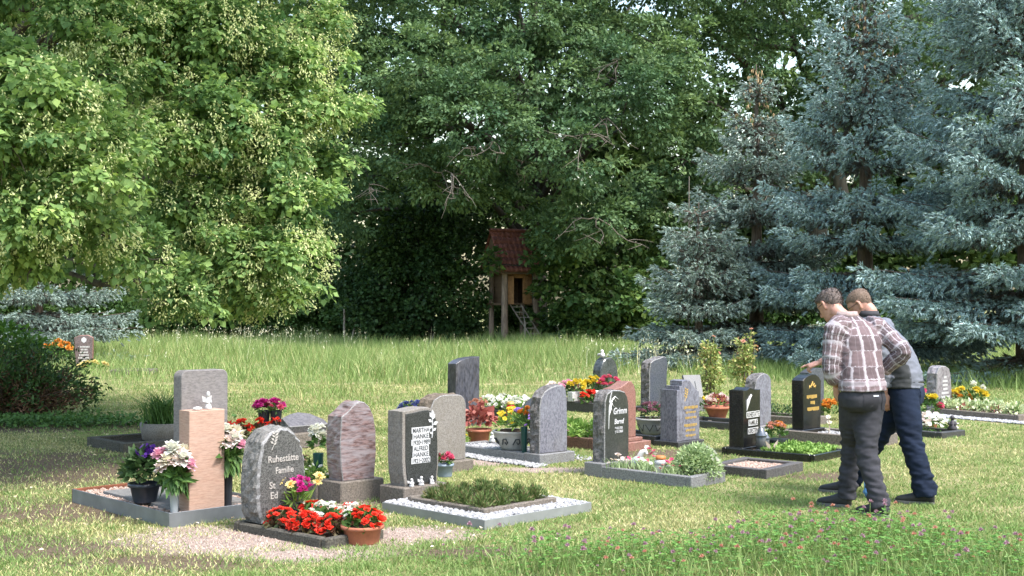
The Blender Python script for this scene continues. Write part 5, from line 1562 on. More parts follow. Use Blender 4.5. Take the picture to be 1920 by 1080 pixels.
    for (u, v, r, g, c, n, lab) in [(0.16, 0.72, 0.15, 'heath', 'salmon', 14, 'reddish heather in the bed behind the swirled stone'), (0.10, 0.48, 0.11, 'fresh', 'white', 9, 'low white-flowering plant in the bed behind the swirled stone'), (0.3, 1.1, 0.14, 'heath', 'mauve', 12, 'mauve heather at the far end of the bed behind the swirled stone')]:
        t = thing('bed_plant', lab, 'plant', (*local(o, rz, u, v), 0.08))
        foliage(t, (0, 0, 0.05), (r, r, r * 1.1), 260, 0.045, g, 0.4)
        blooms(t, 'open', c, dome(n, (0, 0, 0.06), (r, r, r * 1.1), 0.25), 0.02)
    t = thing('white_flower_vase', 'dark green vase of white flowers beside the swirled stone', 'vase of flowers', (*local(o, rz, 0.16, 0.53), 0.10))
    vase(t, 0.045, 0.24, plain('green vase', (0.01, 0.05, 0.045), 0.3))
    foliage(t, (0, 0, 0.30), (0.06, 0.06, 0.12), 70, 0.06, 'leaf')
    blooms(t, 'pompon', 'white', dome(13, (0, 0, 0.37), (0.07, 0.07, 0.12), -0.2), 0.036, 0.4)

    # --- panel stone with white lettering, pebble border
    o, rz = (-0.19, 8.90), R(45)
    t = thing('pebble_border', 'light metal-grey border strip round the white pebbles before the panel stone', 'grave kerb', (*o, 0), rz, 'grave kerbs')
    gz = plain('aluminium strip', (0.26, 0.27, 0.27), 0.55, 0.05, 30, 0.12, 0.4)
    box('border_strip', t, 0, 1.12, 0, 0.012, -0.02, 0.07, gz, 0.002)
    box('border_strip', t, 0, 0.012, 0.013, 1.12, -0.02, 0.07, gz, 0.002)
    box('border_strip', t, 1.108, 1.12, 0.013, 1.12, -0.02, 0.07, gz, 0.002)
    add_bed(o, rz, 0, 1.12, 0, 1.15)
    pebbles('white_pebbles', 'white pebbles between the border strip and the heather kerb', o, rz, (0.015, 1.105, 0.015, 1.14, lambda u, v: ~((u > 0.17) & (u < 0.93) & (v > 0.19) & (v < 1.02))), 5600, 0.0175, peb_w, 0.055)
    kerb_frame('grave_kerb', 'weathered inner kerb round the low heather bed', local(o, rz, 0.17, 0.18), rz, 0.76, 0.85, 0.05, 0.105, st_plinth, 'grave kerbs')
    soil_bed('heather_bed', '', o, rz, 0.21, 0.89, 0.22, 0.99, 0.085)
    k = 0
    for i in range(4):
        for j in range(4):
            u, v = 0.27 + 0.185 * i, 0.30 + 0.195 * j
            lab = 'heather in the kerbed bed, %s file from the left, %s' % (('first', 'second', 'third', 'fourth')[i], ('at the near end', 'second from the near end', 'third from the near end', 'next to the panel stone')[j])
            t = thing('heather', lab, 'plant', (*local(o, rz, u + rng.normal() * 0.015, v + rng.normal() * 0.015), 0.075), 0, 'heather plants in the kerbed bed')
            n = 360
            a = rng.uniform(0, 2 * PI, n)
            e = rng.uniform(0.25, 1.5, n)
            rr = rng.uniform(0.25, 1.0, n)
            L = 0.095 + 0.015 * rng.normal()
            P = np.stack([np.cos(a) * np.cos(e) * rr * L, np.sin(a) * np.cos(e) * rr * L, np.sin(e) * rr * L * 1.05], 1)
            V, Fc = leaf_arrays(P, P + rng.normal(size=(n, 3)) * 0.03 + (0, 0, 0.03), rand_dirs(n), rng.uniform(0.022, 0.045, n), 0.3)
            obj_np('foliage', V, Fc, leafmat('green heath', GREENS['heath'], 0.28), t, kind='stuff')
    t = stone('panel_gravestone', 'dark granite stone with white lettered bands and a white rose, on a weathered base', (*local(o, rz, 0.24, 1.15), 0), rz)
    box('base', t, 0, 0.46, 0, 0.30, -0.02, 0.145, st_plinth, 0.008)
    W, H = 0.37, 0.60
    ol = [(-0.155, 0), (0.175, 0), (0.178, 0.05), (0.19, 0.14), (0.192, 0.3), (0.185, 0.46), (0.17, 0.53), (0.14, 0.58), (0.08, 0.603), (0.0, 0.602), (-0.10, 0.59), (-0.185, 0.585), (-0.185, 0.2), (-0.175, 0.1)]
    slab('slab', t, ol, 0.18, st_mem, st_mem, 0.006, 0.004, (0.22, 0.15, 0.145))
    inn = [(x * 0.87 + 0.006, 0.012 + z * 0.945) for x, z in ol]
    slab('dark_face', t, inn, 0.012, st_dark, st_dark, 0, 0.002, (0.22, 0.058, 0.145), 2)
    for i, (tx, wd) in enumerate([('MARTHA', 0.19), ('HANKE', 0.17), ('1920•1989', 0.195), ('ALFRED', 0.165), ('HANKE', 0.17), ('1921•2002', 0.195)]):
        zt = 0.145 + 0.455 - i * 0.0475
        bnd = box('letter_band', t, 0.215 - wd / 2, 0.215 + wd / 2, 0.0485, 0.0515, zt - 0.0465, zt, ink_w, 0.0)
        fit(lettering(bnd, tx, 0.050, 0, 0.0055, -0.0032, ink_d, 0.0008, bold=0.0002), wd * 0.9)
    # white rose inlay
    rv = [(0.33, 0.145 + 0.575), (0.335, 0.145 + 0.50), (0.338, 0.145 + 0.42), (0.33, 0.145 + 0.36)]
    tubes('rose_inlay', [([(x, 0.049, z) for x, z in rv], [0.004, 0.006, 0.006, 0.004])], ink_w, t, 5)
    V, Fc = [], []
    for (x, z, a, L) in [(0.335, 0.66, 120, 0.06), (0.335, 0.65, 60, 0.055), (0.332, 0.63, 150, 0.05), (0.338, 0.61, 20, 0.06), (0.336, 0.60, 200, 0.05), (0.336, 0.56, 30, 0.045), (0.335, 0.54, 160, 0.035), (0.334, 0.67, 90, 0.06)]:
        d, n = Vector((math.cos(R(a)), 0, math.sin(R(a)))), Vector((-math.sin(R(a)), 0, math.cos(R(a))))
        q = Vector((x, 0.0475 - 0.0004 * len(V) / 4, z))
        b_ = len(V)
        V += [q, q + d * L * 0.5 + n * L * 0.28, q + d * L, q + d * L * 0.5 - n * L * 0.28]
        Fc.append((b_, b_ + 3, b_ + 2, b_ + 1))
    link('rose_inlay', mesh_py('rose_inlay', V, Fc, ink_w), t)
    for i, (u, lab) in enumerate([(0.10, 'left of three little white angels on the base of the panel stone'), (0.20, 'middle of three little white angels on the base of the panel stone'), (0.31, 'right of three little white angels on the base of the panel stone')]):
        figurine('angel_figurine', lab, 'figurine', (*local(o, rz, 0.24 + u, 1.15 + 0.025), 0.146), 0.065 + 0.008 * (i == 1), white_c, True, 'white angels on the panel stone', rz + i * 0.5)
    t = thing('potted_carnation', 'blue-grey pot of crimson carnations right of the panel stone', 'potted plant', (-0.575, 10.95, 0.09))
    pot(t, 0.075, 0.11, plain('blue grey pot', (0.22, 0.27, 0.33), 0.45), 0.8)
    foliage(t, (0, 0, 0.13), (0.07, 0.07, 0.06), 70, 0.05, 'leaf')
    blooms(t, 'pompon', 'rose', dome(14, (0, 0, 0.14), (0.065, 0.065, 0.07), 0.2), 0.03, 0.4)

    # --- plain grey stone behind it
    t = stone('plain_gravestone', 'plain weathered grey stone seen from behind the panel stone, rounded at the top right', (-0.66, 12.0, 0))
    box('base', t, -0.25, 0.26, -0.17, 0.17, -0.02, 0.10, st_plinth, 0.01)
    ol = [(-0.215, 0), (0.215, 0), (0.22, 0.3)] + arc(0.12, 0.50, 0.10, 0.11, 0, 90, 6) + [(0.0, 0.615), (-0.10, 0.61), (-0.18, 0.575), (-0.22, 0.5), (-0.222, 0.25)]
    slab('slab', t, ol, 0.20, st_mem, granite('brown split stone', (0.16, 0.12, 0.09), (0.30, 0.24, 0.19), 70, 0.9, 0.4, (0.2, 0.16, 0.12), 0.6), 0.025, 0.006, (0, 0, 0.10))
    t = thing('blue_flower_bowl', 'dark bowl of deep blue flowers left of the tall dark stone', 'potted plant', (-1.20, 15.7, 0.0))
    pot(t, 0.17, 0.20, POT_DARK(), 0.8)
    foliage(t, (0, 0, 0.24), (0.18, 0.16, 0.10), 140, 0.05, 'leaf')
    blooms(t, 'tuft', 'blue', dome(46, (0, 0, 0.23), (0.20, 0.17, 0.13), 0.15), 0.036, 0.4)
    box('plate', t, -0.2, 0.2, -0.18, 0.18, -0.02, 0.0, st_plinth)

    # --- tall dark stone
    t = stone('tall_dark_gravestone', 'tall dark navy stone with a rising curved top at the rear of the left rows', (-0.62, 16.35, 0))
    box('base', t, -0.27, 0.27, -0.15, 0.15, -0.02, 0.07, st_darkkerb)
    ol = [(-0.195, 0), (0.20, 0), (0.208, 0.4), (0.21, 0.80), (0.10, 0.795), (-0.02, 0.785), (-0.12, 0.76), (-0.20, 0.72), (-0.205, 0.4)]
    slab('slab', t, ol, 0.16, st_navy, st_navy, 0.004, 0.005, (0, 0, 0.07))
    # white flower bed behind
    o, rz = (0.10, 16.55), R(45)
    kerb_frame('grave_kerb', 'dark kerb of the white flower bed beside the tall dark stone', o, rz, 0.6, 1.0, 0.07, 0.15, st_darkkerb, 'grave kerbs')
    soil_bed('white_bed', '', o, rz, 0.06, 0.54, 0.06, 0.94, 0.11)
    for i, (u, v, lab) in enumerate([(0.15, 0.25, 'nearest the red candle'), (0.15, 0.5, 'in the middle of the near row'), (0.16, 0.78, 'nearest the tall dark stone'), (0.42, 0.4, 'in the far row on the right'), (0.42, 0.72, 'in the far row on the left')]):
        t = thing('white_begonia', 'white begonia of the dark-kerbed bed, ' + lab, 'flower', (*local(o, rz, u, v), 0.11), 0, 'white begonias in the dark-kerbed bed')
        foliage(t, (0, 0, 0.05), (0.13, 0.13, 0.13), 90, 0.06, 'fresh', 0.8)
        blooms(t, 'begonia', 'white', dome(26, (0, 0, 0.06), (0.14, 0.14, 0.15), 0.15), 0.04, 0.5)
    t = stone('lectern_gravestone', 'dark lectern-shaped stone with a sloping top behind the blue-grey stone', (0.36, 16.3, 0))
    box('pedestal', t, -0.02, 0.2, -0.1, 0.1, 0, 0.29, st_blue)
    V = [(-0.26, -0.16, 0.19), (-0.02, -0.16, 0.34), (0.26, -0.16, 0.36), (0.26, 0.16, 0.36), (-0.02, 0.16, 0.34), (-0.26, 0.16, 0.19)]
    V += [(x, y, z - 0.05) for x, y, z in V]
    link('sloping_top', mesh_py('sloping_top', V, [(0, 1, 4, 5), (1, 2, 3, 4), (6, 11, 10, 7), (7, 10, 9, 8), (0, 6, 7, 1), (1, 7, 8, 2), (2, 8, 9, 3), (3, 9, 10, 4), (4, 10, 11, 5), (5, 11, 6, 0)], st_darkkerb), t)
    t = thing('grave_candle', 'red grave candle with a gold lid beside the lectern-shaped stone', 'candle', (-0.02, 16.35, 0.10))
    link('glass', lathe_me('glass', [(0.045, 0), (0.05, 0.02), (0.05, 0.15), (0.045, 0.16)], plain('red glass', (0.50, 0.012, 0.012), 0.15), 16), t)
    link('lid', lathe_me('lid', [(0.05, 0.16), (0.052, 0.18), (0.035, 0.20)], ink_g, 16), t)
    box('stand', t, -0.06, 0.06, -0.06, 0.06, -0.12, 0.0, st_darkkerb)

    # --- blue-grey stone with white pebble edge
    o, rz = (0.27, 12.40), R(41)
    t = stone('blue_grey_gravestone', 'pale blue-grey stone with split left flank and sloping round shoulder', (*o, 0), rz)
    box('base', t, 0, 0.47, 0, 0.24, -0.02, 0.10, st_light, 0.006)
    ol = [(-0.19, 0), (0.185, 0), (0.185, 0.35), (0.178, 0.55), (0.16, 0.625), (0.12, 0.655), (0.04, 0.655), (-0.05, 0.635), (-0.12, 0.60), (-0.165, 0.54), (-0.185, 0.45)]
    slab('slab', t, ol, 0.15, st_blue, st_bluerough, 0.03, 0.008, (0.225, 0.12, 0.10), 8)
    add_bed(o, rz, -0.05, 0.5, 0, 1.45)
    kerb_frame('grave_kerb', 'pale kerb of the pebble bed behind the blue-grey stone', local(o, rz, 0, 0.243), rz, 0.47, 1.15, 0.06, 0.09, st_light, 'grave kerbs')
    pebbles('white_pebbles', 'white gravel filling the bed behind the blue-grey stone', o, rz, (0.06, 0.41, 0.30, 1.33, None), 1500, 0.016, peb_w, 0.06)
    pebbles('white_pebbles', 'strip of white pebbles along the kerb left of the blue-grey stone', o, rz, (-0.20, -0.01, -0.12, 1.45, lambda u, v: u > -0.20 + 0.03 * np.sin(v * 9)), 1500, 0.018, peb_w, 0.0)
    add_bed(o, rz, -0.2, 0, -0.1, 1.45)
    pebbles('white_pebbles', 'few white pebbles scattered right of the blue-grey stone', o, rz, (0.49, 0.75, -0.05, 0.35, None), 60, 0.016, peb_w, 0.0)
    t = thing('pansy_bowl', 'patterned grey bowl of yellow and violet pansies behind the blue-grey stone', 'potted plant', (*local(o, rz, 0.20, 0.62), 0.085))
    link('bowl', lathe_me('bowl', [(0.12, 0), (0.13, 0.02), (0.19, 0.12), (0.205, 0.17), (0.215, 0.175), (0.215, 0.19), (0.19, 0.19), (0.17, 0.16)], [plain('grey stoneware', (0.36, 0.36, 0.35), 0.7, 0.3, 40), SOILM()], 24, [0, 0, 0, 0, 0, 0, 1, 1]), t)
    for kx in range(9):
        a = 2 * PI * kx / 9
        tubes('scroll_ornament', [([(math.cos(a + s_) * rr, math.sin(a + s_) * rr, zz) for s_, rr, zz in ((-0.2, 0.165, 0.06), (-0.05, 0.193, 0.115), (0.12, 0.197, 0.12), (0.2, 0.18, 0.085), (0.1, 0.166, 0.062), (0.02, 0.178, 0.085))], 0.007)], ink_d, t, 4)
    foliage(t, (0, 0, 0.25), (0.19, 0.19, 0.13), 260, 0.05, 'fresh', 0.5)
    D = dome(60, (0, 0, 0.24), (0.19, 0.19, 0.18), 0.1)
    blooms(t, 'open', 'yellow', [q for q in D if q[0] < 0.02][:18], 0.032)
    blooms(t, 'open', 'violet', [q for q in D if q[0] >= 0.02][:14], 0.034)
    t = thing('tulip_vase', 'slim dark green vase of orange tulips beside the blue-grey stone', 'vase of flowers', (*local(o, rz, 0.08, 0.32), 0.08))
    vase(t, 0.035, 0.26, plain('green vase', (0.01, 0.05, 0.045), 0.3))
    foliage(t, (0, 0, 0.28), (0.06, 0.06, 0.1), 40, 0.12, 'leaf', 0.25)
    blooms(t, 'peony', 'orange', [(0, 0, 0.42), (0.03, 0.02, 0.45), (-0.03, 0.02, 0.41), (0.02, -0.03, 0.40)], 0.04, 0.2)
    t = thing('coral_bells_pot', 'terracotta pot of red-leaved coral bells at the end of the white pebble strip', 'potted plant', (-0.36, 13.9, 0.05))
    pot(t, 0.13, 0.15, POT_TERRA(), 0.75)
    foliage(t, (0, 0, 0.24), (0.19, 0.17, 0.17), 220, 0.075, 'redleaf', 0.9)
    blooms(t, 'tuft', 'salmon', dome(14, (0, 0, 0.28), (0.15, 0.15, 0.2), 0.3), 0.025)
    t = thing('yellow_leaf_plant', 'small yellow-green plant left of the red-leaved coral bells', 'plant', (-0.58, 13.75, 0))
    foliage(t, (0, 0, 0.1), (0.13, 0.1, 0.16), 110, 0.05, 'fresh')
    blooms(t, 'open', 'yellow', dome(7, (0, 0, 0.08), (0.11, 0.1, 0.12), 0.1), 0.025)
    figurine('white_figurine', 'small white crouching figure on the pebbles before the coral bells', 'figurine', (-0.21, 13.62, 0.09), 0.11, white_c, False, None, 0.5)
    s = slab('marker_stone', None, [(-0.05, 0), (0.05, 0), (0.06, 0.12), (0.02, 0.14), (-0.05, 0.11)], 0.05, st_light, st_light, 0.004, 0.004, (-0.07, 13.4, 0.085), 3)
    s.rotation_euler.z = Q
    tag(s, 'small pale upright marker stone left of the pansy bowl', 'stone')

    # --- far bed with mixed flowers, dark round stone
    o, rz = (1.20, 18.0), R(45)
    kerb_frame('grave_kerb', 'dark kerb of the mixed flower bed before the dark round-topped stone', o, rz, 0.75, 1.1, 0.08, 0.14, st_darkkerb, 'grave kerbs')
    soil_bed('mixed_bed', '', o, rz, 0.07, 0.68, 0.07, 1.03, 0.1)
    for (u, v, c, form, r, z, n, lab) in [(0.14, 0.95, 'palepink', 'begonia', 0.15, 0.16, 28, 'pale pink flowers at the left end of the far mixed bed'), (0.2, 0.72, 'pink', 'pompon', 0.14, 0.2, 22, 'pink flowers of the far mixed bed'), (0.12, 0.5, 'yellow', 'pompon', 0.14, 0.22, 22, 'lower yellow chrysanthemums of the far mixed bed'), (0.4, 0.42, 'yellow', 'pompon', 0.14, 0.26, 22, 'higher yellow chrysanthemums of the far mixed bed'), (0.42, 0.15, 'rose', 'pompon', 0.15, 0.28, 22, 'crimson pink chrysanthemums beside the dark round-topped stone'), (0.12, 0.24, 'red', 'begonia', 0.14, 0.08, 28, 'red begonias at the front of the far mixed bed'), (0.14, 0.06, 'white', 'begonia', 0.09, 0.08, 16, 'white flowers at the right end of the far mixed bed')]:
        t = thing('bed_flower', lab, 'flower', (*local(o, rz, u, v), 0.1), 0, 'flowers of the far mixed bed')
        foliage(t, (0, 0, z * 0.6), (r * 0.9, r * 0.9, z), 110, 0.06, 'leaf', 0.6)
        blooms(t, form, c, dome(n, (0, 0, z), (r, r, 0.13), 0.15), 0.042, 0.4)
    b = link('flower_box', box_me('flower_box', (0.16, 0.1, 0.14), plain('grey tin', (0.45, 0.45, 0.44), 0.5), 0.006), None, (*local(o, rz, -0.0, 0.62), 0.14), (0, 0, rz))
    tag(b, 'small light grey flower box at the front of the far mixed bed', 'flower box')
    b.location = (*local(o, rz, 0.055, 0.50), 0.142)
    t = stone('round_dark_gravestone', 'dark polished green-black stone with a round top and a white dove', (1.42, 19.5, 0))
    box('base', t, -0.27, 0.27, -0.15, 0.15, -0.02, 0.07, st_darkkerb)
    ol = [(-0.19, 0), (0.19, 0), (0.21, 0.25), (0.20, 0.42)] + arc(0, 0.42, 0.20, 0.235, 10, 170, 12) + [(-0.20, 0.42), (-0.21, 0.25)]
    slab('slab', t, ol, 0.17, st_green, st_green, 0, 0.012, (0, 0, 0.07))
    d = thing('dove_figurine', 'white dove on top of the dark round-topped stone', 'figurine', (1.37, 19.45, 0.715), R(30))
    link('body', lathe_me('body', [(0.01, 0), (0.035, 0.015), (0.045, 0.04), (0.035, 0.07), (0.02, 0.085), (0.028, 0.1), (0.02, 0.12), (0.005, 0.13)], white_c, 12, wob=0.1), d)
    for s_ in (-1, 1):
        tubes('wing', [([(s_ * 0.03, 0, 0.06), (s_ * 0.05, 0.03, 0.05), (s_ * 0.03, 0.09, 0.02)], [0.018, 0.02, 0.005])], white_c, d, 6)

    # --- red granite stone
    o, rz = (1.10, 13.38), R(45)
    t = stone('red_gravestone', 'red granite stone with an arched top on stepped base behind the script stone', (*o, 0), rz)
    box('step', t, 0, 0.56, 0, 0.34, -0.02, 0.09, st_red, 0.006)
    box('step', t, 0.05, 0.48, 0.05, 0.31, 0.091, 0.13, st_red, 0.006)
    ol = [(-0.19, 0), (0.17, 0), (0.175, 0.3), (0.17, 0.48), (0.15, 0.545), (0.10, 0.595), (0.05, 0.60), (0.0, 0.575), (-0.07, 0.545), (-0.19, 0.525)]
    slab('slab', t, ol, 0.16, st_red, st_red, 0.0, 0.006, (0.255, 0.18, 0.131), 4)
    add_bed(o, rz, 0, 0.56, 0, 1.4)
    kerb_frame('grave_kerb', 'red-brown kerb of the leafy bed left of the red granite stone', local(o, rz, 0.0, 0.343), rz, 0.56, 1.1, 0.06, 0.12, st_redbrown, 'grave kerbs')
    soil_bed('leafy_bed', '', o, rz, 0.05, 0.51, 0.39, 1.39, 0.07)
    for (u, v, lab) in [(0.2, 0.6, 'low leafy plant nearest the red granite stone'), (0.22, 0.88, 'low leafy plant in the middle of the red-brown kerb'), (0.2, 1.18, 'low leafy plant at the far end of the red-brown kerb')]:
        t = thing('leafy_plant', lab, 'plant', (*local(o, rz, u, v), 0.06), 0, 'leafy plants in the red-brown kerb')
        foliage(t, (0, 0, 0.06), (0.17, 0.17, 0.16), 150, 0.085, 'fresh', 0.6)

    # --- script stone with palm leaf and its bed
    o, rz = (1.52, 10.86), R(47)
    kerb_frame('grave_kerb', 'light grey granite kerb round the planted bed of the script stone', o, rz, 0.52, 1.16, 0.06, 0.10, st_light, 'grave kerbs')
    soil_bed('script_bed', '', o, rz, 0.055, 0.465, 0.055, 1.1, 0.07)
    t = stone('script_gravestone', 'dark stone with white script and palm leaf, rough left flank, in the light grey kerb', (*local(o, rz, 0.26, 1.07), 0.0), rz)
    box('base', t, -0.262, 0.27, -0.10, 0.11, -0.021, 0.125, st_light, 0.006)
    ol = [(-0.19, 0), (0.165, 0), (0.17, 0.3), (0.165, 0.50), (0.15, 0.575), (0.11, 0.625), (0.03, 0.645), (-0.08, 0.65), (-0.15, 0.62), (-0.18, 0.55), (-0.19, 0.3)]
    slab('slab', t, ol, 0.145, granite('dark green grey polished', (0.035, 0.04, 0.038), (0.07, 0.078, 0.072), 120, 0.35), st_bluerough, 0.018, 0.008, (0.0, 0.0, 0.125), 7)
    yf = -0.0745
    pl = [(-0.135, 0.30), (-0.13, 0.42), (-0.125, 0.50), (-0.10, 0.58)]
    tubes('palm_leaf', [([(x, yf, z + 0.125) for x, z in pl], [0.004, 0.006, 0.008, 0.003])] + [([(x0, yf, z0 + 0.125), (x0 + dx * 0.6, yf, z0 + dz + 0.125), (x0 + dx, yf, z0 + dz * 0.55 + 0.125)], [0.008, 0.007, 0.002]) for x0, z0, dx, dz in [(-0.125, 0.5, 0.10, 0.08), (-0.12, 0.53, 0.13, 0.06), (-0.127, 0.46, 0.07, 0.07), (-0.12, 0.54, 0.05, 0.10), (-0.128, 0.43, 0.05, 0.06)]], ink_s, t, 5)
    lettering(t, 'Grimm', 0.082, 0.03, 0.125 + 0.43, yf, ink_w, bold=0.0012, shear=0.25, sx=0.85)
    lettering(t, 'Bernd', 0.066, 0.015, 0.125 + 0.34, yf, ink_w, bold=0.001, shear=0.25, sx=0.85)
    lettering(t, '* 16.2.1931\n† 12.1.2020', 0.031, 0.015, 0.125 + 0.29, yf, ink_w, bold=0.0005, sx=0.8)
    t = thing('cushion_bush', 'silvery green cushion bush spilling over the light grey kerb', 'bush', (*local(o, rz, 0.40, 0.22), 0.05))
    foliage(t, (0, 0, 0.06), (0.22, 0.29, 0.22), 2100, 0.042, 'sage', 0.35, 0.5, 0.8, 0.75)
    foliage(t, (0, 0, 0.05), (0.16, 0.22, 0.15), 300, 0.05, 'leaf', 0.4, 0.5, 0.8, 0.3, 'inner_foliage')
    blooms(t, 'tuft', 'white', [q for q in dome(70, (0.0, 0, 0.07), (0.21, 0.28, 0.2), 0.1) if q[0] > 0.08], 0.018)
    for (u, v, c, n, lab) in [(0.10, 0.86, 'palepink', 16, 'pale pink dianthus at the foot of the script stone'), (0.12, 0.30, 'rose', 9, 'crimson dianthus beside the candle jar'), (0.20, 0.64, 'white', 3, 'grassy dianthus cushion in the middle of the bed'), (0.36, 0.74, 'rose', 6, 'crimson and white dianthus behind the grassy cushion')]:
        t = thing('dianthus', lab, 'flower', (*local(o, rz, u, v), 0.065), 0, 'dianthus in the light grey kerb')
        n2 = 130
        V, Fc = blades(rng.normal(size=(n2, 3)) * (0.05, 0.05, 0.0), rng.uniform(0.05, 0.13, n2), 0.008, 1.0, True)
        obj_np('foliage', V, Fc, leafmat('green sage', GREENS['sage'], 0.28), t, kind='stuff')
        blooms(t, 'open', c, dome(n, (0, 0, 0.05), (0.09, 0.09, 0.10), 0.15), 0.021)
    jar = thing('candle_jar', 'glass candle jar with white wax and orange lid before the script stone', 'candle', (*local(o, rz, 0.16, 0.44), 0.07))
    link('glass', lathe_me('glass', [(0.04, 0), (0.045, 0.01), (0.055, 0.07), (0.055, 0.075)], plain('white wax', (0.62, 0.58, 0.50), 0.4), 16), jar)
    link('shoulder', lathe_me('shoulder', [(0.056, 0.076), (0.055, 0.11), (0.04, 0.125)], plain('clear jar', (0.42, 0.43, 0.44), 0.1), 16), jar)
    link('lid', lathe_me('lid', [(0.043, 0.126), (0.046, 0.13), (0.046, 0.15), (0.03, 0.16)], plain('orange lid', (0.45, 0.16, 0.05), 0.5), 16), jar)
    t = thing('garden_ornament', 'pale bird-shaped ornament holding red and white flowers beside the script stone', 'ornament', (*local(o, rz, 0.42, 0.88), 0.065))
    link('body', lathe_me('body', [(0.02, 0), (0.06, 0.02), (0.075, 0.05), (0.05, 0.085), (0.02, 0.1)], plain('pale blue clay', (0.42, 0.48, 0.50), 0.6), 14), t)
    tubes('neck', [([(0, 0, 0.08), (0.03, -0.02, 0.14), (0.06, -0.02, 0.15), (0.075, -0.03, 0.12)], [0.03, 0.025, 0.022, 0.012])], white_c, t, 8)
    blooms(t, 'open', 'rose', [(0.10, -0.02, 0.17), (0.14, 0, 0.15), (0.12, 0.03, 0.12), (-0.09, 0, 0.08), (-0.12, 0.02, 0.07)], 0.028)
    blooms(t, 'open', 'white', [(0.15, 0.02, 0.12), (0.08, 0.03, 0.18)], 0.028)

    # --- polished steel-blue stone
    t = stone('steel_blue_gravestone', 'smooth steel-blue stone with a split grey left flank at the rear', (2.05, 18.5, 0))
    box('base', t, -0.34, 0.30, -0.17, 0.15, -0.02, 0.075, st_darkkerb)
    ol = [(-0.21, 0), (0.20, 0), (0.195, 0.35), (0.21, 0.55), (0.21, 0.64), (0.18, 0.69), (0.12, 0.705), (0.02, 0.68), (-0.10, 0.66), (-0.18, 0.62), (-0.205, 0.5), (-0.20, 0.3)]
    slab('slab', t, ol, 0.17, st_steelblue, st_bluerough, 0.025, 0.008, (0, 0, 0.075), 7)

    # --- stepped stone with gold lettering
    o, rz = (1.80, 13.85), R(45)
    t = stone('stepped_gravestone', 'blue-grey stone with stepped left side and gold lettering behind the cushion bush', (*o, 0), rz)
    box('base', t, -0.03, 0.44, -0.02, 0.32, -0.02, 0.06, st_darkkerb)
    ol = [(-0.14, 0), (0.175, 0), (0.175, 0.45), (0.165, 0.53), (0.12, 0.545), (0.06, 0.60), (0.0, 0.655), (-0.06, 0.665), (-0.14, 0.655)]
    slab('slab', t, ol, 0.17, st_blue, st_blue, 0.004, 0.005, (0.25, 0.12, 0.06))
    slab('side_step', t, rect(0.05, 0.60), 0.20, st_blue, st_blue, 0.0, 0.004, (0.083, 0.13, 0.06), 3)
    slab('side_step', t, rect(0.05, 0.56), 0.23, st_blue, st_blue, 0.0, 0.004, (0.031, 0.14, 0.06), 3)
    yf = 0.12 - 0.0865
    branch_relief(t, 0.155, 0.06 + 0.43, yf, 0.14, ink_g, 1, 8)
    for i, wd in enumerate((0.24, 0.17, 0.19, 0.23, 0.17, 0.18)):
        # weathered gilding: only the rhythm of the lines can be made out
        zt = 0.06 + 0.375 - i * 0.058 - (0.02 if i > 2 else 0)
        x = 0.26 - wd / 2
        k = 0
        while x < 0.26 + wd / 2:
            w_ = rng.uniform(0.008, 0.018)
            box('gilt_stroke', t, x, x + w_, yf - 0.001, yf + 0.002, zt - (0.026 if i % 3 else 0.034) * rng.uniform(0.7, 1), zt, ink_g, 0)
            x += w_ + rng.uniform(0.004, 0.012)
    add_bed(o, rz, 0, 0.44, 0, 1.2)
    kerb_frame('grave_kerb', 'dark kerb behind the stepped stone carrying the heather bowl', local(o, rz, 0.0, 0.323), rz, 0.44, 1.05, 0.07, 0.10, st_darkkerb, 'grave kerbs')
    t = thing('heather_bowl', 'grey stone bowl with leaf relief and pink heather left of the stepped stone', 'potted plant', (1.60, 14.6, 0.07))
    link('bowl', lathe_me('bowl', [(0.11, 0), (0.13, 0.02), (0.17, 0.10), (0.185, 0.16), (0.195, 0.165), (0.195, 0.185), (0.17, 0.185), (0.15, 0.16)], [plain('grey stoneware', (0.36, 0.36, 0.35), 0.7, 0.3, 40), SOILM()], 24, [0, 0, 0, 0, 0, 0, 1, 1]), t)
    for kx in range(10):
        a = 2 * PI * kx / 10
        tubes('leaf_relief', [([(math.cos(a + s_) * rr, math.sin(a + s_) * rr, zz) for s_, rr, zz in ((-0.25, 0.176, 0.12), (0.0, 0.145, 0.045), (0.25, 0.176, 0.12))], 0.006)], ink_d, t, 4)
    foliage(t, (0, 0, 0.22), (0.16, 0.16, 0.12), 260, 0.05, 'dark', 0.3)
    blooms(t, 'tuft', 'mauve', dome(30, (0, 0, 0.24), (0.16, 0.15, 0.12), 0.25), 0.03)
    t = thing('asparagus_plant', 'feathery green plant between the heather bowl and the steel-blue stone', 'plant', (1.95, 15.2, 0.0))
    foliage(t, (0, 0, 0.25), (0.14, 0.14, 0.3), 420, 0.05, 'leaf', 0.18, 0.4, 0.6, 0.2)
    # slanted pale slab
    t = stone('slanted_gravestone', 'pale grey slab leaning like a lectern before the rose bushes', (2.62, 18.3, 0), R(20))
    sl = slab('slab', t, [(-0.12, 0), (0.12, 0), (0.14, 0.34), (-0.14, 0.34)], 0.05, st_light, st_light, 0, 0.004, (0, 0, 0.20), 3)
    sl.rotation_euler.x = R(-24)
    box('foot', t, -0.13, 0.13, -0.05, 0.16, 0, 0.22, st_light)
    box('letter_mark', sl, 0.02, 0.035, -0.027, -0.0255, 0.12, 0.24, ink_d, 0)

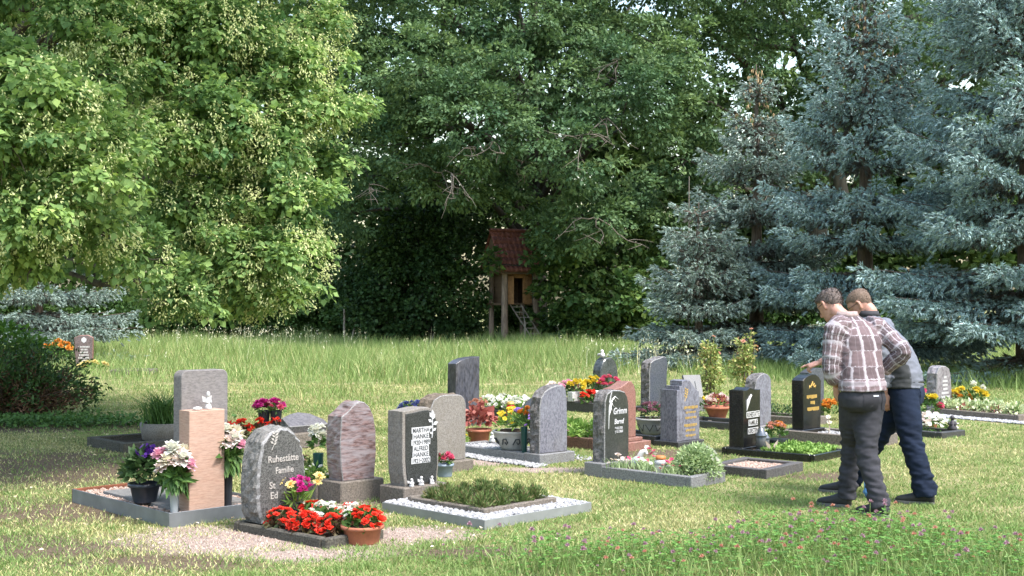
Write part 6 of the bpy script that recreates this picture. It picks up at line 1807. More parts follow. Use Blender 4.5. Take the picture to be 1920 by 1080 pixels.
    # rose bushes
    for (x, y, h, r, lab) in [(2.90, 18.7, 0.92, 0.125, 'left and shorter of two yellow-green rose bushes before the spruces'), (3.52, 19.1, 1.02, 0.125, 'right and taller of two yellow-green rose bushes before the spruces')]:
        t = thing('rose_bush', lab, 'shrub', (x, y, 0), 0, 'rose bushes before the spruces')
        tubes('stem', [([(k * 0.04, 0, 0), (k * 0.06, 0.03 * k, h * 0.5), (k * 0.1, 0.02, h)], [0.012, 0.01, 0.004]) for k in (-1, 0, 1)], bark('spruce bark', (0.06, 0.045, 0.035), (0.17, 0.13, 0.10), 14), t, 5)['kind'] = 'stuff'
        V, Fc = lobe_leaves([(rng.normal() * 0.05, rng.normal() * 0.05, h * f, r, r, 0.17) for f in (0.25, 0.42, 0.58, 0.74, 0.9)], 0.07, 14, 0.06, cover=1.3, up=0.5, droop=0.2, w=0.5)
        obj_np('foliage', V, Fc, leafmat('green rose', GREENS['rose'], 0.3), t, kind='stuff')
        tubes('bud_stem', [([(0.03, 0, h * 0.9), (0.05, 0, h + 0.14)], 0.004)], leafmat('green rose', GREENS['rose'], 0.3), t, 4)
        blooms(t, 'begonia', 'salmon', [(0.05, 0, h + 0.15), (-0.08, -0.05, h * 0.97), (0.12, -0.04, h * 0.9)], 0.035)
    t = thing('yellow_flower_plant', 'low yellow flowers between the slanted slab and the rose bush', 'flower', (2.78, 17.7, 0))
    foliage(t, (0, 0, 0.1), (0.2, 0.15, 0.16), 130, 0.06, 'leaf')
    blooms(t, 'open', 'yellow', dome(14, (0, 0, 0.2), (0.16, 0.12, 0.08), 0.3), 0.035)

    # --- black stone with three lettered bands
    o, rz = (2.97, 12.58), R(50)
    kerb_frame('grave_kerb', 'low black kerb of the green bed before the black banded stone', o, rz, 0.70, 1.05, 0.05, 0.075, st_black, 'grave kerbs')
    soil_bed('green_bed', '', o, rz, 0.045, 0.655, 0.045, 1.0, 0.045)
    t = stone('banded_black_gravestone', 'black polished stone with three silver lettered bands and a silver leaf', (*local(o, rz, 0.30, 0.94), 0.0), rz)
    box('base', t, -0.26, 0.30, -0.12, 0.105, -0.021, 0.077, st_black, 0.004)
    ol = [(-0.19, 0), (0.165, 0), (0.165, 0.58), (0.05, 0.585), (-0.05, 0.61), (-0.10, 0.59), (-0.19, 0.585)]
    slab('slab', t, ol, 0.17, st_black, st_black, 0.0, 0.005, (0, 0, 0.077), 3)
    yf = -0.0855
    for i, (tx, wd) in enumerate([('RUHESTÄTTE', 0.27), ('FAMILIE', 0.19), ('KIRSTEN', 0.215)]):
        zt = 0.077 + 0.36 - i * 0.085
        b_ = box('letter_band', t, -wd / 2 + 0.01, wd / 2 + 0.01, yf - 0.002, yf + 0.001, zt - 0.063, zt, ink_s, 0)
        fit(lettering(b_, tx, 0.070, 0, 0.008, -0.0022, st_black, 0.0008, bold=0.0006), wd * 0.92)
    tubes('leaf_inlay', [([(-0.12, yf, 0.077 + 0.37), (-0.10, yf, 0.077 + 0.47), (-0.03, yf, 0.077 + 0.54)], [0.004, 0.026, 0.004]), ([(-0.11, yf, 0.077 + 0.44), (-0.06, yf, 0.077 + 0.51), (-0.01, yf, 0.077 + 0.53)], [0.004, 0.018, 0.003])], ink_s, t, 6)
    lantern('tall dark lantern before the black banded stone', (*local(o, rz, 0.13, 0.66), 0.05), 0.25, plain('smoked glass', (0.07, 0.075, 0.08), 0.08), plain('pewter', (0.16, 0.17, 0.19), 0.3, 0, 60, 0.1, 0.7), 'lanterns of the black banded stone')
    lantern('short dark lantern between the tall lantern and the orange chrysanthemums', (*local(o, rz, 0.26, 0.68), 0.05), 0.19, plain('smoked glass', (0.07, 0.075, 0.08), 0.08), plain('pewter', (0.16, 0.17, 0.19), 0.3, 0, 60, 0.1, 0.7), 'lanterns of the black banded stone')
    t = thing('chrysanthemum_pot', 'square black pot of orange chrysanthemums right of the black banded stone', 'potted plant', (*local(o, rz, 0.44, 0.66), 0.05), rz)
    V = [(-0.10, -0.07, 0), (0.10, -0.07, 0), (0.10, 0.07, 0), (-0.10, 0.07, 0), (-0.12, -0.085, 0.10), (0.12, -0.085, 0.10), (0.12, 0.085, 0.10), (-0.12, 0.085, 0.10)]
    link('pot', mesh_py('pot', V, [(3, 2, 1, 0), (0, 1, 5, 4), (1, 2, 6, 5), (2, 3, 7, 6), (3, 0, 4, 7), (4, 5, 6, 7)], POT_DARK()), t)
    foliage(t, (0, 0, 0.16), (0.12, 0.10, 0.11), 150, 0.05, 'leaf')
    blooms(t, 'pompon', 'salmon', dome(22, (0, 0, 0.2), (0.12, 0.10, 0.08), 0.3), 0.028)
    blooms(t, 'pompon', 'orange', dome(12, (0, 0, 0.2), (0.12, 0.10, 0.08), 0.3), 0.028)
    t = thing('butterfly_ornament', 'pale wooden butterfly ornament at the near side of the green bed', 'ornament', (*local(o, rz, 0.10, 0.52), 0.06), 0)
    wd_ = plain('pale wood', (0.40, 0.32, 0.26), 0.8)
    for s_, hh in ((-1, 0.11), (1, 0.12)):
        V = [(0, 0, 0), (s_ * 0.05, 0.01, 0.05), (s_ * 0.065, 0.012, hh), (s_ * 0.02, 0.004, 0.07)]
        V += [(a, b_ + 0.01, c) for a, b_, c in V]
        link('wing', mesh_py('wing', V, [(0, 1, 2, 3), (7, 6, 5, 4), (0, 4, 5, 1), (1, 5, 6, 2), (2, 6, 7, 3), (3, 7, 4, 0)], wd_), t)
    n = 1500
    P = np.stack([rng.uniform(0.06, 0.64, n), rng.uniform(0.06, 0.62, n), rng.uniform(0.05, 0.11, n)], 1)
    V, Fc = leaf_arrays(P, rng.normal(size=(n, 3)) + (0, 0, 0.4), rng.normal(size=(n, 3)) * 0.5 + (0, 0, 1), rng.uniform(0.03, 0.055, n), 0.6)
    g_ = obj_np('bed_cover', V, Fc, leafmat('green fresh', GREENS['fresh'], 0.28))
    g_.location, g_.rotation_euler = (*o, 0), (0, 0, rz)
    tag(g_, 'low green ground cover in the black kerb', 'ground cover', kind='stuff')
    o, rz = (2.27, 11.42), R(51)
    kerb_frame('grave_kerb', 'dark grey kerb filled with pinkish gravel in front of the black kerb', o, rz, 0.72, 0.62, 0.075, 0.085, granite('dull grey kerb', (0.07, 0.065, 0.065), (0.16, 0.15, 0.15), 150, 0.7, dirt=0.3), 'grave kerbs')
    pebbles('pink_pebbles', 'pinkish gravel inside the dark grey kerb', o, rz, (0.08, 0.64, 0.08, 0.54, None), 1500, 0.013, peb_p, 0.045)
    soil_bed('gravel_bed', '', o, rz, 0.07, 0.65, 0.07, 0.55, 0.042)

    # --- grey rounded stone behind the black one
    t = stone('rounded_grey_gravestone', 'grey stone with round top and split flank behind the black banded stone', (3.05, 15.9, 0))
    box('base', t, -0.24, 0.28, -0.14, 0.14, -0.02, 0.05, st_light)
    ol = [(-0.18, 0), (0.175, 0), (0.18, 0.4), (0.175, 0.55)] + arc(0.03, 0.53, 0.145, 0.105, 10, 90, 6) + [(-0.06, 0.62), (-0.14, 0.57), (-0.175, 0.45)]
    slab('slab', t, ol, 0.16, st_blue, st_bluerough, 0.025, 0.006, (0, 0, 0.05), 7)
    t = thing('terracotta_bowl', 'terracotta bowl of pinkish succulents left of the black banded stone', 'potted plant', (2.66, 16.6, 0.05))
    pot(t, 0.16, 0.17, POT_TERRA(), 0.6)
    foliage(t, (0, 0, 0.2), (0.17, 0.15, 0.12), 150, 0.06, 'redleaf', 0.5)
    blooms(t, 'tuft', 'palepink', dome(16, (0, 0, 0.22), (0.15, 0.13, 0.11), 0.2), 0.04)
    box('stand', t, -0.14, 0.14, -0.14, 0.14, -0.07, 0.0, st_plinth)
    kerb_frame('grave_kerb', 'dark kerb below the terracotta bowl of succulents', (2.75, 15.6), Q, 0.55, 0.95, 0.07, 0.09, st_darkkerb, 'grave kerbs')
    for i, (x, y) in enumerate([(2.72, 16.1), (2.79, 16.05), (2.62, 16.15)]):
        w = link('white_stone', lathe_me('white_stone', [(0.02, 0), (0.055, 0.01), (0.06, 0.035), (0.04, 0.055), (0.01, 0.06)], white_c, 12, wob=0.12), None, (x, y, 0.005 if i else 0.0), (0, 0, i), (1.25, 0.8, 0.9))
        tag(w, ('largest', 'right', 'left')[i] + ' of the white boulders before the terracotta bowl of succulents', 'stone', 'white boulders by the succulents')
    t = thing('dark_red_flower', 'dark red and white flowers left of the black banded stone', 'flower', (2.92, 16.15, 0))
    foliage(t, (0, 0, 0.2), (0.12, 0.12, 0.2), 130, 0.05, 'leaf')
    blooms(t, 'open', 'rose', dome(8, (0, 0, 0.32), (0.09, 0.09, 0.12), 0.1), 0.04)
    blooms(t, 'open', 'white', dome(6, (0, 0, 0.34), (0.09, 0.09, 0.12), 0.1), 0.035)

    # --- black stone with gilded ornament at which the men look
    o, rz = (3.86, 13.80), R(46)
    kerb_frame('grave_kerb', 'weathered pinkish kerb before the black stone with gilded ornament', o, rz, 0.62, 1.15, 0.07, 0.12, st_plinth, 'grave kerbs')
    pebbles('white_pebbles', 'pale gravel before the black stone with gilded ornament', o, rz, (0.08, 0.54, 0.08, 0.8, None), 900, 0.013, peb_w, 0.085)
    soil_bed('pale_bed', '', o, rz, 0.06, 0.56, 0.06, 1.09, 0.08)
    t = stone('gilded_black_gravestone', 'black polished stone with arched top and gilded ornament and lettering', (*local(o, rz, 0.33, 0.98), 0.08), rz)
    box('base', t, -0.24, 0.24, -0.10, 0.10, 0, 0.045, st_black)
    ol = [(-0.19, 0), (0.185, 0), (0.195, 0.54), (0.15, 0.585), (0.08, 0.615), (0.0, 0.625), (-0.08, 0.61), (-0.15, 0.585), (-0.20, 0.555)]
    slab('slab', t, ol, 0.15, st_black, st_black, 0, 0.006, (0, 0, 0.046), 3)
    yf = -0.0765
    tubes('gilded_ornament', [([(math.cos(R(a)) * 0.0 + dx, yf, 0.046 + 0.47 + dz), (dx * 2 + 0.005, yf, 0.046 + 0.49 + dz * 1.2), (dx * 2.2, yf, 0.046 + 0.46 + dz)], [0.006, 0.01, 0.003]) for a, dx, dz in [(0, -0.03, 0), (0, 0.03, 0), (0, 0.0, 0.04), (0, -0.012, 0.02), (0, 0.014, 0.02)]], ink_g, t, 6)
    for i, (x0, wd) in enumerate([(-0.10, 0.23), (-0.02, 0.10), (-0.09, 0.25)]):
        x = x0 - 0.02
        zt = 0.046 + 0.385 - i * 0.07
        while x < x0 + wd - 0.03:
            w_ = rng.uniform(0.012, 0.022)
            box('gilt_stroke', t, x, x + w_, yf - 0.001, yf + 0.002, zt - 0.042 * rng.uniform(0.75, 1), zt, ink_g, 0)
            x += w_ + 0.007
    t = thing('memorial_sprig', 'thin pale sprig standing before the black stone with gilded ornament', 'ornament', (*local(o, rz, 0.20, 0.62), 0.085))
    tubes('stem', [([(0, 0, 0), (0.01, 0, 0.1), (-0.005, 0, 0.2)], 0.006)], plain('pale wood', (0.40, 0.32, 0.26), 0.8), t, 5)
    blooms(t, 'open', 'cream', [(0, 0, 0.2), (0.01, 0, 0.14), (-0.01, 0, 0.06)], 0.03)
    t = stone('grey_back_gravestone', 'pale grey-topped dark stone rising behind the black gilded stone', (3.98, 17.0, 0))
    slab('slab', t, [(-0.19, 0), (0.19, 0), (0.19, 0.69), (-0.02, 0.69), (-0.19, 0.64)], 0.14, st_steelblue, st_darkkerb, 0, 0.005, (0, 0, 0), 3)
    kerb_frame('grave_kerb', 'low weathered kerb of the hedge bed left of the black gilded stone', (3.75, 16.2), Q, 0.5, 1.2, 0.07, 0.10, st_plinth, 'grave kerbs')
    t = thing('low_hedge', 'dark low box hedge left of the black gilded stone', 'shrub', (*local((3.75, 16.2), Q, 0.25, 0.6), 0.0), Q)
    foliage(t, (0, 0, 0.08), (0.2, 0.5, 0.16), 700, 0.035, 'dark', 0.6)
    t = thing('orange_flower_plant', 'orange flowers right of the black gilded stone', 'flower', (4.27, 17.0, 0), 0)
    foliage(t, (0, 0, 0.12), (0.25, 0.2, 0.16), 220, 0.06, 'leaf')
    blooms(t, 'pompon', 'orange', dome(26, (0, 0, 0.18), (0.2, 0.16, 0.09), 0.25), 0.045)
    t = thing('glass_ball', 'pale blue garden ball in the plants right of the black gilded stone', 'ornament', (4.02, 14.7, 0.0))
    link('ball', lathe_me('ball', [(0.01, 0.10)] + [(0.065 * math.sin(R(a)), 0.165 - 0.065 * math.cos(R(a))) for a in range(15, 180, 15)] + [(0.005, 0.23)], plain('ball blue', (0.30, 0.45, 0.50), 0.12), 16), t)
    foliage(t, (0, 0, 0.05), (0.16, 0.16, 0.14), 200, 0.04, 'leaf')

    # --- right-hand grave
    t = stone('wavy_grey_gravestone', 'mauve-grey marbled stone with pale lettering right of the men', (6.0, 18.0, 0), R(40))
    ol = [(-0.20, 0), (0.21, 0), (0.19, 0.3), (0.17, 0.52), (0.13, 0.61), (0.04, 0.65), (-0.05, 0.655), (-0.13, 0.63), (-0.18, 0.55), (-0.19, 0.3)]
    mm = granite('mauve marble', (0.19, 0.17, 0.185), (0.33, 0.30, 0.32), 40, 0.5, 0.6, (0.42, 0.40, 0.42), 0.1)
    slab('slab', t, ol, 0.17, mm, mm, 0.02, 0.01, (0, 0, 0.02), 6)
    box('base', t, -0.24, 0.24, -0.13, 0.13, -0.02, 0.03, st_light)
    for i, wd in enumerate((0.05, 0.12, 0.13, 0.10, 0.18, 0.20)):
        x = 0.02 - wd / 2
        while x < 0.02 + wd / 2:
            w_ = rng.uniform(0.012, 0.022)
            box('letter_stroke', t, x, x + w_, -0.0865, -0.084, 0.53 - i * 0.055 - 0.03, 0.53 - i * 0.055, ink_s, 0)
            x += w_ + 0.008
    o, rz = (6.62, 16.75), R(35)
    kerb_frame('grave_kerb', 'weathered kerb of the variegated bed at the right edge', o, rz, 0.6, 1.35, 0.07, 0.09, st_plinth, 'grave kerbs')
    soil_bed('variegated_bed', '', o, rz, 0.06, 0.54, 0.06, 1.29, 0.06)
    pebbles('white_pebbles', 'white gravel path along the kerb at the right edge', o, rz, (-0.28, -0.01, -0.6, 1.35, None), 2200, 0.017, peb_w, 0.0)
    add_bed(o, rz, -0.28, 0, -0.6, 1.35)
    for i, (u, v, lab) in enumerate([(0.2, 0.2, 'nearest the right edge'), (0.2, 0.45, 'second from the right edge'), (0.22, 0.7, 'in the middle of the bed'), (0.2, 0.95, 'below the yellow flowers'), (0.2, 1.18, 'nearest the marbled stone')]):
        t = thing('variegated_plant', 'white-edged leafy plant in the right-hand bed, ' + lab, 'plant', (*local(o, rz, u, v), 0.05), 0, 'white-edged plants of the right-hand bed')
        foliage(t, (0, 0, 0.06), (0.15, 0.15, 0.13), 150, 0.06, 'variegated', 0.6)
        foliage(t, (0, 0, 0.04), (0.12, 0.12, 0.09), 60, 0.05, 'redleaf' if i % 2 else 'leaf', 0.5, name='inner_foliage')
    t = thing('yellow_flower_bush', 'bush of yellow and white flowers right of the marbled stone', 'flower', (6.45, 18.1, 0))
    foliage(t, (0, 0, 0.16), (0.3, 0.22, 0.2), 300, 0.06, 'leaf')
    blooms(t, 'pompon', 'yellow', dome(20, (0, 0, 0.22), (0.27, 0.2, 0.15), 0.2), 0.05)
    blooms(t, 'pompon', 'orange', dome(8, (-0.1, 0, 0.18), (0.15, 0.15, 0.12), 0.2), 0.05)
    blooms(t, 'pompon', 'white', [(0.05, -0.05, 0.42), (0.2, 0, 0.38), (0.08, 0, 0.43), (0.22, 0.02, 0.36)], 0.05)
    t = thing('bouquet_pot', 'terracotta pot with a bouquet of yellow and red flowers right of the men', 'potted plant', (5.22, 16.0, 0.0))
    pot(t, 0.10, 0.14, POT_TERRA(), 0.75)
    foliage(t, (0, 0, 0.22), (0.16, 0.15, 0.17), 180, 0.07, 'leaf')
    blooms(t, 'pompon', 'yellow', dome(10, (0, 0, 0.30), (0.13, 0.12, 0.11), 0.3), 0.05)
    blooms(t, 'pompon', 'rose', [(-0.13, 0, 0.36), (-0.08, 0, 0.47), (0.12, -0.05, 0.28), (0.1, -0.08, 0.3), (-0.15, 0, 0.34)], 0.05)
    t = thing('pale_flower_plant', 'trailing white and pink flowers below the bouquet right of the men', 'flower', (5.05, 15.3, 0))
    foliage(t, (0, 0, 0.06), (0.28, 0.25, 0.14), 220, 0.05, 'leaf')
    blooms(t, 'open', 'white', dome(26, (0.03, 0, 0.06), (0.27, 0.24, 0.14), 0.15), 0.04)
    blooms(t, 'open', 'palepink', dome(22, (-0.08, 0, 0.1), (0.25, 0.22, 0.15), 0.15), 0.04)
    o, rz = (4.95, 14.75), R(40)
    kerb_frame('grave_kerb', 'low dark kerb with a little statue right of the men', o, rz, 0.5, 0.85, 0.08, 0.07, st_darkkerb, 'grave kerbs')
    figurine('dark_figurine', 'little dark statue standing on the kerb right of the men', 'figurine', (*local(o, rz, 0.42, 0.12), 0.069), 0.17, plain('dark bronze', (0.06, 0.055, 0.06), 0.45, 0, 60, 0.2, 0.5))

    # --- far left stone
    t = stone('far_gravestone', 'red-brown stone with a white tree emblem far off beyond the juniper', (-9.72, 29.1, 0), R(12))
    ol = [(-0.17, 0), (0.19, 0), (0.20, 0.74), (0.08, 0.80), (-0.10, 0.79), (-0.21, 0.74)]
    slab('slab', t, ol, 0.16, granite('brown granite', (0.16, 0.12, 0.12), (0.27, 0.21, 0.21), 60, 0.5), st_red, 0.008, 0.008, (0, 0, 0), 4)
    V = [(0, -0.083, 0.62), (0.05, -0.083, 0.66), (0.06, -0.083, 0.71), (0, -0.083, 0.76), (-0.06, -0.083, 0.71), (-0.05, -0.083, 0.66)]
    link('tree_emblem', mesh_py('tree_emblem', V, [(0, 1, 2, 3, 4, 5)], ink_w), t)
    for i, wd in enumerate((0.22, 0.13, 0.16, 0.2, 0.24, 0.1)):
        x = -wd / 2
        while x < wd / 2:
            box('letter_stroke', t, x, x + 0.02, -0.0825, -0.080, 0.55 - i * 0.062 - 0.035, 0.55 - i * 0.062, ink_s, 0)
            x += 0.03
    t = thing('orange_flower_plant', 'rusty orange flowers left of the far red-brown stone', 'flower', (-10.15, 28.6, 0))
    foliage(t, (0, 0, 0.4), (0.35, 0.2, 0.35), 200, 0.08, 'leaf')
    blooms(t, 'pompon', 'orange', dome(18, (0, 0, 0.5), (0.3, 0.15, 0.2), 0.1), 0.07)
    t = thing('yellow_flower_plant', 'pale yellow flowers in the meadow right of the far red-brown stone', 'flower', (-9.15, 28.0, 0))
    foliage(t, (0, 0, 0.1), (0.35, 0.25, 0.16), 160, 0.08, 'fresh')
    blooms(t, 'pompon', 'paleyellow', dome(26, (0, 0, 0.12), (0.34, 0.2, 0.14), 0.15), 0.06)
    kerb_frame('grave_kerb', 'overgrown flat kerb beside the pale yellow flowers far left', (-8.7, 27.6), R(5), 0.9, 0.8, 0.08, 0.08, st_plinth, 'grave kerbs')


def gravel_and_clover():
    # loose pinkish gravel on the bare ground near the pillar
    n = 16000
    X, Y = rng.uniform(-3.2, 0.1, n), rng.uniform(7.9, 10.6, n)
    k = (rng.random(n) < mask_np(X, Y, GRAVEL)) & free_of_beds(X, Y, 0.0)
    pts = np.stack([X[k], Y[k]], 1)
    it = iter([pts])
    U, W = pts[:, 0], pts[:, 1]
    n = len(U)
    tet = np.array([(1, 0, -0.3), (-0.5, 0.87, -0.3), (-0.5, -0.87, -0.3), (0.1, 0.05, 0.8)])
    sc = 0.0085 * rng.uniform(0.5, 1.4, (n, 1, 3))
    a = rng.uniform(0, 2 * PI, n)
    c, s = np.cos(a)[:, None], np.sin(a)[:, None]
    V = tet[None] * sc
    V = np.stack([V[..., 0] * c - V[..., 1] * s, V[..., 0] * s + V[..., 1] * c, V[..., 2]], -1) + np.stack([U, W, np.full(n, 0.003)], 1)[:, None]
    Fc = (np.arange(n) * 4)[:, None, None] + np.array([(0, 1, 3), (1, 2, 3), (2, 0, 3)])[None]
    tag(obj_np('loose_gravel', V.reshape(-1, 3), Fc.reshape(-1, 3), peb_g), 'loose pinkish gravel on the bare ground before the near graves', 'gravel', kind='stuff')
    # dead leaves in the shade
    n = 420
    X, Y = rng.uniform(-5.5, 0.5, n), rng.uniform(8.0, 15, n)
    k = free_of_beds(X, Y, 0.02)
    X, Y = X[k], Y[k]
    n = len(X)
    V, Fc = leaf_arrays(np.stack([X, Y, np.full(n, 0.035)], 1), rng.normal(size=(n, 3)) * (1, 1, 0.2), rng.normal(size=(n, 3)) * 0.3 + (0, 0, 1), rng.uniform(0.02, 0.05, n), 0.6)
    tag(obj_np('fallen_leaves', V, Fc, leafmat('fallen leaf', [(0.30, 0.22, 0.12), (0.45, 0.38, 0.24), (0.55, 0.50, 0.38)], 0.1)), 'dry fallen leaves strewn over the lawn', 'leaves', kind='stuff')
    # flowering clover, each head on its own stalk
    stalk = leafmat('clover stalk', [(0.08, 0.15, 0.04), (0.13, 0.21, 0.06), (0.18, 0.27, 0.09)], 0.3)
    variants = []
    for c in ('clover', 'clover', 'salmon'):
        hgt_ = 0.2
        v, f = tube_arrays([(0, 0, 0), (0.01, 0, 0.14), (0.0, 0.005, hgt_)], [0.0025, 0.002, 0.0018], 4)
        V1, F1 = np.array([tuple(q) for q in v]), np.array([(a_, b_, c_) for a_, b_, c_, d_ in f] + [(a_, c_, d_) for a_, b_, c_, d_ in f])
        m = 26
        u = rand_dirs(m)
        u[:, 2] = np.abs(u[:, 2]) * 1.1 - 0.25
        V2, F2 = leaf_arrays(np.zeros((m, 3)) + (0, 0.005, hgt_), u, rand_dirs(m), 0.02 * rng.uniform(0.8, 1.15, m), 0.5)
        m2 = 3
        a_ = np.array([0.3, 2.4, 4.5])
        V3, F3 = leaf_arrays(np.zeros((m2, 3)) + (0.008, 0, 0.12), np.stack([np.cos(a_), np.sin(a_), 0 * a_ + 0.3], 1), np.tile((0.1, 0, 1.0), (m2, 1)), 0.03, 0.6)
        V, Fc = cat_arrays([(V1, F1), (V2, F2), (V3, F3)])
        mi = [0] * len(F1) + [1] * len(F2) + [0] * len(F3)
        variants.append(mesh_np('red_clover', V, Fc, [stalk, petal_mat(c)], False, mi))
    n, tries = 0, 0
    spots = []
    while n < 230 and tries < 8000:
        tries += 1
        x, y = rng.uniform(-0.9, 4.2), rng.uniform(7.0, 9.2)
        if rng.random() > float(mask_np(np.array([x]), np.array([y]), CLOVER, 0.2)[0]) or abs(x) > 0.41 * y:
            continue
        spots.append((x, y))
        n += 1
    for i, (x, y) in enumerate(spots):
        o = link('red_clover', variants[i % 3], None, (x, y, 0), (rng.normal() * 0.15, rng.normal() * 0.15, rng.uniform(0, 6)), rng.uniform(0.5, 1.05))
        tag(o, 'pink flowering clover stalk in the near right corner of the lawn', 'clover', 'flowering clover in the near corner')


graves()
gravel_and_clover()


# ------------------------------------------------------------------ people
def loft(sections, n=22, sq=2.3):
    """closed tube through elliptical sections (centre, rx, ry, xdir, ydir); returns verts, faces, (round, along) in metres"""
    V, A, Fc = [], [], []
    s = 0.0
    prev = None
    for (c, rx, ry, xd, yd) in sections:
        c, xd, yd = Vector(c), Vector(xd).normalized(), Vector(yd).normalized()
        if prev is not None:
            s += (c - prev).length
        prev = c
        circ = PI * (rx + ry)
        for i in range(n):
            a = 2 * PI * i / n
            ca, sa = math.cos(a), math.sin(a)
            k = (abs(ca) ** sq + abs(sa) ** sq) ** (-1 / sq)
            V.append(c + xd * (rx * ca * k) + yd * (ry * sa * k))
            A.append((a / (2 * PI), s, circ))
    m = len(sections)
    for j in range(m - 1):
        for i in range(n):
            Fc.append((j * n + i, j * n + (i + 1) % n, (j + 1) * n + (i + 1) % n, (j + 1) * n + i))
    Fc.append(tuple(range(n))[::-1])
    Fc.append(tuple((m - 1) * n + i for i in range(n)))
    return V, Fc, A


def limb(pts, rad, n=18, sub=6, flat=1.0, ref=(0, 1, 0)):
    """smooth limb through joints with radii, as loft sections"""
    P = [Vector(p) for p in pts]
    secs = []
    m = len(P)
    for i in range(m - 1):
        p0, p1, p2, p3 = P[max(i - 1, 0)], P[i], P[i + 1], P[min(i + 2, m - 1)]
        for k in range(sub + (1 if i == m - 2 else 0)):
            t = k / sub
            q = 0.5 * ((2 * p1) + (p2 - p0) * t + (2 * p0 - 5 * p1 + 4 * p2 - p3) * t * t + (3 * p1 - p0 - 3 * p2 + p3) * t ** 3)
            dq = 0.5 * ((p2 - p0) + 2 * (2 * p0 - 5 * p1 + 4 * p2 - p3) * t + 3 * (3 * p1 - p0 - 3 * p2 + p3) * t * t)
            e = t * t * (3 - 2 * t)
            r = rad[i] * (1 - e) + rad[i + 1] * e
            d = dq.normalized() if dq.length > 1e-6 else (p2 - p1).normalized()
            rf = Vector(ref)
            x = d.cross(rf)
            if x.length < 0.2:
                x = d.cross(Vector((1, 0, 0)))
            x.normalize()
            secs.append((q, r, r * flat, x, x.cross(d)))
    return loft(secs, n, 2.0)


def fuse(name, lofts, mats, parent, voxel, smooth=4, wrinkle=None, attr=False, kind_of=None):
    """union of lofts as one continuous skin (voxel remesh), relaxed and creased; keeps the fabric coordinates"""
    V, Fc, A, K = [], [], [], []
    for j, (v, f, a) in enumerate(lofts):
        b = len(V)
        V += [tuple(q) for q in v]
        Fc += [tuple(i + b for i in q) for q in f]
        A += a
        K += [j] * len(v)
    me = bpy.data.meshes.new('tmp')
    me.from_pydata(V, [], Fc)
    tmp = link('tmp', me)
    md = tmp.modifiers.new('r', 'REMESH')
    md.mode = 'VOXEL'
    md.voxel_size = voxel
    md.use_smooth_shade = True
    if smooth:
        sm = tmp.modifiers.new('s', 'SMOOTH')
        sm.iterations = smooth
        sm.factor = 0.5
    if name == 'body':
        dm = tmp.modifiers.new('d', 'DECIMATE')
        dm.ratio = 0.32
    dg = bpy.context.evaluated_depsgraph_get()
    out = bpy.data.meshes.new_from_object(tmp.evaluated_get(dg))
    bpy.data.objects.remove(tmp)
    out.name = name
    kd = KDTree(len(V))
    for i, v in enumerate(V):
        kd.insert(v, i)
    kd.balance()
    co = np.empty(len(out.vertices) * 3, np.float32)
    out.vertices.foreach_get('co', co)
    co = co.reshape(-1, 3)
    nn = np.empty(len(out.vertices) * 3, np.float32)
    out.vertex_normals.foreach_get('vector', nn)
    nn = nn.reshape(-1, 3)
    fab = np.zeros((len(co), 3), np.float32)
    part = np.zeros(len(co), int)
    for i, c in enumerate(co):
        near = kd.find_n(Vector(c), 3)
        wsum, u, s_, ci = 0.0, None, 0.0, 0.0
        a0 = A[near[0][1]]
        cs = sn = 0.0
        for (_, idx, dist) in near:
            if K[idx] != K[near[0][1]]:
                continue
            w = 1.0 / (dist + 1e-4)
            cs += w * math.cos(2 * PI * A[idx][0])
            sn += w * math.sin(2 * PI * A[idx][0])
            s_ += w * A[idx][1]
            ci += w * A[idx][2]
            wsum += w
        fab[i] = (math.atan2(sn, cs) / (2 * PI) % 1.0, s_ / wsum, K[near[0][1]])
        part[i] = K[near[0][1]]
    if wrinkle:
        for i in range(len(co)):
            d = wrinkle(co[i], fab[i])
            co[i] += nn[i] * d
        out.vertices.foreach_set('co', co.ravel())
    if attr:
        at_ = out.attributes.new('fabric', 'FLOAT_VECTOR', 'POINT')
        at_.data.foreach_set('vector', fab.ravel())
    out.materials.clear()
    for m in mats:
        out.materials.append(m)
    out.polygons.foreach_set('use_smooth', [True] * len(out.polygons))
    out.update()
    return link(name, out, parent)


def noise3(x, y, z):
    return mnoise.noise(Vector((x, y, z)))


